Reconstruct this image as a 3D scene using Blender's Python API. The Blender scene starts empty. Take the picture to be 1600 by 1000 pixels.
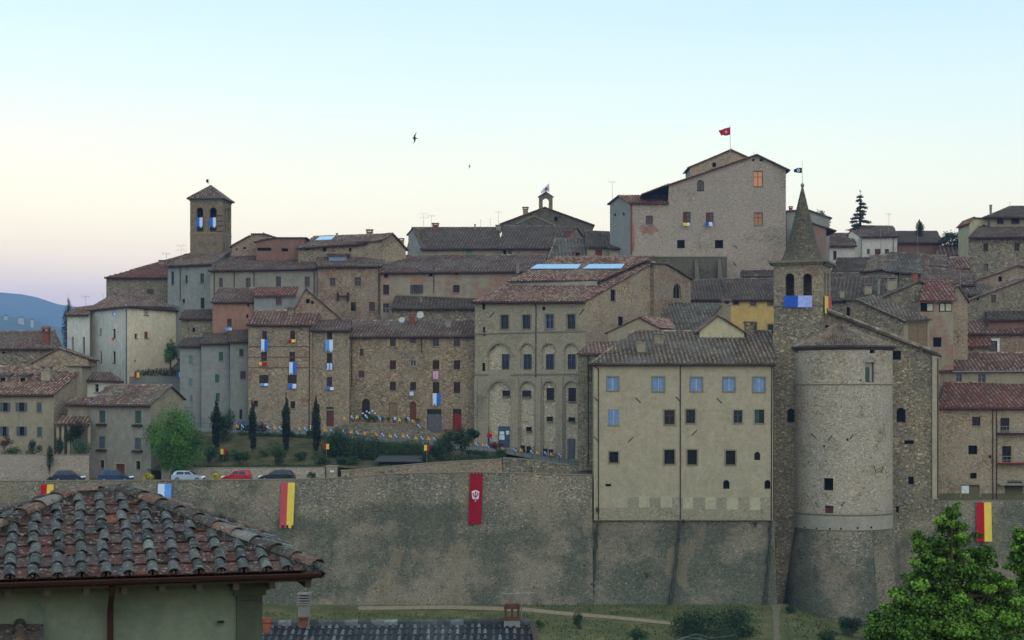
HAZE = 1.9e-4
WEST = 2.15
import bpy, math, random
import numpy as np
from mathutils import Vector as V, Matrix
from mathutils.geometry import tessellate_polygon
random.seed(11); rng = np.random.default_rng(5)
S = bpy.context.scene
COL = S.collection
F, CX, H0, ZC = 2500.0, 800.0, 620.0, 30.0
R = math.radians

def W(px, py, Y): return V(((px-CX)/F*Y, Y, ZC+(H0-py)/F*Y))

# ------------------------------------------------------------------ materials
MATS = {}
def hexc(h):
    h = h.lstrip('#'); c = [int(h[i:i+2], 16)/255 for i in (0, 2, 4)]
    return tuple([(x/12.92 if x <= .04045 else ((x+.055)/1.055)**2.4) for x in c]+[1])
class NB:
    def __init__(s, name):
        m = bpy.data.materials.new(name); m.use_nodes = True; s.m = m; s.t = m.node_tree
        s.p = s.t.nodes['Principled BSDF']; s.p.inputs['Roughness'].default_value = .95
        s.p.inputs['Specular IOR Level'].default_value = .15
        MATS[name] = m
    def n(s, typ, **kw):
        o = s.t.nodes.new(typ)
        for k, v in kw.items():
            if k in o.inputs: o.inputs[k].default_value = v
            else: setattr(o, k, v)
        return o
    def l(s, a, b): s.t.links.new(a, b)
    def coord(s, sc=(1, 1, 1)):
        tc = s.n('ShaderNodeTexCoord'); mp = s.n('ShaderNodeMapping'); mp.inputs['Scale'].default_value = sc
        s.l(tc.outputs['Object'], mp.inputs['Vector']); return mp.outputs['Vector']
    def noise(s, vec, scale, detail=3, rough=.6):
        o = s.n('ShaderNodeTexNoise'); o.inputs['Scale'].default_value = scale
        o.inputs['Detail'].default_value = detail; o.inputs['Roughness'].default_value = rough
        if vec is not None: s.l(vec, o.inputs['Vector'])
        return o.outputs['Fac']
    def ramp(s, fac, stops, interp='LINEAR'):
        o = s.n('ShaderNodeValToRGB'); cr = o.color_ramp; cr.interpolation = interp
        while len(cr.elements) < len(stops): cr.elements.new(.5)
        for e, (p, c) in zip(cr.elements, stops):
            e.position = p; e.color = c if len(c) == 4 else (*c, 1)
        s.l(fac, o.inputs['Fac']); return o.outputs['Color']
    def mix(s, fac, a, b, mode='MIX'):
        o = s.n('ShaderNodeMix'); o.data_type = 'RGBA'; o.blend_type = mode
        for inp, x in ((o.inputs[0], fac), (o.inputs[6], a), (o.inputs[7], b)):
            if isinstance(x, (int, float)): inp.default_value = x
            elif isinstance(x, tuple): inp.default_value = x
            else: s.l(x, inp)
        return o.outputs[2]
    def bump(s, h, strength=.5, dist=.05):
        o = s.n('ShaderNodeBump'); o.inputs['Strength'].default_value = strength; o.inputs['Distance'].default_value = dist
        s.l(h, o.inputs['Height']); s.l(o.outputs['Normal'], s.p.inputs['Normal'])
    def out(s, c): s.l(c, s.p.inputs['Base Color'])

def g(v): return (v, v, v, 1)
def mul(c, k): return tuple([min(1, x*k) for x in c[:3]]+[1])

def flat(name, h, rough=.8, k=1, metal=0, var=.18):
    b = NB(name); c = mul(hexc(h), k)
    v = b.coord(); n = b.noise(v, 2.3, 3)
    b.out(b.ramp(n, [(.3, mul(c, 1-var)), (.7, mul(c, 1+var))])); b.p.inputs['Roughness'].default_value = rough
    b.p.inputs['Metallic'].default_value = metal
    return b.m

def soft(c, a=.18):
    l = c[0]*.3+c[1]*.6+c[2]*.1
    return (c[0]*(1-a)+l*1.09*a, c[1]*(1-a)+l*.985*a, c[2]*(1-a)+l*.93*a, 1)
def stone(name, h, pale=1.9, dark=.35, scale=3.2, patch=None, pamt=.5, pscale=.16, red=0, green=0.0, k=1.0, contrast=.85, moss=0):
    """rubble wall: every stone its own tone, mortar between, optional plaster patches"""
    b = NB(name); c = soft(mul(hexc(h), k*1.1))
    v = b.coord((1, 1, 1.55))
    # warp a little so that courses are uneven
    vo = b.n('ShaderNodeTexVoronoi'); vo.inputs['Scale'].default_value = scale; vo.inputs['Randomness'].default_value = .9
    b.l(v, vo.inputs['Vector'])
    sep = b.n('ShaderNodeSeparateColor'); b.l(vo.outputs['Color'], sep.inputs[0])
    lo = 1-(1-dark)*contrast; hi = 1+(pale-1)*contrast
    st = b.ramp(sep.outputs[0], [(0, mul(c, lo)), (.16, mul(c, .72)), (.5, mul(c, .95)), (.82, mul(c, 1.2)), (.93, mul(c, hi*.85)), (1, mul(c, hi))])
    warm = b.mix(sep.outputs[1], (.95, 1.0, 1.06, 1), (1.1, .98, .86, 1))
    st = b.mix(1.0, st, warm, 'MULTIPLY')
    ve = b.n('ShaderNodeTexVoronoi', feature='DISTANCE_TO_EDGE'); ve.inputs['Scale'].default_value = scale; ve.inputs['Randomness'].default_value = .9
    b.l(v, ve.inputs['Vector'])
    mo = b.ramp(ve.outputs['Distance'], [(.0, g(1)), (.09, g(0))])
    col = b.mix(mo, st, mul(c, .76))
    v1 = b.coord((1, 1, .8))
    # broad weathering tones
    n1 = b.noise(v1, .12, 4, .65)
    w = b.ramp(n1, [(.32, (.72, .78, .78, 1)), (.5, (.98, .98, .96, 1)), (.68, (1.22, 1.15, 1.02, 1))])
    col = b.mix(1.0, col, w, 'MULTIPLY')
    if red:
        nr = b.noise(b.coord((1, 1, 1.3)), .33, 4, .6)
        rf = b.ramp(nr, [(.60-red*.1, g(0)), (.66-red*.1, g(.75))])
        rb = b.mix(sep.outputs[2], mul(hexc('#8f6654'), .85), mul(hexc('#7f6454'), .9))
        col = b.mix(rf, col, rb)
    if green:
        ng = b.noise(v1, .21, 5, .65)
        gf = b.ramp(ng, [(.5, g(0)), (.7, g(green))])
        col = b.mix(gf, col, mul(hexc('#3c4838'), .9))
    if moss:
        tcm = b.n('ShaderNodeTexCoord'); sz = b.n('ShaderNodeSeparateXYZ'); b.l(tcm.outputs['Object'], sz.inputs[0])
        nm = b.noise(b.coord((.6, 1, 1.0)), .11, 6, .62)
        mm = b.n('ShaderNodeMath', operation='MULTIPLY_ADD'); mm.inputs[1].default_value = -.022; b.l(sz.outputs['Z'], mm.inputs[0]); b.l(nm, mm.inputs[2])
        col = b.mix(b.ramp(mm.outputs[0], [(.12, g(0)), (.25, g(moss))]), col, mul(hexc('#474f42'), .95))
        rs_ = b.noise(b.coord((1.1, 1, .05)), 1.0, 5, .75); col = b.mix(b.ramp(rs_, [(.55, g(0)), (.68, g(.55))]), col, mul(hexc('#4a4c40'), 1))
        vb = b.n('ShaderNodeTexVoronoi'); vb.inputs['Scale'].default_value = 2.1; b.l(b.coord((1, 1, 1.4)), vb.inputs['Vector']); sb = b.n('ShaderNodeSeparateColor'); b.l(vb.outputs['Color'], sb.inputs[0])
        cd = b.n('ShaderNodeMath', operation='LESS_THAN'); cd.inputs[1].default_value = .23; b.l(vb.outputs['Distance'], cd.inputs[0]); cs = b.n('ShaderNodeMath', operation='GREATER_THAN'); cs.inputs[1].default_value = .8; b.l(sb.outputs[0], cs.inputs[0])
        cm = b.n('ShaderNodeMath', operation='MULTIPLY'); b.l(cd.outputs[0], cm.inputs[0]); b.l(cs.outputs[0], cm.inputs[1]); cm2 = b.n('ShaderNodeMath', operation='MULTIPLY'); cm2.inputs[1].default_value = .6; b.l(cm.outputs[0], cm2.inputs[0])
        col = b.mix(cm2.outputs[0], col, b.mix(sb.outputs[1], mul(hexc('#a39c88'), 1.1), mul(hexc('#38382f'), 1)))
        rp_ = b.noise(b.coord((1, 1, .5)), .19, 3, .5); col = b.mix(b.ramp(rp_, [(.6, g(0)), (.625, g(.5))]), col, mul(hexc('#847761'), 1))
    h1 = b.noise(b.coord(), 9, 3)
    if patch:
        pc = soft(mul(hexc(patch), k*1.1))
        np_ = b.noise(b.coord((1, 1, 1.1)), pscale, 6, .68)
        pf = b.ramp(np_, [(.54-pamt*.13, g(0)), (.66-pamt*.13, g(.72))])
        pcv = b.ramp(h1, [(.3, mul(pc, .82)), (.7, mul(pc, 1.12))])
        col = b.mix(pf, col, pcv)
    fine = b.ramp(h1, [(.3, g(.8)), (.7, g(1.14))])
    col = b.mix(1.0, col, fine, 'MULTIPLY'); col = speck(b, col, .8*contrast)
    b.out(col)
    b.bump(ve.outputs['Distance'], .55, .12)
    return b.m

def speck(b, col, amt, sc=6.5):
    vo = b.n('ShaderNodeTexVoronoi'); vo.inputs['Scale'].default_value = sc; b.l(b.coord((1, 1, 1.3)), vo.inputs['Vector'])
    sp = b.n('ShaderNodeSeparateColor'); b.l(vo.outputs['Color'], sp.inputs[0])
    f = b.ramp(sp.outputs[0], [(0, g(max(.1, 1-.85*amt))), (.05, g(1-.5*amt)), (.12, g(1)), (.88, g(1)), (.95, g(1+.4*amt)), (1, g(1+.9*amt))])
    return b.mix(1.0, col, f, 'MULTIPLY')
def plaster(name, h, var=.16, spk=.12, stain='#7c7a66', samt=.4, stone_h=None, stamt=.3, red=0, k=1.0, streak=.25):
    b = NB(name); c = mul(hexc(h), k)
    v = b.coord(); n = b.noise(v, .35, 6, .7)
    col = b.ramp(n, [(.3, mul(c, 1-var)), (.5, c), (.7, mul(c, 1+var*.7))])
    sv = b.coord((1.6, 1.6, .12)); ns = b.noise(sv, 1.0, 4, .7)
    sf = b.ramp(ns, [(.5, g(0)), (.78, g(samt))])
    col = b.mix(sf, col, mul(hexc(stain), k))
    if stone_h:
        vs = b.coord((1, 1, 1.5)); vo = b.n('ShaderNodeTexVoronoi'); vo.inputs['Scale'].default_value = 3.4
        b.l(vs, vo.inputs['Vector']); sep = b.n('ShaderNodeSeparateColor'); b.l(vo.outputs['Color'], sep.inputs[0])
        sc = mul(hexc(stone_h), k)
        st = b.ramp(sep.outputs[0], [(0, mul(sc, .45)), (.5, mul(sc, .9)), (1, mul(sc, 1.6))])
        nn = b.noise(v, .22, 6, .7)
        f = b.ramp(nn, [(.66-stamt*.25, g(0)), (.7-stamt*.25, g(.9))])
        col = b.mix(f, col, st)
    if red:
        nn = b.noise(b.coord((1, 1, 1.8)), .3, 5, .65)
        f = b.ramp(nn, [(.66-red*.2, g(0)), (.74-red*.2, g(.6))])
        col = b.mix(f, col, mul(hexc('#946656'), k))
    nf = b.noise(v, 5, 4, .7)
    col = b.mix(1.0, col, b.ramp(nf, [(.3, g(.86)), (.7, g(1.1))]), 'MULTIPLY'); nm_ = b.noise(v, 1.3, 5, .75); col = b.mix(1.0, col, b.ramp(nm_, [(.3, (.8, .82, .82, 1)), (.7, (1.16, 1.14, 1.1, 1))]), 'MULTIPLY'); col = speck(b, col, spk, 5) if spk else col
    b.out(col); b.bump(nf, .25, .03)
    return b.m

def tiles(name, ca, cb, cc, lichen='#8b8f86', lam=.35, k=1.0):
    """barrel tile roof: face attribute tint picks each tile's tone, moss and lichen in patches"""
    b = NB(name)
    at = b.n('ShaderNodeAttribute', attribute_name='tint')
    k = k*1.02
    t = b.ramp(at.outputs['Fac'], [(0, mul(hexc(ca), k*.55)), (.3, mul(hexc(ca), k)), (.55, mul(hexc(cb), k)), (.8, mul(hexc(cc), k)), (.97, mul(hexc(lichen), k)), (1, mul(hexc(lichen), k*1.35))])
    v = b.coord()
    n1 = b.noise(v, .22, 5, .65)
    t = b.mix(b.ramp(n1, [(.42, g(0)), (.66, g(lam))]), t, mul(hexc(lichen), k*.8))
    n2 = b.noise(v, .5, 4, .7)
    t = b.mix(1.0, t, b.ramp(n2, [(.3, (.7, .74, .76, 1)), (.7, (1.2, 1.14, 1.08, 1))]), 'MULTIPLY')
    n3 = b.noise(v, 7, 3)
    t = b.mix(1.0, t, b.ramp(n3, [(.3, g(.72)), (.7, g(1.25))]), 'MULTIPLY')
    b.out(t); b.bump(n3, .3, .02)
    return b.m

def leafm(name, c0, c1, k=1.0, trans=.15):
    b = NB(name)
    at = b.n('ShaderNodeAttribute', attribute_name='tint')
    b.out(b.ramp(at.outputs['Fac'], [(0, mul(hexc(c0), k)), (1, mul(hexc(c1), k))]))
    b.p.inputs['Roughness'].default_value = .6
    return b.m

def glass(name, h='#14171a', rough=.12):
    b = NB(name); b.p.inputs['Base Color'].default_value = hexc(h)
    b.p.inputs['Roughness'].default_value = rough; b.p.inputs['Specular IOR Level'].default_value = .5
    return b.m
def emit(name, h, st):
    b = NB(name); b.p.inputs['Base Color'].default_value = hexc(h)
    b.p.inputs['Emission Color'].default_value = hexc(h); b.p.inputs['Emission Strength'].default_value = st
    return b.m

K = 1.0
# stones
stone('wall_rubble', '#7d796a', scale=4.8, green=.25, moss=.7, pale=2.3, dark=.4, patch='#857b68', pamt=.5, pscale=.12, k=K)
stone('st_beige', '#857860', scale=3.6, patch='#8d8069', pamt=.45, pscale=.3, k=K)
stone('st_beige2', '#877b66', scale=3.4, patch='#8b8069', pamt=.8, pscale=.25, red=.25, k=K)
stone('st_grey', '#77725f', scale=3.2, green=.35, patch='#77725f', pamt=.5, pscale=.2, k=K)
stone('st_dark', '#7a7462', scale=3.4, green=.35, red=0, pale=2.2, k=K)
stone('st_palazzo', '#8f8670', scale=3.4, green=.3, patch='#8f8771', pamt=1.3, pscale=.2, contrast=.45, k=1.08)
stone('st_niche', '#ada288', scale=3.2, patch='#a9a087', pamt=1.1, pscale=.3, contrast=.8, k=K)
stone('st_tower', '#756a54', scale=2.4, contrast=.55, red=.25, patch='#74694f', pamt=1.0, pscale=.3, k=K)
stone('st_castle', '#857b6d', scale=3.2, patch='#938a7c', pamt=1.5, pscale=.14, contrast=.65, red=.25, k=1.1)
stone('st_apse', '#978f7b', scale=3.2, patch='#a19a8a', pamt=1.2, pscale=.3, pale=1.5, dark=.3, k=K)
stone('st_red', '#84705c', scale=3.3, patch='#8b806a', pamt=.9, pscale=.3, red=.75, k=K)
stone('st_tan', '#8d7f66', scale=3.2, patch='#968971', pamt=1.1, pscale=.2, red=.35, k=K)
stone('st_plinth', '#8b8670', scale=3.4, contrast=.5, patch='#8f8a74', pamt=1.2, pscale=.4, k=K)
# plasters
plaster('pl_cream', '#a19984', var=.14, samt=.25, k=K)
plaster('pl_blue_shade', '#868b86', k=K)  # cool shade of left-facing walls put into the plaster colour
plaster('pl_white', '#b5b2a2', samt=.2, k=K)
plaster('pl_convent_shade', '#c4c6bc', samt=.25, k=K)  # bluish shade on the convent's left side put into the colour
plaster('pl_convent_lit', '#ddd5bb', samt=.25, k=K)  # warm light on the convent's right face put into the colour
plaster('pl_grey', '#858379', samt=.45, k=K)
plaster('pl_bluegrey', '#818684', samt=.5, stone_h='#6d6a5d', stamt=.2, k=K)
plaster('pl_bluegrey2', '#797d78', samt=.5, stone_h='#6d6a5d', stamt=.35, k=K)
plaster('pl_pink', '#8f6e5e', samt=.35, stone_h='#857865', stamt=.4, k=K)
plaster('pl_pinkpatch', '#8f8877', samt=.3, red=.95, k=K)
plaster('pl_beige', '#918a76', samt=.35, stone_h='#857b66', stamt=.3, k=K)
plaster('pl_yellow', '#c0a466', samt=.15, k=K)
plaster('pl_paleyellow', '#b0ab8c', samt=.15, k=K)
plaster('pl_white2', '#b9b8b2', samt=.1, k=K)
plaster('pl_blockgrey', '#85816f', samt=.4, k=K)
plaster('pl_blocklight', '#a8a48c', samt=.15, k=K)
plaster('pl_fore', '#757e6f', spk=0, samt=.35, stain='#5c6455', k=1.0)
plaster('pl_forepier', '#4c5348', spk=0, samt=.3, k=1.0)
plaster('pl_band', '#97948a', samt=.3, k=K)
plaster('pl_rustpatch', '#957064', samt=.3, var=.3); plaster('pl_rust', '#7b5e54', samt=.3, k=K); plaster('pl_brownpink', '#7f6a60', samt=.3)
plaster('pl_castle_low', '#5b584d', samt=.5, stone_h='#57523f', stamt=.6, k=K)
# roofs
tiles('ro_brown', '#57453e', '#6a544b', '#826858', k=K, lam=.35)
tiles('ro_grey', '#51483f', '#60564c', '#7a6e60', k=K, lam=.5)
tiles('ro_red', '#6b4138', '#7e5144', '#94705f', k=K, lam=.12)
tiles('ro_mix', '#5b4138', '#7b5649', '#99806f', k=K, lam=.3, lichen='#a3998a')
tiles('ro_dark', '#4c433c', '#5b5048', '#736456', k=K, lam=.35, lichen='#7c786c')
tiles('ro_tower', '#564a3f', '#6f6050', '#948069', k=K, lam=.4)
stone('spire', '#5e5748', scale=3.6, contrast=.8, green=.3)
# woods, metal, misc
flat('sh_brown', '#3a2c28'); flat('sh_red', '#6d342c'); flat('sh_green', '#2f6150'); flat('sh_greengrey', '#39504c')
flat('sh_blue', '#6d8bb5', .7); flat('sh_bluegrey', '#4d5a63'); flat('sh_grey', '#5b5c58'); flat('sh_teal', '#5d8278')
flat('sh_palered', '#84453c'); flat('sh_yellowish', '#9c8d5c'); flat('fr_dark', '#2b2522'); flat('fr_white', '#a6a79f'); flat('fr_wood', '#5a4636')
flat('dr_red', '#7c2a26'); flat('dr_brown', '#5e3a2a'); flat('dr_grey', '#5a5d60'); flat('dr_blue', '#46566a'); flat('dr_tan', '#7a6a52')
flat('stone_trim', '#7e7966', k=1.0); flat('stone_trim_pale', '#948e7b'); flat('soffit', '#4a4038'); flat('brick', '#6f463b', var=.3); flat('brick_dull', '#5c4038', var=.35); flat('terracotta', '#8c5242', var=.25)
flat('cement', '#7d7d76', var=.2); flat('metal_dark', '#2e2f30', .5, metal=.6); flat('metal_grey', '#8b8f92', .45, metal=.5); flat('copper', '#3a241e', .5)
flat('white_paint', '#cfd2d2', .6); flat('sat', '#b9bdbb', .5); flat('panel_white', '#c6cfd2')
flat('f_blue', '#2f6bc9', .8, var=.1); flat('f_lblue', '#5f97dd', .8, var=.1); flat('f_white', '#c3d2ea', .8, var=.06); flat('f_red', '#a80f22', .8, var=.1); flat('f_yellow', '#d8c050', .8, var=.08)
flat('f_rose', '#b44a52', .8, var=.08); flat('f_deepred', '#8a0a20', .8, var=.1); flat('f_pink', '#c59ab4', .8); flat('f_black', '#131416', .8); flat('f_orange', '#e08a4e', .8)
flat('f_brightblue', '#2c58b4', .8); flat('f_violet', '#9dabe6', .8)
grassm0 = None; flat('moss_damp', '#3a3f38', .95, var=.45); flat('asphalt', '#4f5150', .95); flat('lane', '#6b6e6a', .95, var=.2); flat('dirt_path', '#8a7f68', .95, var=.3); flat('dirt_dark', '#6a6552', .95, var=.35); flat('trunk', '#4d4436', .95, var=.3); flat('trunk_pale', '#85806f', .95, var=.2)
flat('tyre', '#0d0d0e', .9); flat('rim', '#84888c', .4, metal=.6); flat('bird', '#1f2426'); flat('painted_dark', '#040404')  # near-black stands in for the dark inside openings and holes
flat('skylight', '#8fc0e0', .15); flat('emblem_white', '#d5d2e2'); flat('lamp_glass', '#dfe8f0', .3)
flat('rope', '#62787d'); flat('shed_grey', '#3c4244'); flat('far_wall', '#b0a598')
glass('glass'); glass('glass_sky', '#22303c', .05); glass('car_glass', '#1b2a36', .08)
MATS['skylight'].node_tree.nodes['Principled BSDF'].inputs['Metallic'].default_value = .75
emit('glow_warm', '#c08a68', .17); emit('glow_dim', '#9a7458', .12); emit('head_lamp', '#dfeaf5', .25); emit('far_lamp', '#ffd9d0', 1.1)  # warm and dim emitters give castle panes a weak orange glow
for nm, h in (('car_navy', '#1b2c44'), ('car_blue', '#1f3a60'), ('car_silver', '#9fb0c4'), ('car_red', '#b01626'), ('car_dark', '#182534')):
    b = NB(nm); b.p.inputs['Base Color'].default_value = hexc(h); b.p.inputs['Roughness'].default_value = .3
    b.p.inputs['Metallic'].default_value = .25; b.p.inputs['Coat Weight'].default_value = .5; b.p.inputs['Specular IOR Level'].default_value = .5
leafm('lf_tree', '#243f1e', '#5b8a38', 1.0); leafm('lf_cypress', '#101c12', '#24381f'); leafm('lf_dark', '#16261a', '#36552e')
leafm('lf_fore', '#233f18', '#76a03a', 1.0); leafm('lf_hedge', '#20341c', '#3c5a2a'); leafm('lf_yellow', '#7d7a20', '#d2c83c'); leafm('lf_fir', '#1b2a24', '#37493c')
leafm('lf_grape', '#2c4a32', '#4f7355'); leafm('lf_rust', '#3a1d18', '#70362a')
leafm('lf_flower', '#27401f', '#4a6a30')
def grassm(name, cs, sc=.3):
    b = NB(name); v = b.coord(); n = b.noise(v, sc, 6, .7); n2 = b.noise(v, 4.5, 4, .7)
    c = b.ramp(n, [(.3, hexc(cs[0])), (.5, hexc(cs[1])), (.68, hexc(cs[2]))])
    b.out(b.mix(1.0, c, b.ramp(n2, [(.3, g(.7)), (.7, g(1.3))]), 'MULTIPLY')); b.bump(n2, .5, .1); return b.m
grassm('grass', ('#434a2e', '#575a38', '#6e6847')); grassm('grass_garden', ('#2c3420', '#474a2e', '#635c42'), .5)
grassm('earth', ('#4a4a34', '#57543c', '#666049'), .05); grassm('hill', ('#3c4d46', '#4c5c50', '#66705e'), .004)

# ------------------------------------------------------------------ mesh builder
class MB:
    def __init__(s): s.v = []; s.f = []; s.t = []; s.m = []; s.ml = []
    def mat(s, name):
        if name not in s.ml: s.ml.append(name)
        return s.ml.index(name)
    def poly(s, pts, tint=.4, mat=None):
        i = len(s.v); s.v += [tuple(p) for p in pts]; s.f.append(tuple(range(i, i+len(pts)))); s.t.append(tint)
        s.m.append(0 if mat is None else s.mat(mat))
    def box8(s, lo, hi, mat=None, tint=.4):
        """lo, hi: two lists of 4 points (bottom ring and top ring)"""
        i = len(s.v); s.v += [tuple(p) for p in lo]+[tuple(p) for p in hi]
        fs = [(3, 2, 1, 0), (4, 5, 6, 7), (0, 1, 5, 4), (1, 2, 6, 5), (2, 3, 7, 6), (3, 0, 4, 7)]
        for f in fs: s.f.append(tuple(i+j for j in f)); s.t.append(tint); s.m.append(0 if mat is None else s.mat(mat))
    def obox(s, o, a, b, c, mat=None, tint=.4):
        """box from corner o along vectors a, b, c"""
        o, a, b, c = V(o), V(a), V(b), V(c)
        s.box8([o, o+a, o+a+b, o+b], [o+c, o+a+c, o+a+b+c, o+b+c], mat, tint)
    def box(s, c, d, mat=None, tint=.4):
        c, d = V(c), V(d); s.obox(c-d/2, (d.x, 0, 0), (0, d.y, 0), (0, 0, d.z), mat, tint)
    def tube(s, p, q, r0, r1=None, n=8, mat=None, tint=.4, cap=True):
        p, q = V(p), V(q); r1 = r0 if r1 is None else r1
        d = (q-p).normalized(); a = d.orthogonal().normalized(); b = d.cross(a)
        i = len(s.v)
        for c, r in ((p, r0), (q, r1)):
            for k in range(n):
                an = 2*math.pi*k/n; s.v.append(tuple(c+a*math.cos(an)*r+b*math.sin(an)*r))
        mi = 0 if mat is None else s.mat(mat)
        for k in range(n):
            s.f.append((i+k, i+(k+1) % n, i+n+(k+1) % n, i+n+k)); s.t.append(tint); s.m.append(mi)
        if cap:
            s.f.append(tuple(i+k for k in reversed(range(n)))); s.t.append(tint); s.m.append(mi)
            s.f.append(tuple(i+n+k for k in range(n))); s.t.append(tint); s.m.append(mi)
    def path(s, pts, rs, n=7, mat=None, tint=.4):
        for k in range(len(pts)-1): s.tube(pts[k], pts[k+1], rs[k], rs[k+1], n, mat, tint)
    def lathe(s, c, prof, n=24, mat=None, a0=0, a1=2*math.pi, tint=.4):
        """prof: list (r, z) around vertical axis at c"""
        c = V(c); i = len(s.v); full = abs(a1-a0-2*math.pi) < 1e-6; m = n if full else n+1
        for r, z in prof:
            for k in range(m):
                an = a0+(a1-a0)*k/n; s.v.append((c.x+r*math.cos(an), c.y+r*math.sin(an), c.z+z))
        mi = 0 if mat is None else s.mat(mat)
        for j in range(len(prof)-1):
            for k in range(n):
                k2 = (k+1) % m
                s.f.append((i+j*m+k, i+j*m+k2, i+(j+1)*m+k2, i+(j+1)*m+k)); s.t.append(tint); s.m.append(mi)
    def build(s, name, mat, parent=None, origin=None, smooth=False):
        me = bpy.data.meshes.new(name); o = bpy.data.objects.new(name, me); COL.objects.link(o)
        if parent is not None:
            off = ROOTLOC.get(parent.name, V((0, 0, 0)))
        else:
            off = V(origin) if origin is not None else V((0, 0, 0)); o.location = off
        ROOTLOC[o.name] = off
        vs = np.array(s.v, dtype=float).reshape(-1, 3)-np.array(off)
        me.from_pydata(vs.tolist(), [], s.f)
        for x in [mat]+s.ml[1:]: me.materials.append(MATS[x])
        me.polygons.foreach_set('material_index', s.m)
        at = me.attributes.new('tint', 'FLOAT', 'FACE'); at.data.foreach_set('value', s.t)
        if smooth: me.polygons.foreach_set('use_smooth', [True]*len(s.f))
        me.update()
        if parent is not None: o.parent = parent
        return o
ROOTLOC = {}
def MBd(default):
    m = MB(); m.ml = [default]; return m

def root(name, label, cat, loc, group=None):
    o = bpy.data.objects.new(name, None); COL.objects.link(o); o.location = loc; ROOTLOC[o.name] = V(loc)
    o.empty_display_size = .5
    o['label'] = label; o['category'] = cat
    if group: o['group'] = group
    return o
def tag(o, label, cat, group=None):
    o['label'] = label; o['category'] = cat
    if group: o['group'] = group
    return o
def structure(o): o['kind'] = 'structure'; return o
USED = {}

class VP:
    """vertical plane through two plan points, addressed by photograph pixel"""
    def __init__(s, A, B):
        s.A, s.B = V((A[0], A[1])), V((B[0], B[1])); s.u = (s.B-s.A).normalized()
        s.n = V((s.u.y, -s.u.x))       # outward
        if s.n.dot(-s.A) < 0: s.n = -s.n
    def Y(s, px):
        dx = (px-CX)/F; d = s.B-s.A
        # point t*(dx,1) on line A+k d
        den = dx*d.y-d.x; t = (s.A.x*d.y-s.A.y*d.x)/den
        return t
    def at(s, px, py, out=0):
        p = W(px, py, s.Y(px)); return p+V((s.n.x, s.n.y, 0))*out
    def uv(s, p): return ((p.x-s.A.x)*s.u.x+(p.y-s.A.y)*s.u.y, p.z)
    def p3(s, uv, out=0): return V((s.A.x+s.u.x*uv[0]+s.n.x*out, s.A.y+s.u.y*uv[0]+s.n.y*out, uv[1]))
    @property
    def n3(s): return V((s.n.x, s.n.y, 0))
    @property
    def u3(s): return V((s.u.x, s.u.y, 0))

def panel(mb, vp, poly3, holes=(), reveal=.28, tint=.4, mat=None):
    """planar wall with real openings: poly3 outer 3D pts, holes lists of 3D pts"""
    rings = [[vp.uv(p) for p in poly3]]+[[vp.uv(p) for p in h] for h in holes]
    # drop bad holes outside
    flat_ = [q for r in rings for q in r]
    tris = tessellate_polygon([[V((q[0], q[1], 0)) for q in r] for r in rings])
    base = len(mb.v); mb.v += [tuple(vp.p3(q)) for q in flat_]
    mi = 0 if mat is None else mb.mat(mat)
    for t in tris: mb.f.append(tuple(base+i for i in t)); mb.t.append(tint); mb.m.append(mi)
    for r in rings[1:]:
        for k in range(len(r)):
            a, b = r[k], r[(k+1) % len(r)]
            mb.poly([vp.p3(a), vp.p3(b), vp.p3(b, -reveal), vp.p3(a, -reveal)], tint, mat)

def arch_pts(vp, x0, y0, x1, y1, n=8, out=0):
    """3D points of a round-headed opening, counter-clockwise from bottom left"""
    bl, br, tl = vp.uv(vp.at(x0, y1)), vp.uv(vp.at(x1, y1)), vp.uv(vp.at(x0, y0))
    zt = vp.uv(vp.at((x0+x1)/2, y0))[1]; zb = (bl[1]+br[1])/2
    s0, s1 = bl[0], br[0]; r = abs(s1-s0)/2; c = (s0+s1)/2
    zs = max(zt-r, zb+.05); ry = zt-zs
    pts = [(s0, zb), (s1, zb)]
    for k in range(n+1):
        a = math.pi*k/n; pts.append((c+(s1-c)*math.cos(a), zs+ry*math.sin(a)))
    return [vp.p3(p, out) for p in pts]
def rect_pts(vp, x0, y0, x1, y1, out=0):
    a, b = vp.uv(vp.at(x0, y1)), vp.uv(vp.at(x1, y0))
    return [vp.p3(q, out) for q in ((a[0], a[1]), (b[0], a[1]), (b[0], b[1]), (a[0], b[1]))]

def ring(vp, mb, s0, z0, s1, z1, w, o0, o1, mat=None):
    """rectangular frame, border width w, between offsets o0..o1 (out positive)"""
    def bx(a0, b0, a1, b1):
        lo = [vp.p3((a0, b0), o0), vp.p3((a1, b0), o0), vp.p3((a1, b0), o1), vp.p3((a0, b0), o1)]
        hi = [vp.p3((a0, b1), o0), vp.p3((a1, b1), o0), vp.p3((a1, b1), o1), vp.p3((a0, b1), o1)]
        mb.box8(lo, hi, mat)
    bx(s0, z0, s0+w, z1); bx(s1-w, z0, s1, z1); bx(s0+w, z1-w, s1-w, z1); bx(s0+w, z0, s1-w, z0+w)
def slab(vp, mb, s0, z0, s1, z1, o0, o1, mat=None):
    lo = [vp.p3((s0, z0), o0), vp.p3((s1, z0), o0), vp.p3((s1, z0), o1), vp.p3((s0, z0), o1)]
    hi = [vp.p3((s0, z1), o0), vp.p3((s1, z1), o0), vp.p3((s1, z1), o1), vp.p3((s0, z1), o1)]
    mb.box8(lo, hi, mat)

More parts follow.
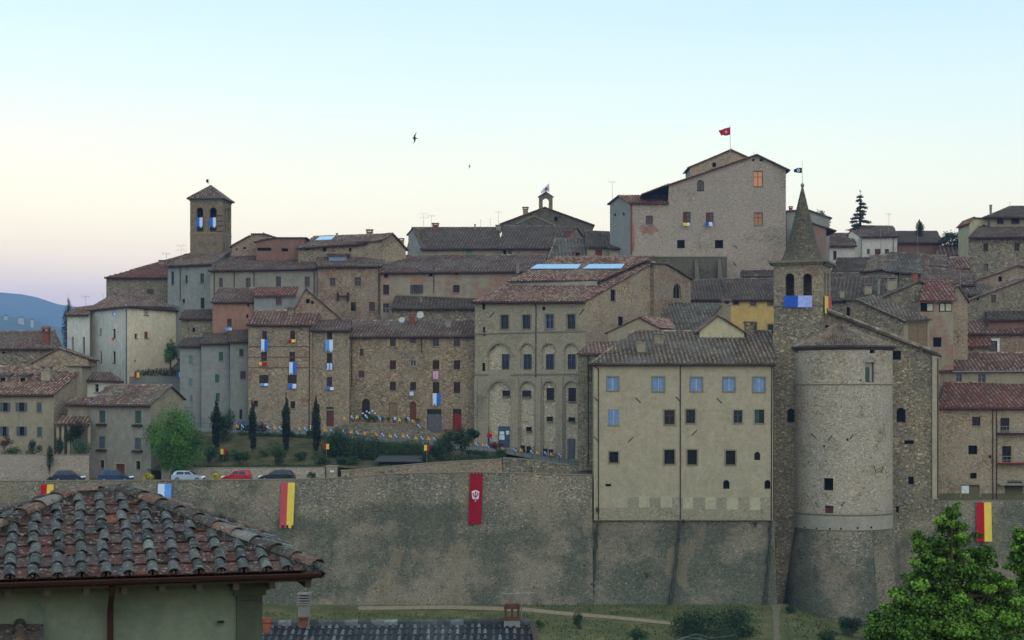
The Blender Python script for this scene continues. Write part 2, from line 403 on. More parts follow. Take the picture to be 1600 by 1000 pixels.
def leaf_panel(vp, s0, z0, s1, z1, o, mat, parent, name='shutter'):
    mb = MBd(mat); slab(vp, mb, s0, z0, s1, z1, o, o+.04)
    n = max(3, int((z1-z0)/.22)); w = .06*min(1, (s1-s0)/.5)
    for k in range(n):
        za = z0+(z1-z0)*(k+.15)/n; zb = z0+(z1-z0)*(k+.8)/n
        slab(vp, mb, s0+w, za, s1-w, zb, o+.04, o+.065)
    return mb.build(name, mat, parent)

def window(vp, w, parent, depth=.28):
    """w = (kind, x0, y0, x1, y1[, colour, surround]) ; the pieces of one opening"""
    kind, x0, y0, x1, y1 = w[:5]; colr = w[5] if len(w) > 5 else None; sur = w[6] if len(w) > 6 else None
    a, b = vp.uv(vp.at(x0, y1)), vp.uv(vp.at(x1, y0)); s0, z0, s1, z1 = min(a[0], b[0]), a[1], max(a[0], b[0]), b[1]
    o = -depth*.75
    if kind in 'gloavcr':
        fc = colr or 'fr_dark'
        if kind == 'o' or kind == 'r': fcf = 'fr_dark'
        else: fcf = fc
        mb = MBd(fcf)
        if kind == 'v': ring(vp, mb, s0, z0, s1, z1, .06, o-.05, o)
        else:
            ring(vp, mb, s0, z0, s1, z1, .07, o-.03, o+.03)
            c = (s0+s1)/2
            if s1-s0 > .6: slab(vp, mb, c-.035, z0+.07, c+.035, z1-.07, o-.02, o+.028)
            if z1-z0 > .9 and kind != 'a':
                zz = z0+(z1-z0)*.62; slab(vp, mb, s0+.07, zz-.025, s1-.07, zz+.025, o-.02, o+.024)
        wo = mb.build('window', fcf, parent)
        pm = {'l': 'glow_warm', 'c': 'glow_dim', 'v': 'painted_dark'}.get(kind, 'glass')  # void openings get a black sheet painting their inner dark
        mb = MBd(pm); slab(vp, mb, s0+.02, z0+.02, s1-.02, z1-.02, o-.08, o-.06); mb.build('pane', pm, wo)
        if kind != 'v':
            mb = MBd('stone_trim'); slab(vp, mb, s0-.1, z0-.12, s1+.1, z0, -.1, .1); mb.build('sill', 'stone_trim', wo)
        if kind == 'o':
            wd = (s1-s0)*.5
            leaf_panel(vp, s0-wd, z0, s0-.01, z1, .01, colr or 'sh_brown', wo); leaf_panel(vp, s1+.01, z0, s1+wd, z1, .01, colr or 'sh_brown', wo)
        if kind == 'r':      # one leaf closed, one open
            leaf_panel(vp, s0, z0, (s0+s1)/2-.01, z1, -.1, colr or 'sh_brown', wo)
    elif kind == 's':
        mb = MBd('fr_white' if colr == 'sh_blue' else colr); ring(vp, mb, s0, z0, s1, z1, .05, o-.02, -.1 if colr == 'sh_blue' else o+.02); wo = mb.build('window', 'fr_white' if colr == 'sh_blue' else colr, parent)
        if colr == 'sh_blue': mb = MBd('fr_white'); slab(vp, mb, (s0+s1)/2-.05, z0, (s0+s1)/2+.05, z1, -.13, -.05); mb.build('meeting_stile', 'fr_white', wo)
        c = (s0+s1)/2
        leaf_panel(vp, s0+.03, z0+.03, c-.012, z1-.03, -.13, colr or 'sh_brown', wo); leaf_panel(vp, c+.012, z0+.03, s1-.03, z1-.03, -.13, colr or 'sh_brown', wo)
        mb = MBd('stone_trim'); slab(vp, mb, s0-.1, z0-.12, s1+.1, z0, -.1, .1); mb.build('sill', 'stone_trim', wo)
    elif kind in 'DG':
        m = colr or 'dr_brown'; mb = MBd(m); slab(vp, mb, s0+.02, z0, s1-.02, z1-.02, o-.05, o)
        n = 2 if s1-s0 > 1.2 else 1
        for k in range(n):
            sa = s0+(s1-s0)*k/n+.1; sb = s0+(s1-s0)*(k+1)/n-.1
            for q in range(3 if kind == 'D' else 5):
                t0 = z0+(z1-z0)*(q/(3 if kind == 'D' else 5))+.1; t1 = z0+(z1-z0)*((q+1)/(3 if kind == 'D' else 5))-.06
                if t1 > t0 and sb > sa: slab(vp, mb, sa, t0, sb, t1, o, o+.03)
        wo = mb.build('door', m, parent)
        mb = MBd('metal_dark'); slab(vp, mb, s1-.3, z0+.95, s1-.2, z0+1.1, o+.03, o+.09); mb.build('handle', 'metal_dark', wo)
        if kind == 'G':
            mb = MBd('glass'); slab(vp, mb, s0+.1, z0+(z1-z0)*.78, s1-.1, z1-.12, o+.03, o+.045); mb.build('pane', 'glass', wo)
    elif kind == 'A':
        m = colr or 'dr_brown'; mb = MBd(m); pts = arch_pts(vp, x0, y0, x1, y1)
        q = [p-vp.n3*(depth*.8) for p in pts]; q2 = [p+vp.n3*.06 for p in q]
        mb.poly(q2); mb.poly(list(reversed(q)))
        slab(vp, mb, (s0+s1)/2-.03, z0, (s0+s1)/2+.03, z1-.3, o+.01, o+.05)
        wo = mb.build('door', m, parent)
        mb = MBd('metal_dark'); slab(vp, mb, s1-.3, z0+.95, s1-.22, z0+1.08, o+.03, o+.09); mb.build('handle', 'metal_dark', wo)
    elif kind in 'Nn':      # round-headed opening, n: glazed, N: void
        pm = 'glass' if kind == 'n' else 'painted_dark'
        mb = MBd(colr or 'fr_dark'); pts = arch_pts(vp, x0, y0, x1, y1)
        c = sum(pts, V((0, 0, 0)))/len(pts)
        q = [p-vp.n3*(depth*.85) for p in pts]; q2 = [c-vp.n3*(depth*.85)+(p-c)*.86 for p in pts]
        for k in range(len(q)):
            k2 = (k+1) % len(q); mb.poly([q[k], q[k2], q2[k2], q2[k]])
        if kind == 'n': slab(vp, mb, (s0+s1)/2-.03, z0, (s0+s1)/2+.03, z1, o-.02, o+.02)
        wo = mb.build('window', colr or 'fr_dark', parent)
        mb = MBd(pm); mb.poly([p-vp.n3*.05 for p in q]); mb.build('pane', pm, wo)
    if sur:
        mb = MBd(sur); ring(vp, mb, s0-.16, z0-.16, s1+.16, z1+.16, .158, 0.0, .06); mb.build('surround', sur, wo)
    return wo
def hole_of(vp, w):
    return arch_pts(vp, *w[1:5]) if w[0] in 'ANn' else rect_pts(vp, *w[1:5])

# ------------------------------------------------------------------ roofs
def clip_line(poly2, a):
    """intersections of polygon with line x=a -> (ymin,ymax)"""
    ys = []
    n = len(poly2)
    for i in range(n):
        p, q = poly2[i], poly2[(i+1) % n]
        if (p[0]-a)*(q[0]-a) <= 0 and abs(p[0]-q[0]) > 1e-9:
            t = (a-p[0])/(q[0]-p[0]); ys.append(p[1]+t*(q[1]-p[1]))
    return (min(ys), max(ys)) if len(ys) >= 2 else None
def roof_poly(mb, pts, ribs=True, sp=.5, th=.14, seg=.5, rr=.27):
    pts = [V(p) for p in pts]
    n = V((0, 0, 0))
    for i in range(len(pts)):
        n += pts[i].cross(pts[(i+1) % len(pts)])
    n.normalize()
    if n.z < 0: pts.reverse(); n = -n
    up = V((0, 0, th)); top = [p+up for p in pts]
    mb.poly(top, .12); mb.poly(list(reversed(pts)), .05)
    for i in range(len(pts)):
        j = (i+1) % len(pts); mb.poly([pts[i], pts[j], top[j], top[i]], .2)
    if not ribs: return
    h = V((n.y, -n.x, 0)).normalized(); s = n.cross(h)
    if s.z > 0: s = -s; h = -h
    o = top[0]; p2 = [((p-o).dot(h), (p-o).dot(s)) for p in top]
    a0, a1 = min(p[0] for p in p2), max(p[0] for p in p2); r = sp*rr
    k = int((a1-a0)/sp)
    off = (a1-a0-k*sp)/2+sp*.0
    for i in range(k+1):
        a = a0+off+i*sp+random.uniform(-.02, .02)
        a = min(max(a, a0+.02), a1-.02)
        c = clip_line(p2, a)
        if not c or c[1]-c[0] < .15: continue
        y = c[0]; endy = c[1]+.06
        while y < endy-.1:
            y2 = min(y+seg*random.uniform(.93, 1.07), endy); jt = random.uniform(-.02, .02); r0, r1 = r*.86, r*1.04
            P = lambda da, yy, hh: o+h*(a+da+jt)+s*yy+n*hh
            t = random.random()
            lift = .03
            q0 = [P(-r0, y, -.01), P(-r0*.5, y, r0*.62), P(r0*.5, y, r0*.62), P(r0, y, -.01)]
            q1 = [P(-r1, y2, lift), P(-r1*.5, y2, r1*.62+lift), P(r1*.5, y2, r1*.62+lift), P(r1, y2, lift)]
            b = len(mb.v); mb.v += [tuple(x) for x in q0+q1]
            for f in ((0, 1, 5, 4), (1, 2, 6, 5), (2, 3, 7, 6), (4, 5, 6, 7)):
                mb.f.append(tuple(b+x for x in f)); mb.t.append(t*.55+.42 if f != (4, 5, 6, 7) else .0); mb.m.append(0)
            y = y2
        # tone the pan strip next to this rib a little differently
def ridge_cap(mb, p, q, r=.17, up=.14):
    p, q = V(p)+V((0, 0, up)), V(q)+V((0, 0, up)); L = (q-p).length; n = max(1, int(L/.5)); d = (q-p)/n
    for k in range(n):
        a = p+d*k; b = a+d*1.04
        mb.tube(a, b, r*random.uniform(.8, .92), r*random.uniform(.98, 1.08), 7, None, .4+.6*random.random()**1.2)

def chimney(parent, base, w, h, kind='stone', d=None):
    """kinds: stone, brick, plaster, pot, pipe, dormer"""
    b = V(base); d = d or w
    if kind == 'pipe':
        mb = MBd('cement'); mb.tube(b-V((0, 0, .3)), b+V((0, 0, h)), w/2, n=8); mb.tube(b+V((0, 0, h)), b+V((0, 0, h+.1)), w*.7, n=8)
        return mb.build('vent_pipe', 'cement', parent)
    m = {'stone': 'st_beige', 'brick': 'brick', 'plaster': 'pl_beige', 'pot': 'terracotta', 'grey': 'pl_grey'}[kind]
    mb = MBd(m)
    mb.box(b+V((0, 0, h*.36-.3)), (w, d, h*.72+.6), m)
    zt = b.z+h*.72
    for sx in (-1, 1):
        for sy in (-1, 1): mb.box((b.x+sx*w*.42, b.y+sy*d*.42, zt+h*.07), (w*.18, d*.18, h*.14), m)
    mb.box((b.x, b.y, zt-h*.03), (w*1.18, d*1.18, h*.06), m)
    o = mb.build('chimney', m, parent)
    mb = MBd('terracotta'); z = zt+h*.14
    mb.box8([V((b.x-w*.65, b.y-d*.65, z)), V((b.x+w*.65, b.y-d*.65, z)), V((b.x+w*.65, b.y+d*.65, z)), V((b.x-w*.65, b.y+d*.65, z))],
            [V((b.x-w*.65, b.y-.03, z+h*.14)), V((b.x+w*.65, b.y-.03, z+h*.14)), V((b.x+w*.65, b.y+.03, z+h*.14)), V((b.x-w*.65, b.y+.03, z+h*.14))])
    mb.build('chimney_cap', 'ro_brown' if kind != 'brick' else 'brick', parent)
    return o

def pipe_run(vp, pts, parent, r=.06, out=.09, name='downpipe', mat='copper'):
    mb = MBd(mat); P = [vp.at(x, y, out) for x, y in pts]; mb.path(P, [r]*len(P), 6)
    return mb.build(name, mat, parent)

TOWN = 'buildings of the walled hill town'
class H: pass
def plan(px, Y): return V(((px-CX)/F*Y, Y))

def E(nm, label, xa, Ya, xb, Yb, ea, eb, base, r0, r1, p=18, wall='st_beige', roof='ro_brown', hip=(0, 0), bk=2.0, shed=False,
      win=(), swin=(), lwin=(), chim=(), pipes=(), cat='house', oh=.45, ov=.25, sp=.5, swall=None, group=TOWN, gutter=True, d=None, raise_=0, surr=None):
    """house with its eave towards the viewer: wall A-B, eave rows ea/eb, ridge points r0/r1 found on the roof plane of pitch p"""
    A, B = plan(xa, Ya), plan(xb, Yb); u = (B-A).normalized(); v = V((-u.y, u.x))
    if v.y < 0: v = -v
    L = (B-A).length; t = math.tan(R(p))
    zA, zB = W(xa, ea, Ya).z, W(xb, eb, Yb).z; zb = W(xa, base, Ya).z
    gr = v*t+u*((zB-zA)/L)
    def onroof(px, py):
        dx, dz = (px-CX)/F, (H0-py)/F
        den = dz-(gr.x*dx+gr.y); Y = (zA-ZC-gr.dot(A))/den
        return V((dx*Y, Y, ZC+dz*Y))
    R0, R1 = onroof(*r0), onroof(*r1)
    for q in (R0, R1):
        if not (Ya-5 < q.y < 420): print('ROOF?', nm, label, [tuple(round(c, 1) for c in x) for x in (R0, R1)])
    if shed: bk = 1.0
    def back(P, z, Rr, hp):
        P2 = V((Rr.x, Rr.y))
        if hp: dd = (P2-P).dot(v); q = P+v*(bk*dd); zz = z
        else: q = P+(P2-P)*bk; dd = (P2-P).dot(v); zz = Rr.z-t*dd*(bk-1)
        return V((q.x, q.y, zz))
    D, C = back(A, zA, R0, hip[0]), back(B, zB, R1, hip[1])
    loc = V(((A.x+B.x+C.x+D.x)/4, (A.y+B.y+C.y+D.y)/4, zb)) if False else V((A.x+(B.x-A.x)/2, (A.y+B.y)/2, zb))
    ro = root(nm, label, cat, loc, group)
    o = H(); o.root = ro; o.front = VP(A, B); o.right = VP(B, V((C.x, C.y))); o.left = VP(A, V((D.x, D.y))); o.onroof = onroof; o.R0, o.R1 = R0, R1
    A3, B3 = V((A.x, A.y, zA)), V((B.x, B.y, zB)); dn = lambda q: V((q.x, q.y, zb))
    mb = MBd(wall)
    panel(mb, o.front, [dn(A3), dn(B3), B3, A3], [hole_of(o.front, w) for w in win])
    # right, back, left
    def side(P, Q, Rr, hp, vp, wins):
        pts = [dn(P), dn(Q), Q]+([] if (hp or shed) else [V((Rr.x, Rr.y, Rr.z))])+[P]
        if wins: panel(mb, vp, pts, [hole_of(vp, w) for w in wins], mat=swall)
        else: mb.poly(pts, .4, swall)
    side(B3, C, R1, hip[1], o.right, swin); side(A3, D, R0, hip[0], o.left, lwin)
    mb.poly([dn(C), dn(D), D, C]); mb.poly([dn(A3), dn(D), dn(C), dn(B3)])
    o.wall = mb.build('wall', wall, ro)
    # roof
    u3, v3 = V((u.x, u.y, (zB-zA)/L)), V((v.x, v.y, t)); mb = MBd(roof)
    def corner(P, sgn, hp): return P-v3*oh+(u3*sgn*oh if hp else u3*sgn*ov)
    FL, FR = corner(A3, -1, hip[0]), corner(B3, 1, hip[1])
    if hip[0]: FL.z = A3.z-t*oh
    if hip[1]: FR.z = B3.z-t*oh
    RL, RR = (R0 if hip[0] else R0-u3*ov), (R1 if hip[1] else R1+u3*ov)
    if shed:
        roof_poly(mb, [FL, FR, RR+v3*.1, RL+v3*.1], True, sp)
    else:
        roof_poly(mb, [FL, FR, RR, RL] if (RR-RL).length > .3 else [FL, FR, (RL+RR)/2], True, sp)
        vb = V((v.x, v.y, -t))
        BL = D+vb*oh+(-u3*oh if hip[0] else -u3*ov); BR = C+vb*oh+(u3*oh if hip[1] else u3*ov)
        roof_poly(mb, [BL, BR, RR, RL] if (RR-RL).length > .3 else [BL, BR, (RL+RR)/2], False, sp)
        if hip[0]: roof_poly(mb, [FL, BL, RL], True, sp); ridge_cap(mb, FL, RL)
        if hip[1]: roof_poly(mb, [FR, BR, RR], True, sp); ridge_cap(mb, FR, RR)
        ridge_cap(mb, RL, RR)
    o.roof = mb.build('roof', roof, ro)
    if gutter:
        mb = MBd('copper'); mb.tube(FL-v3*.06+V((0, 0, -.02)), FR-v3*.06+V((0, 0, -.02)), .08, n=6); mb.build('gutter', 'copper', ro)
    for c in chim:
        x0, y0, x1, y1 = c[:4]; q = onroof((x0+x1)/2, y1); w_ = (x1-x0)/F*q.y; h_ = (y1-y0)/F*q.y
        chimney(o.roof, q+V((0, 0, .1)), w_, h_, *(c[4:5] or ('stone',)))
    for vp, ws in ((o.front, win), (o.right, swin), (o.left, lwin)):
        for w in ws: window(vp, w, ro)
    for pp in pipes: pipe_run(o.front, pp, ro)
    return o

def G(nm, label, xa, Ya, xb, Yb, prof, base, D, wall='st_beige', roof='ro_brown', win=(), swin=(), lwin=(), cat='house', oh=.4, ov=.3,
      sp=.5, swall=None, lwall=None, group=TOWN, chim=(), pipes=(), vd=None, roofskip=(), noroof=False):
    """building whose gable/profile faces the viewer; extruded D metres away"""
    A, B = plan(xa, Ya), plan(xb, Yb); vp = VP(A, B); v = -vp.n; vv = V((v.x, v.y, 0))*D if vd is None else V((vd[0], vd[1], 0)).normalized()*D
    P = [vp.at(x, y) for x, y in prof]; zb = W(xa, base, Ya).z
    P[0] = V((A.x, A.y, P[0].z)); P[-1] = V((B.x, B.y, P[-1].z))
    loc = V(((A.x+B.x)/2, (A.y+B.y)/2, zb)); ro = root(nm, label, cat, loc, group)
    o = H(); o.root = ro; o.front = vp; o.right = VP(B, B+V((vv.x, vv.y))); o.left = VP(A, A+V((vv.x, vv.y)))
    dn = lambda q: V((q.x, q.y, zb)); mb = MBd(wall)
    outer = [dn(P[0]), dn(P[-1])]+list(reversed(P))
    panel(mb, vp, outer, [hole_of(vp, w) for w in win])
    for (q, vps, ws, mm) in ((P[-1], o.right, swin, swall), (P[0], o.left, lwin, lwall)):
        pts = [dn(q), dn(q)+vv, q+vv, q]
        if ws: panel(mb, vps, pts, [hole_of(vps, w) for w in ws], mat=mm)
        else: mb.poly(pts, .4, mm)
    mb.poly([x+vv for x in outer]); mb.poly([dn(P[0]), dn(P[0])+vv, dn(P[-1])+vv, dn(P[-1])])
    for i in range(1, len(P)-1):   # steps
        pass
    o.wall = mb.build('wall', wall, ro)
    o.roof = None
    if not noroof:
        mb = MBd(roof); vn = vv.normalized()
        for i in range(len(P)-1):
            if i in roofskip: continue
            a, b = P[i].copy(), P[i+1].copy(); d = (b-a)
            hl = V((d.x, d.y)).length
            if hl < .05 or abs(d.z)/hl > 2.2: mb.poly([a, b, b+vv, a+vv], .1); continue
            dd = d.normalized()
            if i == 0 or (i-1) in roofskip: a = a-dd*oh
            if i == len(P)-2: b = b+dd*oh
            roof_poly(mb, [a-vn*ov, b-vn*ov, b+vv+vn*ov, a+vv+vn*ov], abs(d.z)/hl > .05, sp)
            if i < len(P)-2 and P[i+1].z > P[i].z-.01 and P[i+2].z < P[i+1].z+.01: ridge_cap(mb, b-vn*ov, b+vv)
        o.roof = mb.build('roof', roof, ro)
    for c in chim:
        x0, y0, x1, y1, k = c[:5]; dY = c[5] if len(c) > 5 else 2
        Y = vp.Y((x0+x1)/2)+dY; q = W((x0+x1)/2, y1, Y); chimney(o.roof, q, (x1-x0)/F*Y, (y1-y0)/F*Y, k)
    for vps, ws in ((o.front, win), (o.right, swin), (o.left, lwin)):
        for w in ws: window(vps, w, ro)
    for pp in pipes: pipe_run(vp, pp, ro)
    return o
# ================================================================== CAMERA, SKY, LIGHT
cam = bpy.data.cameras.new('camera'); co = bpy.data.objects.new('camera', cam); COL.objects.link(co); S.camera = co
co.location = (0, 0, ZC); co.rotation_euler = (R(90), 0, 0); cam.sensor_width = 36; cam.lens = 36*F/1600; cam.shift_y = 120/1600
cam.clip_start = .5; cam.clip_end = 60000
S.view_settings.view_transform = 'Standard'; S.view_settings.look = 'None'; S.view_settings.exposure = 0; S.view_settings.gamma = 1
w = bpy.data.worlds.new('World'); S.world = w; w.use_nodes = True; nt = w.node_tree
bg = nt.nodes['Background']; outw = nt.nodes['World Output']
tc = nt.nodes.new('ShaderNodeTexCoord'); sx = nt.nodes.new('ShaderNodeSeparateXYZ'); nt.links.new(tc.outputs['Generated'], sx.inputs[0])
# elevation bands, tilted a little: the afterglow lies lower on the left
ad = nt.nodes.new('ShaderNodeMath'); ad.operation = 'MULTIPLY_ADD'; ad.inputs[1].default_value = .035
nt.links.new(sx.outputs['X'], ad.inputs[0]); nt.links.new(sx.outputs['Z'], ad.inputs[2])
ns = nt.nodes.new('ShaderNodeTexNoise'); ns.inputs['Scale'].default_value = 2.2; ns.inputs['Detail'].default_value = 3
mp = nt.nodes.new('ShaderNodeMapping'); mp.inputs['Scale'].default_value = (1, 1, 6); nt.links.new(tc.outputs['Generated'], mp.inputs[0]); nt.links.new(mp.outputs[0], ns.inputs['Vector'])
ad2 = nt.nodes.new('ShaderNodeMath'); ad2.operation = 'MULTIPLY_ADD'; ad2.inputs[1].default_value = .03
nt.links.new(ns.outputs['Fac'], ad2.inputs[0]); nt.links.new(ad.outputs[0], ad2.inputs[2])
rp = nt.nodes.new('ShaderNodeValToRGB'); cr = rp.color_ramp
stops = [(.0, '#b0a4a4', 1), (.050, '#d0b8c0', 1), (.070, '#eacec2', 1), (.092, '#ffe4be', 1), (.118, '#fdecc4', 1), (.150, '#f9f4d4', .9), (.195, '#eaf7e8', .78), (.26, '#cfecf2', .70), (.45, '#b8ccd8', .85), (1.0, '#b4bfc6', .95)]
while len(cr.elements) < len(stops): cr.elements.new(.5)
for e, (p_, c_, k_) in zip(cr.elements, stops): e.position = p_; e.color = mul(hexc(c_), k_)
nt.links.new(ad2.outputs[0], rp.inputs[0])
bg.inputs['Strength'].default_value = 1.0; nt.links.new(rp.outputs['Color'], bg.inputs['Color'])
# the western half of the sky, behind the viewer, still carries the brighter afterglow
gl = nt.nodes.new('ShaderNodeMapRange'); gl.interpolation_type = 'SMOOTHSTEP'; gl.inputs['From Min'].default_value = -.1; gl.inputs['From Max'].default_value = -.9; gl.inputs['To Min'].default_value = 1.62; gl.inputs['To Max'].default_value = WEST
nt.links.new(sx.outputs['Y'], gl.inputs['Value']); nt.links.new(gl.outputs['Result'], bg.inputs['Strength'])
sky = nt.nodes.new('ShaderNodeTexSky'); sky.sky_type = 'NISHITA'; sky.sun_disc = False
SUN_EL, SUN_AZ = 5.0, 155.0     # low glow behind the viewer, to the right
sky.sun_elevation = R(SUN_EL); sky.sun_rotation = R(SUN_AZ)
bg2 = nt.nodes.new('ShaderNodeBackground'); bg2.inputs['Strength'].default_value = .05; nt.links.new(sky.outputs[0], bg2.inputs['Color'])
ash = nt.nodes.new('ShaderNodeAddShader'); nt.links.new(bg.outputs[0], ash.inputs[0]); nt.links.new(bg2.outputs[0], ash.inputs[1])
nt.links.new(ash.outputs[0], outw.inputs['Surface'])
sun = bpy.data.lights.new('sun', 'SUN'); sun.energy = .7; sun.angle = R(40); sun.color = (1, .84, .72)
so = bpy.data.objects.new('sun', sun); COL.objects.link(so)
az = R(SUN_AZ); el = R(38)
dirv = V((math.sin(az)*math.cos(el), math.cos(az)*math.cos(el), math.sin(el)))   # towards the glow
so.rotation_euler = (-dirv).to_track_quat('-Z', 'Y').to_euler()

# ================================================================== TERRAIN
def lerp(x, pts):
    if x <= pts[0][0]: return pts[0][1]
    for (a, b), (c, d) in zip(pts, pts[1:]):
        if x <= c: return b+(d-b)*(x-a)/(c-a)
    return pts[-1][1]
def sm(a, b, x): t = min(1, max(0, (x-a)/(b-a))); return t*t*(3-2*t)
def terr(x, y):
    if y <= 198.5:
        z = lerp(y, [(-60, 28.6), (0, 28.2), (24, 20), (65, 11), (120, 1.6), (150, .6), (165, 1.9), (180, 3.3), (198.5, 4.4)])
        if y > 140: z -= 2.5*sm(33, 41, x)*sm(140, 190, y)
        return z
    if x > 31.8 and y < 210:
        return 1.9 if y <= 207.6 else 18.2*sm(207.5, 209.6, y)
    if y < 340: z = lerp(y, [(198.5, 4.4), (200.2, 4.4), (201.7, 17.9), (208, 18.2), (228, 22.5), (240, 26), (262, 36), (280, 46), (300, 50), (340, 40)])
    else: z = lerp(y, [(340, 40), (600, -10), (1500, -22), (20000, -22)])
    if y < 1500 and z > 18:
        gL = sm(-85, -52, x); z = 18+(z-18)*(.35+.65*gL if y < 250 else .2+.8*gL)
    if x > 90: z -= 0
    return z
xs = [-5500, -2500, -1000, -500, -300, -200]+[x for x in range(-150, 31, 4)]+[31.7, 31.9]+[x for x in range(34, 151, 4)]+[200, 300, 500, 1000, 2500, 5500]
ys = [-3000, -800, -200, -60, -20]+[y for y in range(0, 196, 5)]+[196, 198, 198.5, 200.2, 201.7, 205, 207.4, 208.6, 209.6]+[y for y in range(212, 348, 4)]+[360, 400, 450, 520, 600, 800, 1100, 1500, 2500, 4000, 5800]
mb = MBd('earth'); nx = len(xs)
for y in ys:
    for x in xs:
        mb.v.append((x, y, terr(x, y)+(0 if y < 300 else 0)))
for j in range(len(ys)-1):
    for i in range(nx-1):
        a = j*nx+i; mb.f.append((a, a+1, a+nx+1, a+nx)); mb.t.append(.4)
        cx_, cy_ = (xs[i]+xs[i+1])/2, (ys[j]+ys[j+1])/2
        mb.m.append(mb.mat('grass') if -60 < cy_ < 199 else (mb.mat('hill') if cy_ > 400 else 0))
structure(mb.build('ground', 'earth', smooth=True))

def strip(name, st, mat, lift=.03, sub=6, kind='structure'):
    """surface between two rows of 3D points"""
    mb = MBd(mat); A = []
    for (f0, b0), (f1, b1) in zip(st, st[1:]):
        for k in range(sub): A.append((f0.lerp(f1, k/sub), b0.lerp(b1, k/sub)))
    A.append(st[-1])
    nq = 5; base = len(mb.v)
    for f_, b_ in A:
        for q in range(nq+1):
            p = f_.lerp(b_, q/nq); mb.v.append((p.x, p.y, p.z+lift+(random.uniform(-.06, .06) if mat.startswith('grass') else 0)))
    for i in range(len(A)-1):
        for q in range(nq):
            a = i*(nq+1)+q; mb.f.append((a, a+nq+1, a+nq+2, a+1)); mb.t.append(.4); mb.m.append(0)
    o = mb.build(name, mat, smooth=True); o['kind'] = kind; return o
def gp(px, py, y0=150, y1=198.4):
    """point of the lower slope under a photograph pixel"""
    best = None
    for k in range(400):
        Y = y0+(y1-y0)*k/399; p = W(px, py, Y); d = abs(p.z-terr(p.x, p.y))
        if best is None or d < best[0]: best = (d, p)
    p = best[1]; p.z = terr(p.x, p.y); return p
# worn footpaths on the slope below the wall
st = [(gp(px, py+h), gp(px, py)) for px, py, h in [(560, 948, 6), (700, 946, 6), (820, 950, 6), (880, 956, 6), (950, 962, 5), (1010, 968, 5), (1060, 974, 4)]]
for f_, b_ in st: b_.y = max(b_.y, f_.y+1.0); b_.z = terr(b_.x, b_.y)
strip('footpath', st, 'dirt_path', .05, 4)
st = []
for Y, x0, x1 in [(197.5, 1200, 1222), (196, 1205, 1221), (193, 1208, 1219), (190, 1206, 1217), (186, 1209, 1219), (182, 1208, 1217), (178, 1209, 1220), (170, 1203, 1216), (160, 1196, 1214)]:
    a, b = W(x0, 0, Y), W(x1, 0, Y); a.z = terr(a.x, a.y); b.z = terr(b.x, b.y); st.append((a, b))
strip('path', st, 'dirt_dark', .05, 3)
# terrace street along the parapet
st = [(W(px, 757, 202.2), W(px, 751.5, 207.8)) for px in (-140, 0, 200, 400, 560)]
for a, b in st: a.z = 19.18; b.z = 19.18
strip('street', st, 'asphalt', 0, 3)
# garden slope and lane
gs = [(230, 735, 208, 678, 227), (360, 733, 208, 675, 226), (510, 731, 208, 681, 226), (600, 732, 207, 691, 224), (700, 726, 207, 701, 222), (785, 719, 207, 708, 217.5)]
strip('garden_lawn', [(W(a, b, c), W(a, d, e)) for a, b, c, d, e in gs], 'grass_garden', .02, 8)
ln = [(300, 672, 227, 667, 233), (360, 675, 226, 668, 232), (480, 680, 226, 672, 232), (600, 690.5, 224, 678, 233), (700, 700, 222, 688, 232), (780, 707, 218, 696, 231), (860, 722, 213, 711, 225.5), (925, 735, 207, 722, 221)]
strip('lane', [(W(a, b, c), W(a, d, e)) for a, b, c, d, e in ln], 'lane', .0, 6)
# distant hills
def hill(name, Y0, Y1, pts, mat, wob, seed):
    mb = MBd(mat); NX, NY = 90, 14; X0, X1 = -2.2*Y1*.4, 1.0*Y1*.45; rg = np.random.default_rng(seed); ph = rg.uniform(0, 6.3, 8)
    for j in range(NY+1):
        y = Y0+(Y1-Y0)*j/NY; s_ = math.sin(math.pi*min(1, j/NY*1.0)/1.0*.5) if j <= NY*.62 else math.cos((j/NY-.62)/.38*math.pi/2)
        Yr = Y0+(Y1-Y0)*.62
        for i in range(NX+1):
            x = X0+(X1-X0)*i/NX; px = CX+F*x/Yr; hh = ZC+(H0-lerp(px, pts))*Yr/F+22
            f = math.sin(min(1, j/(NY*.62))*math.pi/2) if j <= NY*.62 else math.cos((j/NY-.62)/.38*math.pi/2)
            nz = sum(math.sin(x*(k+1)*.0031+y*.0037*(k+2)+ph[k])/(k+1.5) for k in range(6))
            mb.v.append((x, y, -24+hh*f+nz*wob*math.sin(math.pi*j/NY)))
    for j in range(NY):
        for i in range(NX):
            a = j*(NX+1)+i; mb.f.append((a, a+1, a+NX+2, a+NX+1)); mb.t.append(.4); mb.m.append(0)
    return structure(mb.build(name, mat, smooth=True))
hill('far_hills', 3600, 5600, [(-900, 474), (-300, 466), (0, 457), (40, 459), (70, 466), (95, 476), (135, 481), (200, 492), (330, 520), (600, 560), (1700, 575)], 'hill', 3, 1)
hill('hills', 1900, 3100, [(-900, 470), (-300, 482), (0, 491), (30, 494), (62, 500), (85, 510), (110, 524), (200, 560), (400, 585), (1700, 600)], 'hill', 2.5, 2)

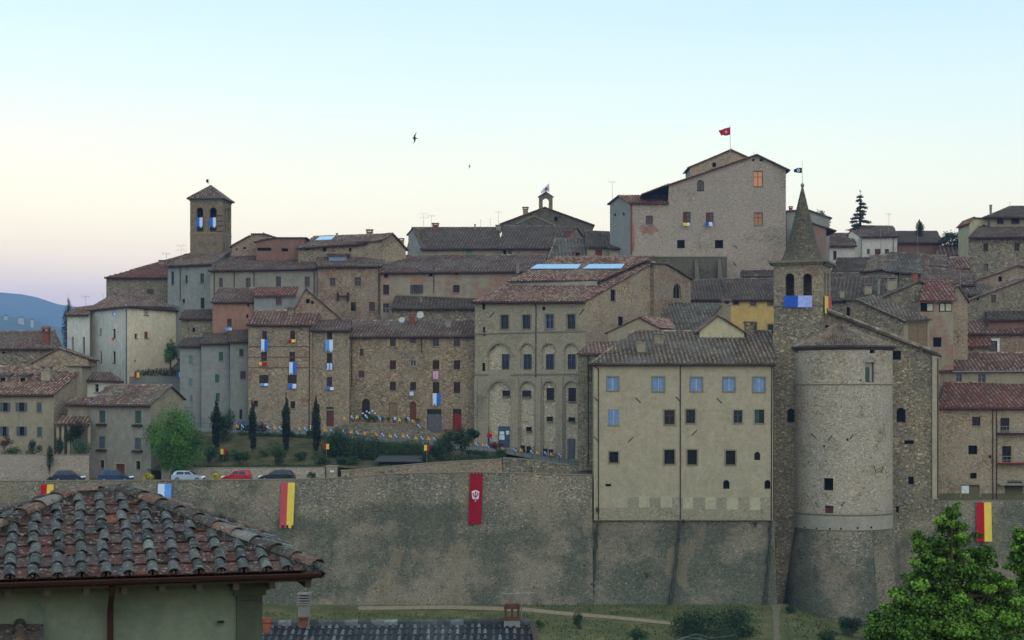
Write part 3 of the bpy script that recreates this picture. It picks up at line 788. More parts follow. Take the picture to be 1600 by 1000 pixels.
for px, row, w_, lab in ((6, 494.5, 5, 'tiny pale farmhouse low on the blue hillside, leftmost'), (28, 497, 8, 'longest of the tiny pale farmhouses on the blue hillside'), (48, 500, 4, 'tiny pale farmhouse on the blue hillside, nearest the convent cypress')):
    q = W(px, row+1.5, 2540); mb = MBd('far_wall'); s_ = w_/F*2540; mb.obox(q-V((0, 0, 14)), (s_, 0, 0), (0, s_*.6, 0), (0, 0, 16)); hr_ = root('farmhouse', lab, 'house', q, 'farmhouses on the far hill'); mb.build('wall', 'far_wall', hr_)
    mb = MBd('ro_brown'); a, b = q+V((-1, -1, 2)), q+V((s_+1, -1, 2)); c, d = q+V((s_+1, s_*.3, 4)), q+V((-1, s_*.3, 4)); mb.poly([a, b, c, d]); mb.poly([d, c, q+V((s_+1, s_*.6+1, 2)), q+V((-1, s_*.6+1, 2))]); mb.build('roof', 'ro_brown', hr_)
# ================================================================== TOWN WALL
mb = MBd('wall_rubble')
tops = [(-620, 752), (-160, 752), (0, 752), (250, 751), (395, 750), (480, 749), (520, 747.5), (560, 744.5), (600, 741), (680, 739), (740, 738), (830, 740), (925, 743)]
ws = []
for px, py in tops: ws.append((px, py))
cols = []
for k in range(len(tops)-1):
    (x0, y0), (x1, y1) = tops[k], tops[k+1]; n_ = max(1, int((x1-x0)/30))
    for q in range(n_): cols.append((x0+(x1-x0)*q/n_, y0+(y1-y0)*q/n_))
cols.append(tops[-1])
cols += [(x, 812) for x in (926, 960, 1000, 1063, 1064, 1120, 1160, 1206, 1210)]
rows = []
for px, py in cols:
    X = (px-CX)/F*200; pt = W(px, py, 200); zb_ = terr(X, 196)-1.5
    zk = W(0, 822, 200).z
    bul = .35*math.sin(px*.013)+.25*math.sin(px*.031+1)
    if 500 < px < 540: bul += .5
    r_ = [V((X, 202, pt.z)), V((X, 200, pt.z))]; zt_ = min(zk, pt.z-.4) if px > 925 else pt.z
    if px > 925: r_.append(V((X, 199.95, zt_)))
    NS_ = 10 if px > 925 else 11
    for q_ in range(1, NS_+1): t_ = q_/NS_; r_.append(V((X+.0, 199.95-(t_**1.6)*2.9+bul*1.2*t_*(1-t_), zt_*(1-t_)+zb_*t_)))
    r_.append(V((X, 202, zb_))); rows.append(r_)
for a, b in zip(rows, rows[1:]):
    for q in range(len(a)-1): mb.poly([a[q+1], b[q+1], b[q], a[q]])
    mb.poly([a[0], b[0], b[-1], a[-1]])
mb.poly(rows[0]); mb.poly(list(reversed(rows[-1])))
tw = root('town_wall', 'long battered rubble town wall running beneath the terrace street and the cream building', 'wall', W(500, 950, 199)); 
mb.build('wall', 'wall_rubble', tw)
mb = MBd('stone_trim')
for (x0, y0), (x1, y1) in zip(tops, tops[1:]):
    a, b = W(x0, y0, 200), W(x1, y1, 200)
    mb.box8([a+V((0, -.08, -.02)), b+V((0, -.08, -.02)), b+V((0, .45, -.02)), a+V((0, .45, -.02))], [a+V((0, -.08, .1)), b+V((0, -.08, .1)), b+V((0, .45, .1)), a+V((0, .45, .1))])
mb.build('coping', 'stone_trim', tw)
def wallY(px, row):
    z = W(px, row, 200).z; zt_ = W(0, 812, 200).z if px > 925 else z+5; zb_ = terr((px-CX)/F*200, 196)-1.5
    t_ = min(1, max(0, (zt_-z)/(zt_-zb_))); return 199.95-(t_**1.6)*2.9
def streak(pts, w0, w1, nm='damp_streak'):
    mb = MBd('moss_damp'); n_ = 26; L_ = []
    for k in range(n_+1):
        t_ = k/n_; x = lerp(t_, [(0, pts[0][0]), (.5, pts[1][0]), (1, pts[2][0])]); y = lerp(t_, [(0, pts[0][1]), (.5, pts[1][1]), (1, pts[2][1])])
        w_ = (w0+(w1-w0)*t_)*random.uniform(.5, 1.25); Y = wallY(x, y); Y -= .25*1.2*((y-812)/140)*(1-(y-812)/140)*4*.35+.06+.3
        x += random.uniform(-.8, .8); a = W(x-w_/2, y, Y); b = W(x+w_/2, y, Y); L_.append((a, b))
    for (a, b), (c, d) in zip(L_, L_[1:]): mb.box8([c, d, d+V((0, .5, 0)), c+V((0, .5, 0))], [a, b, b+V((0, .5, 0)), a+V((0, .5, 0))])
    return mb.build(nm, 'moss_damp', tw)
streak([(935, 813), (929, 880), (922, 944)], 3, 9)
streak([(1063, 813), (1057, 880), (1048, 944)], 3, 6)
streak([(1205, 813), (1202, 880), (1196, 944)], 3, 6)
def free_wall(nm, label, pts, mat, th=.5, base=3, cat='wall', coping=True):
    """free-standing wall along (px,row,Y) stations"""
    P = [W(*p) for p in pts]; ro = root(nm, label, cat, (P[0]+P[-1])/2-V((0, 0, base)), None); mb = MBd(mat)
    for a, b in zip(P, P[1:]):
        n = V((b.y-a.y, -(b.x-a.x), 0)).normalized()
        if n.y > 0: n = -n
        d = -n*th; dz = V((0, 0, -base))
        mb.box8([a+dz, b+dz, b+d+dz, a+d+dz], [a, b, b+d, a+d])
    mb.build('wall', mat, ro)
    if coping:
        mb = MBd('stone_trim')
        for a, b in zip(P, P[1:]):
            n = V((b.y-a.y, -(b.x-a.x), 0)).normalized(); n = -n if n.y > 0 else n; d = -n*(th+.06); a, b = a+n*.04, b+n*.04; z = V((0, 0, .12))
            mb.box8([a, b, b+d, a+d], [a+z, b+z, b+d+z, a+d+z])
        mb.build('coping', 'stone_trim', ro)
    return ro
free_wall('garden_wall', 'low pale retaining wall behind the parked cars, below the cypress garden', [(252, 732, 207.8), (380, 731.5, 207.8), (508, 731, 207.8)], 'st_apse', .5, 3)
free_wall('terrace_wall', 'mottled stone wall rising right of the gate posts under the long hedge', [(546, 735, 206.8), (600, 730, 206.8), (660, 725, 206.8), (720, 721, 206.8), (785, 718, 206.8)], 'st_beige2', .5, 4)
free_wall('ramp_wall', 'dark rough stone wall beside the ramp at the foot of the arcaded palace', [(786, 716, 206.6), (830, 719, 206), (880, 726, 205), (926, 736, 204)], 'st_dark', .6, 4)
free_wall('retaining_wall', 'old stained retaining wall left of the grey house, with ivy hanging over it', [(-120, 711, 208.5), (40, 711, 208.5), (139, 712, 208.5)], 'st_castle', .6, 4)
free_wall('planter_wall', 'stone bank below the row of flower pots in front of the brown doors', [(520, 668, 228.5), (552, 661, 228.5), (655, 664, 228.5), (668, 672, 228.5), (690, 690, 228.5)], 'st_grey', .8, 3)
free_wall('forecourt_wall', 'blue-grey garden wall under the hedge beside the cream convent', [(202, 590, 244), (245, 588, 244), (284, 590, 244)], 'pl_bluegrey2', .4, 3)
gp_ = root('gate_pillars', 'pale stone gate piers with a small plaque, ending the garden wall', 'gate', W(518, 750, 205))
for x0, x1, y0 in ((510, 527, 729), (533, 546, 736)):
    a = W(x0, 752, 205.5); b = W(x1, y0, 205.5); mb = MBd('pl_beige'); mb.obox(a, (b.x-a.x, 0, 0), (0, 1, 0), (0, 0, b.z-a.z)); mb.obox(V((a.x-.08, a.y-.08, b.z)), (b.x-a.x+.16, 0, 0), (0, 1.16, 0), (0, 0, .12)); mb.build('gate_pier', 'pl_beige', gp_)
a = W(516, 738, 205.4); mb = MBd('emblem_white'); mb.obox(a, (.5, 0, 0), (0, .06, 0), (0, 0, .25)); mb.build('plaque', 'emblem_white', gp_)
a = W(527.5, 750, 205.6); mb = MBd('metal_dark')
for k in range(5): mb.obox(a+V((k*.09, 0, 0)), (.03, 0, 0), (0, .04, 0), (0, 0, 1.4))
mb.obox(a, (.42, 0, 0), (0, .04, 0), (0, 0, .06)); mb.obox(a+V((0, 0, 1.3)), (.42, 0, 0), (0, .04, 0), (0, 0, .06)); mb.build('gate_leaf', 'metal_dark', gp_)
# ================================================================== BUILDINGS
SB, SG = 'sh_brown', 'sh_green'
# ---- cream building on the wall
o = E('plaster_building', 'wide cream plastered building with blue shutters standing on the town wall beside the church', 928, 199.6, 1208, 199.6, 568, 568, 813,
      (990, 519), (1203, 519), p=20, wall='pl_cream', roof='ro_tower', hip=(1, 0), sp=.55, bk=2,
      win=[('s', 949, 589, 966, 610, 'sh_blue', 'stone_trim'), ('s', 1020, 589, 1038, 611, 'sh_blue', 'stone_trim'), ('s', 1079, 590, 1097, 611, 'sh_blue', 'stone_trim'), ('s', 1130, 590, 1148, 611, 'sh_blue', 'stone_trim'), ('s', 1177, 590, 1195, 612, 'sh_blue', 'stone_trim'),
           ('s', 950, 640, 967, 664, 'sh_blue'), ('g', 1038, 641, 1054, 663, 'fr_wood', 'stone_trim'), ('g', 1072, 640, 1086, 661, 'fr_dark', 'stone_trim'), ('g', 1146, 641, 1160, 661, 'sh_bluegrey', 'stone_trim_pale'), ('r', 1179, 640, 1194, 661, 'sh_greengrey', 'stone_trim_pale'),
           ('g', 952, 706, 966, 723, 'fr_dark', 'stone_trim'), ('g', 1038, 703, 1054, 725, 'fr_dark', 'stone_trim'), ('g', 1074, 703, 1089, 726, 'fr_dark', 'stone_trim'), ('g', 1134, 704, 1149, 726, 'fr_dark', 'stone_trim'),
           ('n', 1178.5, 706, 1188, 719), ('N', 1130, 750, 1140, 764), ('N', 1194.5, 750, 1204, 764), ('v', 946, 756, 955, 760)],
      chim=[(995, 530, 1008, 550, 'plaster'), (1022, 521, 1036, 537, 'plaster')],
      pipes=[[(920, 569), (930, 572), (935, 577), (935, 812)], [(1065, 568), (1063, 575), (1063, 812)], [(1206, 570), (1205, 812)]])
fr = o.front; mb = MBd('st_plinth')
slab(fr, mb, fr.uv(fr.at(928.5, 0))[0], fr.at(0, 812).z, fr.uv(fr.at(1208, 0))[0], fr.at(0, 793).z, 0, .03); mb.build('plinth', 'st_plinth', o.root)
for x0, x1, y0, y1 in ((998, 1015, 775, 793), (1032, 1050, 775, 793), (1067, 1083, 777, 795), (1102, 1119, 777, 796), (1136, 1153, 778, 796), (1171, 1188, 778, 797)):
    mb = MBd('pl_blocklight'); slab(fr, mb, fr.uv(fr.at(x0, 0))[0], fr.at(0, y1).z, fr.uv(fr.at(x1, 0))[0], fr.at(0, y0).z, 0, .05)
    mb.build('plaster_patch', 'pl_blocklight', o.root)
for x0, x1 in ((981, 998), (1015, 1032), (1050, 1067), (1083, 1102), (1119, 1136), (1153, 1171), (1188, 1207)):
    mb = MBd('pl_blockgrey'); slab(fr, mb, fr.uv(fr.at(x0, 0))[0]+.01, fr.at(0, 793).z, fr.uv(fr.at(x1, 0))[0]-.01, fr.at(0, 777).z, 0, .02)
    mb.build('stone_patch', 'st_plinth', o.root)
CREAM = o
for x, y, s_ in ((997, 625, 1), (1124, 626, 1), (985, 687, -1), (1085, 676, -1), (1060, 624, 1), (932, 624, 1), (932, 686, 1)):
    mb = MBd('metal_dark'); a, b = fr.at(x-4, y-4*s_, .05), fr.at(x+4, y+4*s_, .05); mb.tube(a, b, .05, n=5); mb.build('wall_anchor', 'metal_dark', o.root)
# small low annex left of the cream building
E('house', 'low annex with a patched red roof wedged between palace and cream building', 903, 203, 958, 203, 553, 553, 735, (925, 536), (1000, 533), p=16, wall='st_grey', roof='ro_mix', cat='house', pipes=[[(919, 555), (919, 725)]], shed=True, gutter=False)
# ---- houses between cream building and yellow house
G('house', 'house with a small front gable and a grey L-shaped roof behind the cream building', 950, 214, 1030, 214, [(950, 520), (1000, 497), (1030, 512)], 600, 9, wall='pl_beige', roof='ro_mix', win=[('g', 998, 523, 1009, 530)], vd=(.55, .83))
E('house', 'grey tiled house with a stone gable end behind the pale yellow gable', 1022, 217, 1094, 217, 516, 516, 600, (1048, 474), (1128, 476), p=19, wall='st_beige', roof='ro_grey', sp=.5, shed=True, gutter=False)
G('house', 'pale yellow gabled house end just above the cream building roof', 1093, 209, 1163, 209, [(1093, 517), (1122, 494), (1163, 520)], 590, 8, wall='pl_paleyellow', roof='ro_brown', chim=[(1128, 466, 1141, 500, 'plaster', 6), (1164, 502, 1177, 520, 'stone', 2)])
E('house', 'bright yellow plastered house with grey stone window frames behind the cream building', 1138, 246, 1250, 246, 468, 468, 560, (1130, 437), (1250, 437), p=20, wall='pl_yellow', roof='ro_dark',
  win=[('g', 1146, 469, 1154, 476, 'fr_dark', 'stone_trim'), ('g', 1173, 470, 1181, 477, 'fr_dark', 'stone_trim'), ('g', 1200, 470, 1208, 477, 'fr_dark', 'stone_trim'), ('g', 1173, 504, 1182, 522, 'fr_dark', 'stone_trim'), ('g', 1200, 507, 1208, 522, 'fr_dark', 'stone_trim')])
E('house', 'dark stone house with a mossy grey roof left of the bright yellow house', 1070, 247, 1136, 246.5, 468, 468, 560, (1068, 441), (1131, 437), p=19, wall='st_dark', roof='ro_dark')
# ---- arcaded palace
o = E('palace', 'large stone palace with tall blind arches and skylights in its roof', 742, 230, 915, 220, 471, 470, 745, (865, 411), (1021, 411), p=20, wall='st_palazzo', roof='ro_mix', bk=1.15, sp=.55, swall='st_tan', oh=.6,
      win=[('g', 782, 492, 795, 514, 'sh_greengrey', 'stone_trim'), ('g', 816, 492, 829, 514, 'sh_greengrey', 'stone_trim'), ('g', 852, 491, 865, 514, 'sh_blue', 'stone_trim'), ('g', 886, 491, 899, 514, 'sh_greengrey', 'stone_trim'),
           ('v', 847, 479, 852, 485), ('v', 753, 474, 758, 484), ('v', 754, 511, 758, 525), ('v', 753, 567, 758, 580),
           ('N', 763, 537, 798, 577, 'st_niche'), ('N', 813, 537, 834, 577, 'st_niche'), ('N', 847, 537, 868, 577, 'st_niche'), ('N', 882, 537, 902, 577, 'st_niche'),
           ('N', 763, 596, 798, 700, 'st_niche'), ('N', 813, 596, 835, 705, 'st_niche'), ('N', 848, 596, 868, 712, 'st_niche'), ('N', 882, 596, 902, 718, 'st_niche')],
      swin=[('g', 954, 453, 962, 470), ('g', 966, 495, 974, 509), ('v', 1025, 424, 1032, 433)],
      pipes=[[(835, 472), (838, 480), (837, 712)]])
PAL = o; fr = o.front
# the niches are closed by a back wall; windows and doors sit in it
for c_ in list(o.root.children):
    if c_.name.startswith('window') and c_.active_material and c_.active_material.name == 'st_niche':
        for k in list(c_.children): k.data.materials[0] = MATS['st_niche']; k.name = 'niche_wall'
        c_.name = 'blind_arch'
class Off:
    pass
niche = VP(fr.A-fr.n*.10, fr.B-fr.n*.10)
def inner(w_):
    r_ = window(niche, w_, PAL.root, depth=.06); return r_
for x0, y0, x1, y1 in ((784, 553, 795, 577), (818, 553, 830, 577), (853, 553, 865, 577), (887, 553, 899, 577)): inner(('g', x0, y0, x1, y1, 'sh_bluegrey'))
for x0, y0, x1, y1 in ((785, 610, 796, 619), (816, 610, 829, 620), (854, 606, 865, 625), (888, 606, 899, 627), (822, 667, 830, 674), (854, 651, 863, 658), (888, 652, 898, 659)): inner(('g', x0, y0, x1, y1, 'fr_dark'))
d_ = inner(('D', 778, 666, 796, 699, 'dr_blue')); inner(('D', 886, 685, 898, 717, 'dr_grey'))
mb = MBd('panel_white')
for x0, y0, x1, y1 in ((781, 674, 788, 679), (780.5, 680, 788.5, 687), (791, 673, 796, 679)):
    a, b = niche.uv(niche.at(x0, y1)), niche.uv(niche.at(x1, y0)); slab(niche, mb, a[0], a[1], b[0], b[1], .03, .05)
pn = mb.build('notice', 'panel_white', d_)
# string courses, pilasters
mb = MBd('stone_trim')
for x0, x1, yy in ((742, 915, 517), (742, 763, 585), (798, 915, 584)):
    a, b = fr.uv(fr.at(x0, yy)), fr.uv(fr.at(x1, yy)); slab(fr, mb, a[0], min(a[1], b[1])-.08, b[0], min(a[1], b[1])+.1, 0, .12)
mb.build('string_course', 'stone_trim', o.root)
for x0, x1, y1 in ((742, 746, 700), (800, 811, 702), (837.5, 846, 708), (870, 880, 715), (904, 914, 722)):
    mb = MBd('st_palazzo'); a, b = fr.uv(fr.at(x0, 0))[0], fr.uv(fr.at(x1, 0))[0]; slab(fr, mb, a, fr.at(x0, y1).z-1, b, fr.at(x0, 590).z, 0, .18); mb.build('pilaster', 'st_palazzo', o.root)
for (xa_, xb_, yt) in ((763, 798, 537), (813, 834, 537), (847, 868, 537), (882, 902, 537), (763, 798, 596), (813, 835, 596), (848, 868, 596), (882, 902, 596)):
    mb = MBd('stone_trim'); pts = arch_pts(fr, xa_, yt, xb_, yt+40, 10)[2:]; c_ = (pts[0]+pts[-1])/2
    for p_, q_ in zip(pts, pts[1:]):
        po, qo = c_+(p_-c_)*1.16, c_+(q_-c_)*1.16; n_ = fr.n3*.07
        mb.box8([p_+n_*.02, q_+n_*.02, qo+n_*.02, po+n_*.02], [p_+n_, q_+n_, qo+n_, po+n_])
    mb.build('arch_moulding', 'stone_trim', o.root)
for x0, y0, x1, y1 in ((766, 495, 773, 487), (765, 549, 774, 541), (905, 492, 913, 483)): mb = MBd('metal_dark'); mb.tube(fr.at(x0, y0, .05), fr.at(x1, y1, .05), .05, n=5); mb.build('wall_anchor', 'metal_dark', o.root)
# upper raised roof slab over a pale clerestory strip
P4 = [o.onroof(792, 449), o.onroof(936, 448), o.onroof(1023, 409.5), o.onroof(868, 409.5)]
mb = MBd('ro_mix'); up_ = V((0, 0, .75)); roof_poly(mb, [p+up_ for p in P4], True, .55)
mb.build('upper_roof', 'ro_mix', o.root)
mb = MBd('pl_band'); a, b = P4[0]+V((.3, .25, 0)), P4[1]+V((-.3, .1, 0)); mb.box8([a, b, b+V((.1, .3, 0)), a+V((.1, .3, 0))], [a+V((0, 0, .8)), b+V((0, 0, .8)), b+V((.1, .3, .8)), a+V((.1, .3, .8))]); mb.build('clerestory', 'pl_band', o.root)
for x0, x1 in ((829, 908), (911, 976)):
    q = [o.onroof(x0, 431.5), o.onroof(x1-5, 431.5), o.onroof(x1, 425), o.onroof(x0+10, 425)]; mb = MBd('skylight'); u_ = V((0, 0, 1.08)); mb.box8([p+u_ for p in q], [p+u_+V((0, 0, .1)) for p in q]); mb.build('skylight', 'skylight', o.root)
ch = o.onroof(809, 430); chimney(o.roof, ch+V((0, 0, .6)), .5, 1.1, 'pipe')
# end block of palace with round headed window
G('house', 'narrow stone end block with a tall round-headed window adjoining the palace', 1022, 233, 1079, 241, [(1022, 412), (1040, 413), (1079, 437)], 520, 8, wall='st_red', roof='ro_brown', win=[('n', 1052, 443, 1064, 468, 'stone_trim', None)])
# ---- middle row, houses M
o = E('house', 'tall stone house with blue and white banners under two windows, left of the narrow house', 388, 232, 487, 232, 507, 508, 690, (401, 487), (500, 487), p=17, wall='st_beige2', roof='ro_mix',
  win=[('s', 410, 517, 417, 530, SB), ('s', 453.5, 517, 461, 530, SB), ('s', 408, 550, 417, 564, SB), ('s', 452, 550, 461, 565, SB), ('o', 409, 586, 416, 599, SB), ('o', 453, 586, 460, 599, SB), ('g', 396, 626, 403, 635), ('g', 454, 627, 461, 638)],
  pipes=[[(484, 510), (483, 675)]], chim=[(450, 481, 460, 492, 'stone')])
MA = o
mb = MBd('brick')
for y_ in (541.5, 558, 574.5):
    a, b = o.front.uv(o.front.at(389, y_)), o.front.uv(o.front.at(482, y_)); slab(o.front, mb, a[0], a[1]-.07, b[0], a[1]+.07, 0, .03)
mb.build('brick_course', 'brick', o.root)
MB2 = E('house', 'narrow plain stone house with one blue and white banner and a brown street door', 487.5, 232.4, 546, 232.4, 516, 516, 690, (497, 500), (547, 500), p=15, wall='st_beige2', roof='ro_brown',
  win=[('s', 511, 517, 519, 530, SB), ('s', 510.5, 552, 519, 567, SB), ('g', 510.5, 589, 519, 604, SB), ('g', 509.5, 636, 521, 639), ('D', 510, 642, 521.5, 666, 'dr_brown')])
o = E('house', 'long stone house with four window columns and a big grey garage door', 546.5, 233.6, 742, 232.2, 526, 525, 705, (560, 503), (741, 502), p=17, wall='st_beige', roof='ro_brown',
  win=[('g', 562, 545, 568, 556), ('g', 560, 579, 569, 590, 'sh_palered'), ('o', 609.5, 528.5, 618.5, 541, 'sh_yellowish'), ('g', 641, 529, 649.5, 536), ('g', 676, 529, 686, 541, 'sh_bluegrey'), ('g', 709, 528, 719, 541, SB),
       ('s', 609, 563, 618.5, 577, SB), ('g', 641, 563, 650, 572, 'fr_white'), ('s', 676, 563, 686.5, 577, SB), ('s', 709, 563, 719, 577, SB),
       ('s', 609, 596.5, 618.5, 610, SB), ('g', 641, 597, 650, 610), ('s', 676, 597, 686.5, 615, SB), ('s', 709, 597, 719, 614, SB),
       ('A', 565.5, 623, 578, 652, 'fr_dark'), ('D', 607.5, 629, 621, 655, 'dr_tan'), ('A', 640.5, 627, 650.5, 657, 'dr_brown'), ('G', 667, 639, 690, 676, 'dr_grey'), ('G', 707.5, 639, 721, 674, 'dr_red')],
  pipes=[[(550, 527), (550, 605)], [(659, 527), (659, 552)]], chim=[(696, 497, 705, 512, 'grey'), (640, 490, 648, 508, 'brick')])
MC = o
for px, row, w_, nm_ in ((657, 492, .55, 'satellite_dish'), (628, 500, .45, 'satellite_dish')):
    q = o.onroof(px, 506); rt = root('satellite_dish', 'white satellite dish on the roof of the long stone house' if px == 657 else 'small pale satellite dish left of the white one on the long stone house roof', 'satellite dish', q+V((0, 0, .1)), None)
    c = W(px, row, q.y); mb = MBd('metal_grey'); mb.tube(q, c, .035, n=6); mb.build('mast', 'metal_grey', rt)
    mb = MBd('sat'); dd = V((-.25, -1, .25)).normalized(); mt = dd.to_track_quat('Z', 'Y').to_matrix(); 
    for k in range(3):
        r0_, r1_ = w_*k/3, w_*(k+1)/3
        for j in range(14):
            a0_, a1_ = 2*math.pi*j/14, 2*math.pi*(j+1)/14
            f_ = lambda r_, a_: c+mt@V((r_*math.cos(a_), r_*math.sin(a_), .35*r_*r_))
            mb.poly([f_(r0_, a0_), f_(r1_, a0_), f_(r1_, a1_), f_(r0_, a1_)] if k else [f_(0, 0), f_(r1_, a0_), f_(r1_, a1_)])
    mb.build('dish', 'sat', rt); mb = MBd('metal_grey'); mb.tube(c-mt@V((0, w_, 0)), c+mt@V((0, 0, w_)), .02, n=5); mb.build('feed_arm', 'metal_grey', rt)
# blue-grey houses on the left of the row
E('house', 'low blue-grey house with one shutter column at the left end of the middle row', 281, 237, 314, 237, 541, 541, 690, (290, 530), (317, 528), p=14, wall='pl_bluegrey', roof='ro_dark', win=[('s', 295, 555, 301, 567, 'sh_teal'), ('s', 295.5, 591, 300.5, 601, 'sh_teal'), ('s', 297, 617, 301, 626, 'sh_teal')], shed=True)
E('house', 'blue-grey plastered house with three small green shutters', 314.5, 236, 359, 236, 537, 536, 700, (322, 520), (366, 519), p=15, wall='pl_bluegrey', roof='ro_dark', win=[('s', 342, 550, 348.5, 563, SG), ('s', 336, 585, 342.5, 597, SG), ('s', 337, 614, 343, 627, SG)], pipes=[[(359, 538), (360, 640)]], shed=True)
E('house', 'narrow blue-grey house leaning on the banner house, with a lean-to roof', 359.5, 234, 389, 234, 534, 533, 700, (366, 517), (391, 516), p=15, wall='pl_bluegrey2', roof='ro_dark', win=[('g', 374, 545, 380.5, 557, 'fr_dark'), ('g', 375.5, 580, 384, 592), ('D', 374, 640, 378.5, 655, 'fr_dark')], shed=True)
# second row behind
E('house', 'small rough stone house with a slit window beside the cream convent', 283, 243, 334, 243, 498, 498, 610, (290, 486), (336, 484), p=14, wall='st_grey', roof='ro_dark', win=[('v', 300.5, 512, 304.5, 519)], shed=True)
E('house', 'pink plastered house with a brick band and a blue flag under its window', 332, 242, 399, 242, 472, 472, 560, (344, 452), (403, 452), p=17, wall='pl_pink', roof='ro_brown', win=[('v', 386, 475, 389.5, 479), ('g', 355, 498, 362, 510), ('v', 385, 491, 388, 497)], oh=.35)
o = G('house', 'blue-grey house with a bright red roof strip and a red shutter', 397, 241, 491, 241, [(397, 463), (491, 463)], 540, 4, wall='pl_bluegrey', roof='ro_red', win=[('g', 431, 465, 440, 476, 'sh_red')], noroof=True)
mb = MBd('ro_red'); roof_poly(mb, [o.front.at(395, 464, .5), o.front.at(463, 463, .5), W(467, 449, 247), W(399, 450, 247)], True, .5); mb.build('roof', 'ro_red', o.root)
G('house', 'stone gabled house end with a rusty verge, right of the red roof strip', 461, 238, 534, 239, [(461, 482), (478, 452), (532, 500)], 560, 6, wall='st_red', roof='ro_brown', win=[('v', 478, 467, 484, 474), ('v', 486, 470, 490, 475)])
E('house', 'stone house with a broad moss-grey roof behind the long stone house', 612, 245, 744, 245, 482, 482, 560, (622, 460), (742, 459), p=17, wall='st_dark', roof='ro_dark', win=[('g', 710, 499, 718, 503)], sp=.55, chim=[(656, 467, 660, 474, 'pipe')])
# third row: long houses
E('house', 'long grey house with a sagging tiled roof and four dark downpipes', 328, 257, 496, 256, 423, 420, 520, (366, 400), (508, 390), p=13, wall='pl_grey', roof='ro_brown',
  win=[('g', 342, 434, 348, 450, 'sh_grey'), ('g', 384, 434, 391.5, 449, 'sh_grey'), ('g', 431, 432, 439, 448, 'sh_greengrey'), ('g', 476, 432, 484, 448, 'sh_grey')],
  pipes=[[(335, 424), (335, 480)], [(366, 423), (366, 450)], [(394, 423), (397, 428), (397, 452)], [(489, 421), (491, 426), (491, 465)]], bk=1.2)
o = E('house', 'patchy stone and red plaster house with a wooden wall bracket and a dormer', 496.5, 255, 596, 254, 417, 416, 540, (500, 387), (606, 388), p=16, wall='st_red', roof='ro_brown', bk=1.3,
  win=[('g', 515, 434, 524, 447, 'sh_grey'), ('g', 554, 433, 564, 447, 'sh_grey'), ('g', 548, 472, 556, 486, 'sh_brown'), ('g', 577, 472, 586, 486, 'sh_brown')], pipes=[[(592, 420), (592, 490)]])
mb = MBd('sh_brown'); q = o.front
for x_ in (528, 544): mb.obox(q.at(x_-1, 470, 0), q.u3*.25, q.n3*.5, (0, 0, 1.3))
mb.obox(q.at(528, 464, .3), q.u3*1.7, q.n3*.2, (0, 0, .2)); mb.build('wall_bracket', 'sh_brown', o.root)
# dormer
dq = o.onroof(527, 409); mb = MBd('pl_beige'); mb.obox(dq+V((-1.4, 0, -.3)), (2.9, 0, 0), (0, 3.5, 0), (0, 0, 1.3)); dm = mb.build('dormer', 'pl_beige', o.roof)
mb = MBd('ro_brown'); roof_poly(mb, [dq+V((-1.7, -.4, .95)), dq+V((1.8, -.4, .95)), dq+V((1.8, 4, 1.5)), dq+V((-1.7, 4, 1.5))], True, .5); mb.build('dormer_roof', 'ro_brown', o.roof)
mb = MBd('sh_blue')
for k in range(4): mb.obox(dq+V((-1.15+k*.62, -.06, .1)), (.5, 0, 0), (0, .05, 0), (0, 0, .6))
mb.build('dormer_window', 'sh_blue', o.roof)
o = E('house', 'long house with orange-pink plaster patches and a reddish stretch of roof', 595, 253, 846, 249, 426, 424, 560, (608, 401), (852, 400), p=17, wall='pl_pinkpatch', roof='ro_brown', bk=1.6,
  win=[('v', 600, 427, 606, 434), ('s', 598.5, 445, 608, 460, SB), ('g', 598.5, 474, 608.5, 488, SB), ('o', 646, 445, 656, 459, 'sh_greengrey'), ('s', 708, 445, 718, 457, SB), ('v', 670, 425.5, 676, 432), ('v', 710.5, 425.5, 716, 429)],
  pipes=[[(678, 415), (678, 458)]])
# upper left row
E('house', 'old stone house with a long red lean-to roof, left below the bell tower', 166, 272, 264, 272, 434, 434, 540, (205, 424), (300, 396), p=12, wall='st_grey', roof='ro_red', bk=1.4, win=[('g', 184, 456, 192, 461), ('g', 230, 452, 240, 460, 'fr_dark')], chim=[(249, 407, 258, 414, 'stone')], gutter=True)
E('house', 'tall blue-grey house with narrow windows directly below the bell tower', 262, 262, 332, 259, 416, 413, 560, (290, 399), (366, 389), p=12, wall='pl_bluegrey', roof='ro_brown', bk=1.3,
  win=[('g', 267.5, 424, 272, 445, 'sh_bluegrey'), ('g', 289.5, 430, 293, 443, 'sh_bluegrey'), ('g', 313, 427, 318.5, 442, 'sh_grey'), ('g', 313.5, 465, 319.5, 482, 'fr_dark'), ('g', 285, 467, 289, 473)], pipes=[[(282, 417), (282, 470)]])
# ridge pile right of the tower
G('house', 'low house with a raised red ridge roof right of the bell tower', 362, 272, 436, 272, [(362, 385), (391, 369), (392, 366), (412, 366), (436, 374)], 430, 8, wall='st_red', roof='ro_red', win=[('v', 368, 388, 371, 391), ('v', 380, 386, 385, 389)])
G('house', 'low reddish house whose dark window looks over the long grey roof', 400, 266, 476, 266, [(400, 378), (430, 372), (475, 372)], 430, 7, wall='pl_rust', roof='ro_brown', win=[('v', 402, 387, 424, 392), ('v', 440, 388, 450, 393)])
o = E('house', 'stone house with a blue skylight and two chimneys on its brown roof', 466, 263, 612, 260, 388, 378, 440, (492, 371), (612, 367), p=14, wall='st_beige2', roof='ro_brown', bk=2,
  win=[('v', 476, 387, 484, 391), ('v', 504, 386, 510, 393), ('v', 545, 387, 549, 393)], chim=[(573, 359, 582, 374, 'stone'), (525, 366, 528, 378, 'pipe')], gutter=True)
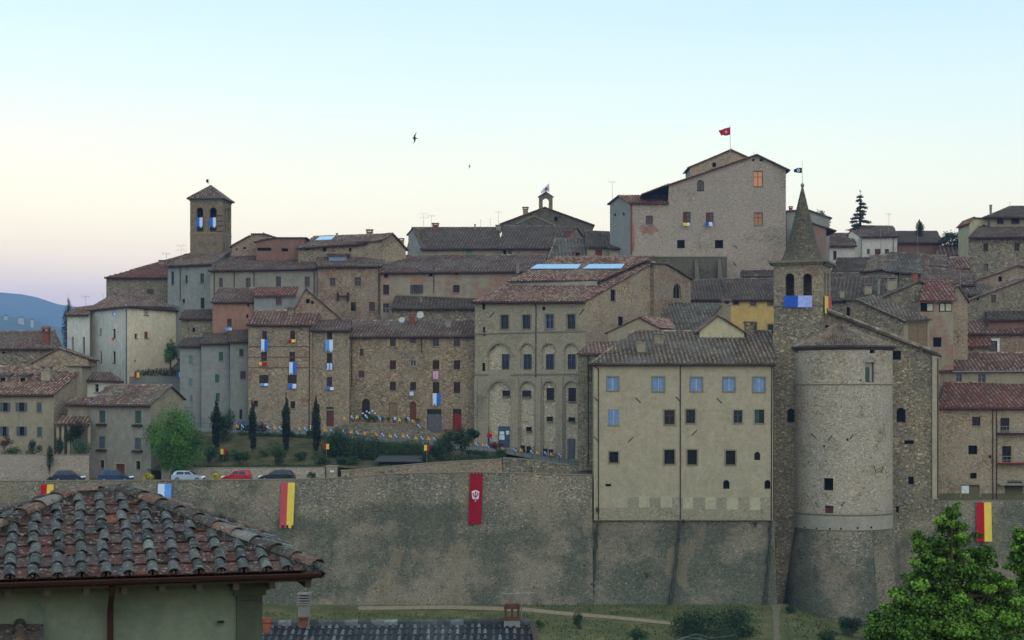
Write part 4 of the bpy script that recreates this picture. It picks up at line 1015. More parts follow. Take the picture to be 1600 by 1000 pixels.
q = [o.onroof(493, 377.5), o.onroof(518, 376.5), o.onroof(524, 371.2), o.onroof(500, 372)]; mb = MBd('skylight'); mb.box8([p+V((0, 0, .2)) for p in q], [p+V((0, 0, .3)) for p in q]); mb.build('skylight', 'skylight', o.root)
G('house', 'stone gable end with a small stack, closing the ridge row before the gap of sky', 598, 258, 634, 262, [(598, 375), (612, 366), (634, 390)], 440, 9, wall='st_tan', roof='ro_brown', chim=[(624, 372, 631, 384, 'stone', 1)])
# upper middle row
o = E('house', 'long upper house with a hipped dark roof, blue-grey gable and a green shutter', 660, 283, 782, 281, 389, 388, 440, (645, 357), (778, 357), p=21, wall='pl_beige', roof='ro_dark', sp=.55, bk=1.6,
  win=[('s', 728, 391, 738, 400, 'sh_teal')], chim=[(676, 349, 685, 361, 'brick'), (741, 352, 743.5, 360, 'pipe'), (775, 352, 783, 360, 'grey')], lwin=[])
G('house', 'blue-grey gable wall at the left end of the long upper house', 638, 285, 660, 283, [(638, 366), (645, 358), (660, 386)], 440, 3, wall='pl_blue_shade', roof='ro_dark', ov=.2)
E('house', 'dark roofed house below the bell gable church with a bright roof window', 780, 280, 862, 278, 388, 388, 450, (790, 354), (900, 356), p=20, wall='st_red', roof='ro_dark', sp=.6, bk=1.5, win=[('v', 786, 391, 791, 400), ('g', 794, 391, 800, 400, 'sh_grey')], chim=[(885, 361, 892, 372, 'brick')])
o = E('house', 'house with a steep patchwork roof and a little red dormer below the bell gable', 858, 268, 935, 268, 412, 412, 450, (868, 374), (915, 374), p=21, wall='st_dark', roof='ro_grey', sp=.6, hip=(1, 1), bk=2, gutter=False)
dq = o.onroof(902, 401); mb = MBd('brick'); mb.obox(dq+V((-.6, -.1, -.1)), (1.3, 0, 0), (0, 2.4, 0), (0, 0, .95)); mb.build('dormer', 'brick', o.roof); mb = MBd('painted_dark'); mb.obox(dq+V((-.25, -.16, .1)), (.6, 0, 0), (0, .05, 0), (0, 0, .6)); mb.build('dormer_window', 'painted_dark', o.roof)
E('house', 'small brown house with one red shutter, left of the one beside the castle', 918, 272, 952, 272, 386, 386, 450, (915, 362), (950, 364), p=18, wall='pl_beige', roof='ro_dark', win=[('s', 930, 390, 941, 405, 'sh_red')], bk=1.6)
E('house', 'small tan house with a red shutter tight against the castle', 952.5, 271, 986, 271, 388, 388, 450, (938, 366), (962, 368), p=19, wall='pl_beige', roof='ro_dark', win=[('s', 966, 392.5, 979, 405, 'sh_red')], bk=1.5)
# bell gable church
o = G('church', 'church with a wide low gable and a brick bell gable on top', 784, 306, 926, 306, [(784, 350), (851, 325), (926, 352)], 420, 14, wall='pl_castle_low', roof='ro_red', win=[('N', 866, 338, 871, 346)], cat='church', chim=[(817, 323, 825, 335, 'stone', 3)])
vp = o.front
mb = MBd('st_tan'); P = [vp.at(842, 329, .1), vp.at(863.5, 329, .1), vp.at(863.5, 307.5, .1), vp.at(862.5, 306.5, .1), vp.at(853, 301, .1), vp.at(843, 306.5, .1), vp.at(842, 307.5, .1)]
vq = VP(vp.A+vp.n*.1, vp.B+vp.n*.1); hole = arch_pts(vq, 848, 309.5, 857.5, 327)
panel(mb, vq, P, [hole], reveal=.9); back = [p-vp.n3*.9 for p in P]; vr = VP(vq.A-vp.n*.9, vq.B-vp.n*.9)
for k in range(len(P)): mb.poly([P[k], P[(k+1) % len(P)], back[(k+1) % len(P)], back[k]])
panel(mb, vr, back, [[p-vp.n3*.9 for p in hole]], reveal=.01); mb.build('bell_gable', 'st_tower', o.root)
mb = MBd('ro_red')
for a, b in ((vp.at(840.5, 308.5, .3), vp.at(853, 300.6, .3)), (vp.at(853, 300.6, .3), vp.at(865, 308.5, .3))): roof_poly(mb, [a, b, b-vp.n3*1.3, a-vp.n3*1.3], False)
mb.build('bell_gable_roof', 'ro_red', o.root)
mb = MBd('stone_trim')
for a, b in ((vp.at(806, 350, .05), vp.at(834, 337, .05)), (vp.at(834, 337, .05), vp.at(868, 352, .05))): mb.tube(a, b, .15, n=4)
mb.build('pediment_moulding', 'stone_trim', o.root)
# ---- castle
o = G('castle', 'tall stone keep-like palace crowning the town with a red flag and orange windows', 985, 268, 1228, 268, [(985, 318), (1044, 318), (1045, 290), (1182, 243), (1228, 265)], 470, 16, wall='st_castle', roof='ro_red', cat='castle', roofskip=(0, 1), group=TOWN, oh=.7, ov=.5,
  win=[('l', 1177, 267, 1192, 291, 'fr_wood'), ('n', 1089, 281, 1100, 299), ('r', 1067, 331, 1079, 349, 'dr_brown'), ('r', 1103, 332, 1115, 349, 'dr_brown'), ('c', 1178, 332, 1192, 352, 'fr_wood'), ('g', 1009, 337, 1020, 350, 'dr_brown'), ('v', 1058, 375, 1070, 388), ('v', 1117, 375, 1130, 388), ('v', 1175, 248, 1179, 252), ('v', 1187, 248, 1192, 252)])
vp = o.front
mb = MBd('ro_red'); roof_poly(mb, [vp.at(984, 319, .5), vp.at(1045, 319, .5), W(1043, 306, 275), W(969, 306, 275)], True, .5); mb.build('lower_roof', 'ro_red', o.root)
mb = MBd('ro_red'); A_, B_ = vp.at(1003, 305, .4), vp.at(1046, 288.5, .4); roof_poly(mb, [A_, B_, B_+V((0, 14, 0)), A_+V((0, 14, 0))], True, .5); mb.build('side_roof', 'ro_red', o.root)
mb = MBd('pl_castle_low'); mb.obox(vp.at(1020, 320, -4), (2.6, 0, 0), (0, 8, 0), (0, 0, 2.2)); mb.build('loggia', 'pl_castle_low', o.root)
mb = MBd('brick'); a, b = vp.uv(vp.at(998, 367)), vp.uv(vp.at(1028, 353)); 
mb = MBd('st_tan'); slab(vp, mb, vp.uv(vp.at(985, 0))[0], vp.at(0, 398).z, vp.uv(vp.at(988, 0))[0], vp.at(0, 320).z, 0, .06); mb.build('quoin', 'brick', o.root)
for x0, y0, x1, y1 in ((1146, 383, 1152, 388), (1146, 409, 1150, 415)): mb = MBd('metal_dark'); mb.tube(vp.at(x0, y0, .05), vp.at(x1, y1, .05), .06, n=5); mb.build('wall_anchor', 'metal_dark', o.root)
CAST = o
def stain(vp, pts, mat, parent, out=.004):
    mb = MBd(mat); q = []
    for k in range(len(pts)):
        (x0, y0), (x1, y1) = pts[k], pts[(k+1) % len(pts)]
        for s_ in range(4): t_ = s_/4; q.append((x0+(x1-x0)*t_+random.uniform(-.8, .8), y0+(y1-y0)*t_+random.uniform(-.8, .8)))
    tr = tessellate_polygon([[V((a, b, 0)) for a, b in q]]); P_ = [vp.at(a, b, out) for a, b in q]
    for t_ in tr: mb.poly([P_[i] for i in t_])
    return mb.build('plaster_stain', mat, parent)
stain(vp, [(997, 356), (1003, 351), (1011, 354), (1019, 351), (1027, 356), (1030, 363), (1023, 362), (1018, 368), (1011, 364), (1005, 368), (1001, 361)], 'pl_rustpatch', o.root)
stain(vp, [(986, 346), (991, 350), (993, 372), (991, 392), (986, 396)], 'pl_rustpatch', o.root)
G('house', 'blue-grey side wing with a red gable roof at the left of the castle', 953, 273, 985, 268.2, [(953, 319), (968, 307), (985, 318)], 470, 9, wall='pl_blue_shade', roof='ro_red', win=[('v', 959.5, 333.5, 962.5, 338), ('v', 973, 332, 976, 337)], ov=.3)
G('watch_turret', 'roof turret with a low gable rising behind the castle front', 1078, 276, 1171, 276, [(1078, 262), (1142, 235), (1171, 248)], 330, 7, wall='st_tan', roof='ro_red', win=[('v', 1113, 254, 1119, 261)], cat='turret', lwall='pl_blue_shade', ov=.3)
# castle foot
o = G('castle_footing', 'dark sloping stone footing under the left half of the castle', 985, 264, 1136, 264, [(985, 401), (1136, 401)], 480, 3.5, wall='pl_castle_low', noroof=True, cat='wall')
mb = MBd('stone_trim'); a, b = o.front.at(984, 402, .1), o.front.at(1137, 402, .1); mb.box8([a, b, b+V((0, 3.6, 0)), a+V((0, 3.6, 0))], [p+V((0, 0, .2)) for p in (a, b, b+V((0, 3.6, 0)), a+V((0, 3.6, 0)))]); mb.build('ledge', 'stone_trim', o.root)
for x_ in (1087, 1123):
    mb = MBd('pl_castle_low'); a = o.front.at(x_-4, 455); b = o.front.at(x_+5, 455); t_ = o.front.at(x_-2, 405); t2 = o.front.at(x_+3, 405); n_ = o.front.n3
    mb.box8([a+n_*3, b+n_*3, b, a], [t_+n_*.2, t2+n_*.2, t2, t_]); mb.build('buttress', 'pl_castle_low', o.root)
E('house', 'small dark roofed outbuilding with a red door at the right foot of the castle', 1158, 258, 1228, 258, 432, 432, 470, (1160, 424), (1228, 423), p=15, wall='st_castle', roof='ro_dark', win=[('s', 1163, 430, 1171, 438, SB), ('D', 1178, 429, 1186, 440, 'dr_red')], shed=True, gutter=False)
# ---- bell tower left
def square_tower(nm, label, xa, Ya, xb, Yb, side, top, base, mat, group=None):
    A, B = plan(xa, Ya), plan(xb, Yb); vp = VP(A, B); u = vp.u; v = -vp.n
    Cc, Dd = B+v*side, A+v*side; ro = root(nm, label, 'bell tower', V(((A.x+B.x)/2, (A.y+B.y)/2, W(xa, base, Ya).z)), group)
    o = H(); o.root = ro; o.front = vp; o.right = VP(B, Cc); o.left = VP(A, Dd); o.cs = [A, B, Cc, Dd]; o.zt = W(xb, top, Yb).z; o.zb = W(xa, base, Ya).z; return o
def belfry(o, mat, win, swin, zbot, ztop, depth=.5, parent_name='belfry'):
    A, B, C_, D_ = o.cs; mb = MBd(mat); P = lambda q, z: V((q.x, q.y, z))
    ar = lambda vp, w: arch_pts(vp, *w)
    panel(mb, o.front, [P(A, zbot), P(B, zbot), P(B, ztop), P(A, ztop)], [ar(o.front, w) for w in win], reveal=depth)
    panel(mb, o.right, [P(B, zbot), P(C_, zbot), P(C_, ztop), P(B, ztop)], [ar(o.right, w) for w in swin], reveal=depth if o.right.n.dot((A+C_)/2-B) < 0 else -depth)
    mb.poly([P(A, zbot), P(D_, zbot), P(D_, ztop), P(A, ztop)]); mb.poly([P(D_, zbot), P(C_, zbot), P(C_, ztop), P(D_, ztop)])
    mb.poly([P(q, zbot+.01) for q in o.cs]); mb.poly([P(q, ztop-.01) for q in o.cs])
    # unseen far sides left without arches so the chamber stays dark
    c = (A+B+C_+D_)/4
    k = .62; q_ = [c+(p-c)*k for p in o.cs]
    return mb.build(parent_name, mat, o.root)
def pyramid_roof(o, mat, ztop, apexz, over, name='roof', ribs=True):
    A, B, C_, D_ = o.cs; c = (A+B+C_+D_)/4; ap = V((c.x, c.y, apexz)); mb = MBd(mat); E4 = [V((*(c+(p-c)*over), ztop)) for p in o.cs]
    for i in range(4): roof_poly(mb, [E4[i], E4[(i+1) % 4], ap], ribs, .45, th=.12); ridge_cap(mb, E4[i], ap, .12)
    return mb.build(name, mat, o.root), ap
o = square_tower('bell_tower', 'square brown stone bell tower with a tiled pyramid roof at the left of the skyline', 297, 277.4, 346.5, 276.8, 5.9, 311, 420, 'st_tower')
T1 = o; zmid = W(346, 364, 276.8).z
belfry(o, 'st_tower', [(307, 324, 317.5, 362), (327.5, 324, 338.5, 362)], [(351, 325, 354, 363), (356, 325, 359, 363)], zmid, o.zt, .6)
mb = MBd('st_tower'); A, B, C_, D_ = o.cs; P = lambda q, z: V((q.x, q.y, z))
mb.box8([P(q, o.zb) for q in o.cs], [P(q, zmid-.02) for q in o.cs]); mb.build('shaft', 'st_tower', o.root)
mb = MBd('stone_trim'); c = (A+B+C_+D_)/4
for z_, k in ((zmid-.1, 1.02), (o.zt-.25, 1.04)): mb = MBd('stone_trim'); mb.box8([P(c+(q-c)*k, z_) for q in o.cs], [P(c+(q-c)*k, z_+.18) for q in o.cs]); mb.build('string_course', 'stone_trim', o.root)
pyramid_roof(o, 'ro_brown', o.zt, W(325, 291, 280).z, 1.16)
window(o.front, ('v', 333, 378, 338, 383), o.root, depth=-.05)
mb = MBd('metal_dark')
for y_ in (337, 346, 353, 362): mb.tube(o.front.at(339, y_, .12), o.front.at(349, y_-.5, .12), .05, n=5)
mb.build('iron_tie', 'metal_dark', o.root)
# ---- convent (corner towards the viewer)
def corner_house(nm, label, xl, Yl, xc, Yc, xr, Yr, el, ec, er, base, apx, wl, wr, roof, lw=(), rw=(), pipes=()):
    """hipped building whose corner C points at the viewer: left face L-C, right face C-R"""
    L, C_, R_ = plan(xl, Yl), plan(xc, Yc), plan(xr, Yr); Bk = L+(R_-C_); zb = W(xc, base, Yc).z; z = W(xc, ec, Yc).z
    ro = root(nm, label, 'house', V((C_.x, C_.y, zb)), TOWN); o = H(); o.root = ro; o.left = VP(L, C_); o.right = VP(C_, R_); o.front = o.right
    P = lambda q, zz: V((q.x, q.y, zz)); mb = MBd(wl)
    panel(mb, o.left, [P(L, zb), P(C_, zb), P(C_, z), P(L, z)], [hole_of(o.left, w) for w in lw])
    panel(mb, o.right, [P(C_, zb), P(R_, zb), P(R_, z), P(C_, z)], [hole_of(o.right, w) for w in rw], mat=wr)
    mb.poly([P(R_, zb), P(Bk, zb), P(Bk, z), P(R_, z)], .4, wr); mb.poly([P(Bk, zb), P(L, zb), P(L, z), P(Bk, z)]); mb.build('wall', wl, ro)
    c = (L+R_)/2; k = 1.07; e = [P(c+(q-c)*k, z) for q in (L, C_, R_, Bk)]; a0, a1 = apx; mb = MBd(roof)
    for f in ([e[0], e[1], a0], [e[1], e[2], a1, a0], [e[2], e[3], a1], [e[3], e[0], a0, a1]): roof_poly(mb, f, True, .5)
    for a, b in ((e[0], a0), (e[1], a0), (e[2], a1), (e[3], a1), (a0, a1)): ridge_cap(mb, a, b)
    mb.build('roof', roof, ro); mb = MBd('copper'); mb.tube(e[0], e[1], .09, n=6); mb.tube(e[1], e[2], .09, n=6); mb.build('gutter', 'copper', ro)
    for vp, ws in ((o.left, lw), (o.right, rw)):
        for w in ws: window(vp, w, ro)
    for vp, p in pipes: pipe_run(o.left if vp == 'l' else o.right, p, ro)
    return o
z_ = W(199, 480, 250).z
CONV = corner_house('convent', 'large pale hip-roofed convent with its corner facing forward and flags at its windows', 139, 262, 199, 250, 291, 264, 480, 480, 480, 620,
    (W(178, 461, 268), W(236, 458, 276)), 'pl_convent_shade', 'pl_convent_lit', 'ro_brown',
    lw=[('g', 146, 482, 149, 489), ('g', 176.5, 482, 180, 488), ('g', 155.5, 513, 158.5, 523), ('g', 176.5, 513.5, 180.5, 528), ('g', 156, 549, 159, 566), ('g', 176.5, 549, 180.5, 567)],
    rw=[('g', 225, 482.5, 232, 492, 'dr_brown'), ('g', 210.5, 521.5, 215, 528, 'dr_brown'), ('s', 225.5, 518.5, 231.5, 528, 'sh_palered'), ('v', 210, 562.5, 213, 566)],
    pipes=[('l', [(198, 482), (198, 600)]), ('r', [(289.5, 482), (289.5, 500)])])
E('house', 'pale lower wing with three tall slit windows left of the convent', 105, 261, 140, 258, 492, 492, 600, (118, 483), (145, 479), p=14, wall='pl_convent_shade', roof='ro_brown', win=[('N', 112, 526, 115, 552), ('N', 129, 526, 132.5, 556)], bk=1.5)
# ---- lower left cluster
E('house', 'old mossy stone house with a broad dark roof and a red brick chimney', -40, 238, 98, 236, 545, 545, 640, (-30, 521), (84, 518), p=13, wall='st_dark', roof='ro_brown', bk=1.7, chim=[(67, 511, 77, 540, 'brick')], win=[('v', 3, 549, 8, 553)])
G('house', 'low tan stone gable end with a rusty tiled verge, lower left of the convent', 52, 228, 138, 229, [(52, 567), (93, 545), (138, 561)], 640, 10, wall='st_tan', roof='ro_brown')
o = E('house', 'beige house with two rows of grey shuttered windows above the retaining wall', -30, 217, 84, 215, 616, 616, 715, (-30, 571), (120, 584), p=22, wall='pl_beige', roof='ro_mix', swall='st_tan',
  win=[('o', 4, 629, 12, 643, 'sh_bluegrey'), ('o', 29, 629, 38, 643, 'sh_bluegrey'), ('s', 57, 629, 65, 644, 'sh_bluegrey'), ('o', 3, 666.5, 10, 681, 'sh_bluegrey'), ('o', 30, 666.5, 38, 681, 'sh_bluegrey'), ('s', 58, 667, 65.5, 682, 'sh_bluegrey')], chim=[(66, 572, 80, 594, 'plaster')])
for dx_, lab in ((5, 0), (36, 0)):
    dq = o.onroof(dx_, 597); mb = MBd('pl_beige'); mb.obox(dq+V((-.5, -.2, -.2)), (1.1, 0, 0), (0, 2.2, 0), (0, 0, 1.0)); mb.build('dormer', 'pl_beige', o.roof)
    mb = MBd('ro_brown'); roof_poly(mb, [dq+V((-.7, -.4, .75)), dq+V((.8, -.4, .75)), dq+V((.8, 2.4, 1.1)), dq+V((-.7, 2.4, 1.1))], True, .4); mb.build('dormer_roof', 'ro_brown', o.roof)
    mb = MBd('painted_dark'); mb.obox(dq+V((-.3, -.25, .05)), (.65, 0, 0), (0, .06, 0), (0, 0, .55)); mb.build('dormer_window', 'painted_dark', o.roof)
G('house', 'narrow beige block with a broad chimney between the shuttered house and the convent', 107, 222, 128, 222, [(107, 573), (128, 573)], 700, 5, wall='pl_beige', roof='ro_brown')
E('house', 'small off-white house with one narrow window under a short roof below the convent', 124, 225, 193, 224, 593, 596, 690, (131, 582), (170, 583), p=15, wall='pl_convent_shade', roof='ro_brown', win=[('g', 148, 600, 154, 613, 'fr_white')], shed=True)
o = E('house', 'grey two-storey house with green-grey shutters and a brown door behind the parked cars', 141, 213, 236, 208.5, 632, 632, 758, (170, 604), (266, 604), p=23, wall='pl_grey', roof='ro_brown', bk=1.7, swall='pl_beige',
  win=[('s', 155, 641.5, 164.5, 660, 'sh_greengrey'), ('s', 211, 642, 220.5, 661, 'sh_greengrey'), ('s', 154.5, 682, 164, 700, 'sh_bluegrey'), ('s', 210.5, 684, 220.5, 702, 'sh_bluegrey'),
       ('g', 157, 719, 163, 731, 'fr_dark', 'stone_trim_pale'), ('g', 213, 720.5, 219.5, 733, 'fr_dark', 'stone_trim_pale'), ('D', 181, 725, 195.5, 756, 'dr_brown', 'stone_trim_pale')])
GREY = o
for x0, x1, y_ in ((152, 167, 663.5), (208, 223, 665), (152, 167, 703.5), (208, 223, 705)):
    mb = MBd('sh_brown'); a, b = o.front.uv(o.front.at(x0, y_)), o.front.uv(o.front.at(x1, y_)); slab(o.front, mb, a[0], a[1]-.13, b[0], a[1]+.13, .02, .35); mb.build('window_box', 'sh_brown', o.root)
mb = MBd('pl_blockgrey'); a, b = o.front.uv(o.front.at(142, 714))[0], o.front.uv(o.front.at(236, 714))[0]
E('house', 'grey side annex of the shuttered house, under a short tiled lean-to', 106, 214.5, 141, 213.4, 632, 632, 720, (112, 623), (146, 622), p=14, wall='pl_blockgrey', roof='ro_brown', shed=True)
# pergola
pr = root('pergola', 'tiled pergola porch with dark posts beside the old retaining wall', 'pergola', W(112, 700, 211))
mb = MBd('ro_mix'); roof_poly(mb, [W(83, 664, 210), W(140, 666, 210), W(138, 652, 213.5), W(98, 652, 213.5)], True, .5); mb.build('roof', 'ro_mix', pr)
for x_ in (88, 96, 105, 137): mb = MBd('pl_beige'); q = W(x_, 712, 210.5); mb.obox(q, (.35, 0, 0), (0, .35, 0), (0, 0, W(0, 664, 210.5).z-q.z)); mb.build('post', 'pl_beige', pr)
# ================= church with the round apse
CHB = 1000
o = square_tower('bell_tower', 'church bell tower with a steep stone spire, blue and white cloth under its arches', 1209, 205.5, 1285, 203.3, 6.2, 413, 1000, 'st_red')
o.zb = W(0, 980, 204).z
T2 = o; zmid = W(1285, 476, 203.3).z
belfry(o, 'st_beige2', [(1227, 427, 1241, 462), (1254.5, 427, 1268.5, 462)], [(1287.5, 426, 1290.3, 462), (1292.3, 426, 1295, 462)], zmid, o.zt, .55)
mb = MBd('st_dark'); A, B, C_, D_ = o.cs; P = lambda q, z: V((q.x, q.y, z)); c = (A+B+C_+D_)/4
mb.box8([P(q, o.zb) for q in o.cs], [P(q, zmid-.02) for q in o.cs]); mb.build('shaft', 'st_dark', o.root)
mb = MBd('stone_trim')
for z_, k in ((zmid-.05, 1.02), (W(0, 425, 204).z, 1.01)): mb = MBd('stone_trim'); mb.box8([P(c+(q-c)*k, z_) for q in o.cs], [P(c+(q-c)*k, z_+.14) for q in o.cs]); mb.build('string_course', 'stone_trim', o.root)
mb = MBd('stone_trim'); z0 = o.zt
mb.box8([P(c+(q-c)*1.06, z0) for q in o.cs], [P(c+(q-c)*1.12, z0+.3) for q in o.cs]); mb.box8([P(c+(q-c)*1.2, z0+.3) for q in o.cs], [P(c+(q-c)*1.22, z0+.55) for q in o.cs])
for (a, b) in ((A, B), (B, C_), (C_, D_), (D_, A)):
    for k in range(9):
        q = c+(a.lerp(b, k/8)-c)*1.1; mb.obox(V((q.x-.1, q.y-.1, z0+.02)), (.2, 0, 0), (0, .2, 0), (0, 0, .3))
mb.build('cornice', 'stone_trim', o.root)
# spire: eight-sided, slightly flared foot
mb = MBd('spire'); prof = [(1.1, .55), (.84, .8), (.73, 1.5), (.59, 2.9), (.44, 4.7), (.04, W(0, 291, 206).z-z0), (.0, W(0, 290, 206).z-z0)]
ang = math.atan2(o.front.u.y, o.front.u.x); rings_ = []
for k, z_ in prof:
    rr = 3.1*k; ring_ = []
    for j in range(8):
        a_ = ang+math.pi/8+j*math.pi/4; ca, sa_ = math.cos(a_), math.sin(a_); sq = rr*1.08
        ring_.append(V((c.x+sq*ca*1.0, c.y+sq*sa_, z0+z_)))
    rings_.append(ring_)
for r0_, r1_ in zip(rings_, rings_[1:]):
    for j in range(8):
        # courses of thin stone slabs
        n_ = max(1, int((r1_[0].z-r0_[0].z)/.35)); 
        for q in range(n_):
            a0, a1 = r0_[j].lerp(r1_[j], q/n_), r0_[(j+1) % 8].lerp(r1_[(j+1) % 8], q/n_); b0, b1 = r0_[j].lerp(r1_[j], (q+1)/n_), r0_[(j+1) % 8].lerp(r1_[(j+1) % 8], (q+1)/n_)
            mb.poly([a0, a1, b1, b0], random.random())
mb.build('spire', 'spire', o.root)
mb = MBd('stone_trim'); mb.lathe((c.x, c.y, z0), [(0, W(0, 283, 206).z-z0), (.22, W(0, 286, 206).z-z0), (.25, W(0, 289, 206).z-z0), (.1, W(0, 291, 206).z-z0), (.12, W(0, 294, 206).z-z0)], 10); mb.build('finial', 'stone_trim', o.root)
window(o.front, ('N', 1230, 638, 1241.5, 660), o.root, depth=-.06); window(o.front, ('v', 1224, 512, 1229, 517), o.root, depth=-.06)
SPC = c
# church body
o = G('church', 'church body with a big round stone apse under a half-cone roof', 1285, 205.2, 1466, 205.2, [(1285, 486), (1466, 556)], 985, 20, wall='st_dark', roof='ro_tower', cat='church', vd=(.05, 1), ov=.5,
  win=[('v', 1289, 508, 1296, 516), ('v', 1395, 548, 1408, 562), ('N', 1401, 637, 1415, 660), ('v', 1413, 688, 1428, 694), ('v', 1419, 745, 1428, 757), ('v', 1400, 791, 1404.5, 801)])
CH = o
mb = MBd('ro_tower'); q0, q1 = o.front.at(1286, 484, .35), o.front.at(1469, 556, .35)
for k_ in range(3): ridge_cap(mb, q0+V((0, .35*k_, .0)), q1+V((0, .35*k_, 0)), .2, .22)
mb.build('verge_tiles', 'ro_tower', o.roof)
mb = MBd('stone_trim'); 
mb = MBd('pl_cream'); a, b = o.front.uv(o.front.at(1456, 0))[0], o.front.uv(o.front.at(1466, 0))[0]; slab(o.front, mb, a, o.front.at(0, 780).z, b, o.front.at(0, 556).z, 0, .25); mb.build('corner_pier', 'pl_cream', o.root)
mb = MBd('copper'); mb.path([o.front.at(1464.5, 560, .3), o.front.at(1464.5, 778, .3)], [.07, .07], 6); mb.build('downpipe', 'copper', o.root)
mb = MBd('st_dark'); q = o.front; a = q.uv(q.at(1285, 0))[0]; b = q.uv(q.at(1466, 0))[0]   # battered foot of the church wall
z0, z1 = q.at(0, 985).z, q.at(0, 815).z
mb.box8([q.p3((a, z0), 2.4), q.p3((b, z0), 2.4), q.p3((b, z0), .01), q.p3((a, z0), .01)], [q.p3((a, z1), .06), q.p3((b, z1), .06), q.p3((b, z1), .01), q.p3((a, z1), .01)]); mb.build('batter', 'wall_rubble', o.root)
# apse
ac = V(((1317-CX)/F*205, 205, 0)); Rr = 76*205/F*.999; Zr = lambda row: W(0, row, ac.y-Rr).z
mb = MBd('st_apse'); prof = [(Rr+1.9, Zr(1000)), (Rr+1.6, Zr(975)), (Rr+.95, Zr(915)), (Rr+.38, Zr(860)), (Rr+.02, Zr(829))]; mb.lathe((ac.x, ac.y, 0), prof, 40, None, math.pi*.93, math.pi*2.07); mb.build('apse_foot', 'wall_rubble', o.root, smooth=True)
mb = MBd('pl_band'); mb.lathe((ac.x, ac.y, 0), [(Rr+.02, Zr(829)), (Rr+.02, Zr(807))], 40, None, math.pi*.93, math.pi*2.07); mb.build('plaster_band', 'pl_band', o.root, smooth=True)
mb = MBd('stone_trim')
for rw, h_ in ((804.5, .16), (829, .07), (600.5, .06)):
    mb = MBd('stone_trim'); mb.lathe((ac.x, ac.y, 0), [(Rr-.05, Zr(rw)-h_), (Rr+.06, Zr(rw)-h_), (Rr+.13, Zr(rw)), (Rr+.04, Zr(rw)+h_), (Rr-.05, Zr(rw)+h_)], 40, None, math.pi*.93, math.pi*2.07)
    mb.build('string_course', 'stone_trim', o.root)
# apse drum: curved wall with openings left out cell by cell
mb = MBd('st_apse'); wins = [(1287, 747, 1302, 766), (1289, 790, 1302, 804), (1352, 565, 1366, 597), (1359, 545, 1367, 552), (1243, 546, 1247, 552)]
def ang_of(px):
    # angle on the drum seen at pixel px (front side)
    dx = (px-CX)/F; a_ = 1+dx*dx; b_ = -2*(ac.x*dx+ac.y); c__ = ac.x**2+ac.y**2-Rr**2; t = (-b_-math.sqrt(max(0, b_*b_-4*a_*c__)))/(2*a_); return math.atan2(t-ac.y, dx*t-ac.x), t
def dpt(px, row, out=0):
    a_, t = ang_of(px); z = W(px, row, t).z; return V((ac.x+(Rr+out)*math.cos(a_), ac.y+(Rr+out)*math.sin(a_), z))
angs = sorted(set([math.pi*.93+math.pi*1.14*k/44 for k in range(45)]+[ang_of(x)[0] % (2*math.pi) for w_ in wins for x in (w_[0], w_[2])]))
zs = sorted(set([Zr(807), Zr(541)]+[dpt(w_[0], r_).z for w_ in wins for r_ in (w_[1], w_[3])]))
for a0, a1 in zip(angs, angs[1:]):
    for z0_, z1_ in zip(zs, zs[1:]):
        am, zm = (a0+a1)/2, (z0_+z1_)/2; hit = False
        for w_ in wins:
            wa, wb = ang_of(w_[0])[0] % (2*math.pi), ang_of(w_[2])[0] % (2*math.pi); za, zb_ = dpt(w_[0], w_[3]).z, dpt(w_[0], w_[1]).z
            if wa < am < wb and za < zm < zb_: hit = True
        if not hit:
            mb.poly([V((ac.x+Rr*math.cos(a_), ac.y+Rr*math.sin(a_), z)) for a_, z in ((a0, z0_), (a1, z0_), (a1, z1_), (a0, z1_))])
for w_ in wins:
    q = [dpt(w_[0], w_[3]), dpt(w_[2], w_[3]), dpt(w_[2], w_[1]), dpt(w_[0], w_[1])]; q[1].z = q[0].z; q[2].z = q[3].z
    cdir = V((ac.x-(q[0].x+q[1].x)/2, ac.y-(q[0].y+q[1].y)/2, 0)).normalized()*.45
    for k in range(4): mb.poly([q[k], q[(k+1) % 4], q[(k+1) % 4]+cdir, q[k]+cdir])
mb.build('apse', 'st_apse', o.root)
for w_, m_ in zip(wins, ('painted_dark', 'dr_brown', 'pl_band', 'painted_dark', 'painted_dark')):
    q = [dpt(w_[0], w_[3]), dpt(w_[2], w_[3]), dpt(w_[2], w_[1]), dpt(w_[0], w_[1])]; q[1].z = q[0].z; q[2].z = q[3].z
    cdir = V((ac.x-(q[0].x+q[1].x)/2, ac.y-(q[0].y+q[1].y)/2, 0)).normalized(); u_ = (q[1]-q[0]).normalized(); Lw, Lh = (q[1]-q[0]).length, q[3].z-q[0].z
    mb = MBd('fr_dark'); b0 = q[0]+cdir*.3
    for oo, aa, bb in ((b0, Lw, .06), (b0+V((0, 0, Lh-.06)), Lw, .06)): mb.obox(oo, u_*aa, cdir*.06, (0, 0, bb))
    for oo in (b0, b0+u_*(Lw-.06)): mb.obox(oo, u_*.06, cdir*.06, (0, 0, Lh))
    wo = mb.build('window', 'fr_dark', o.root); mb = MBd(m_); mb.obox(b0+cdir*.08, u_*Lw, cdir*.04, (0, 0, Lh)); mb.build('pane', m_, wo)
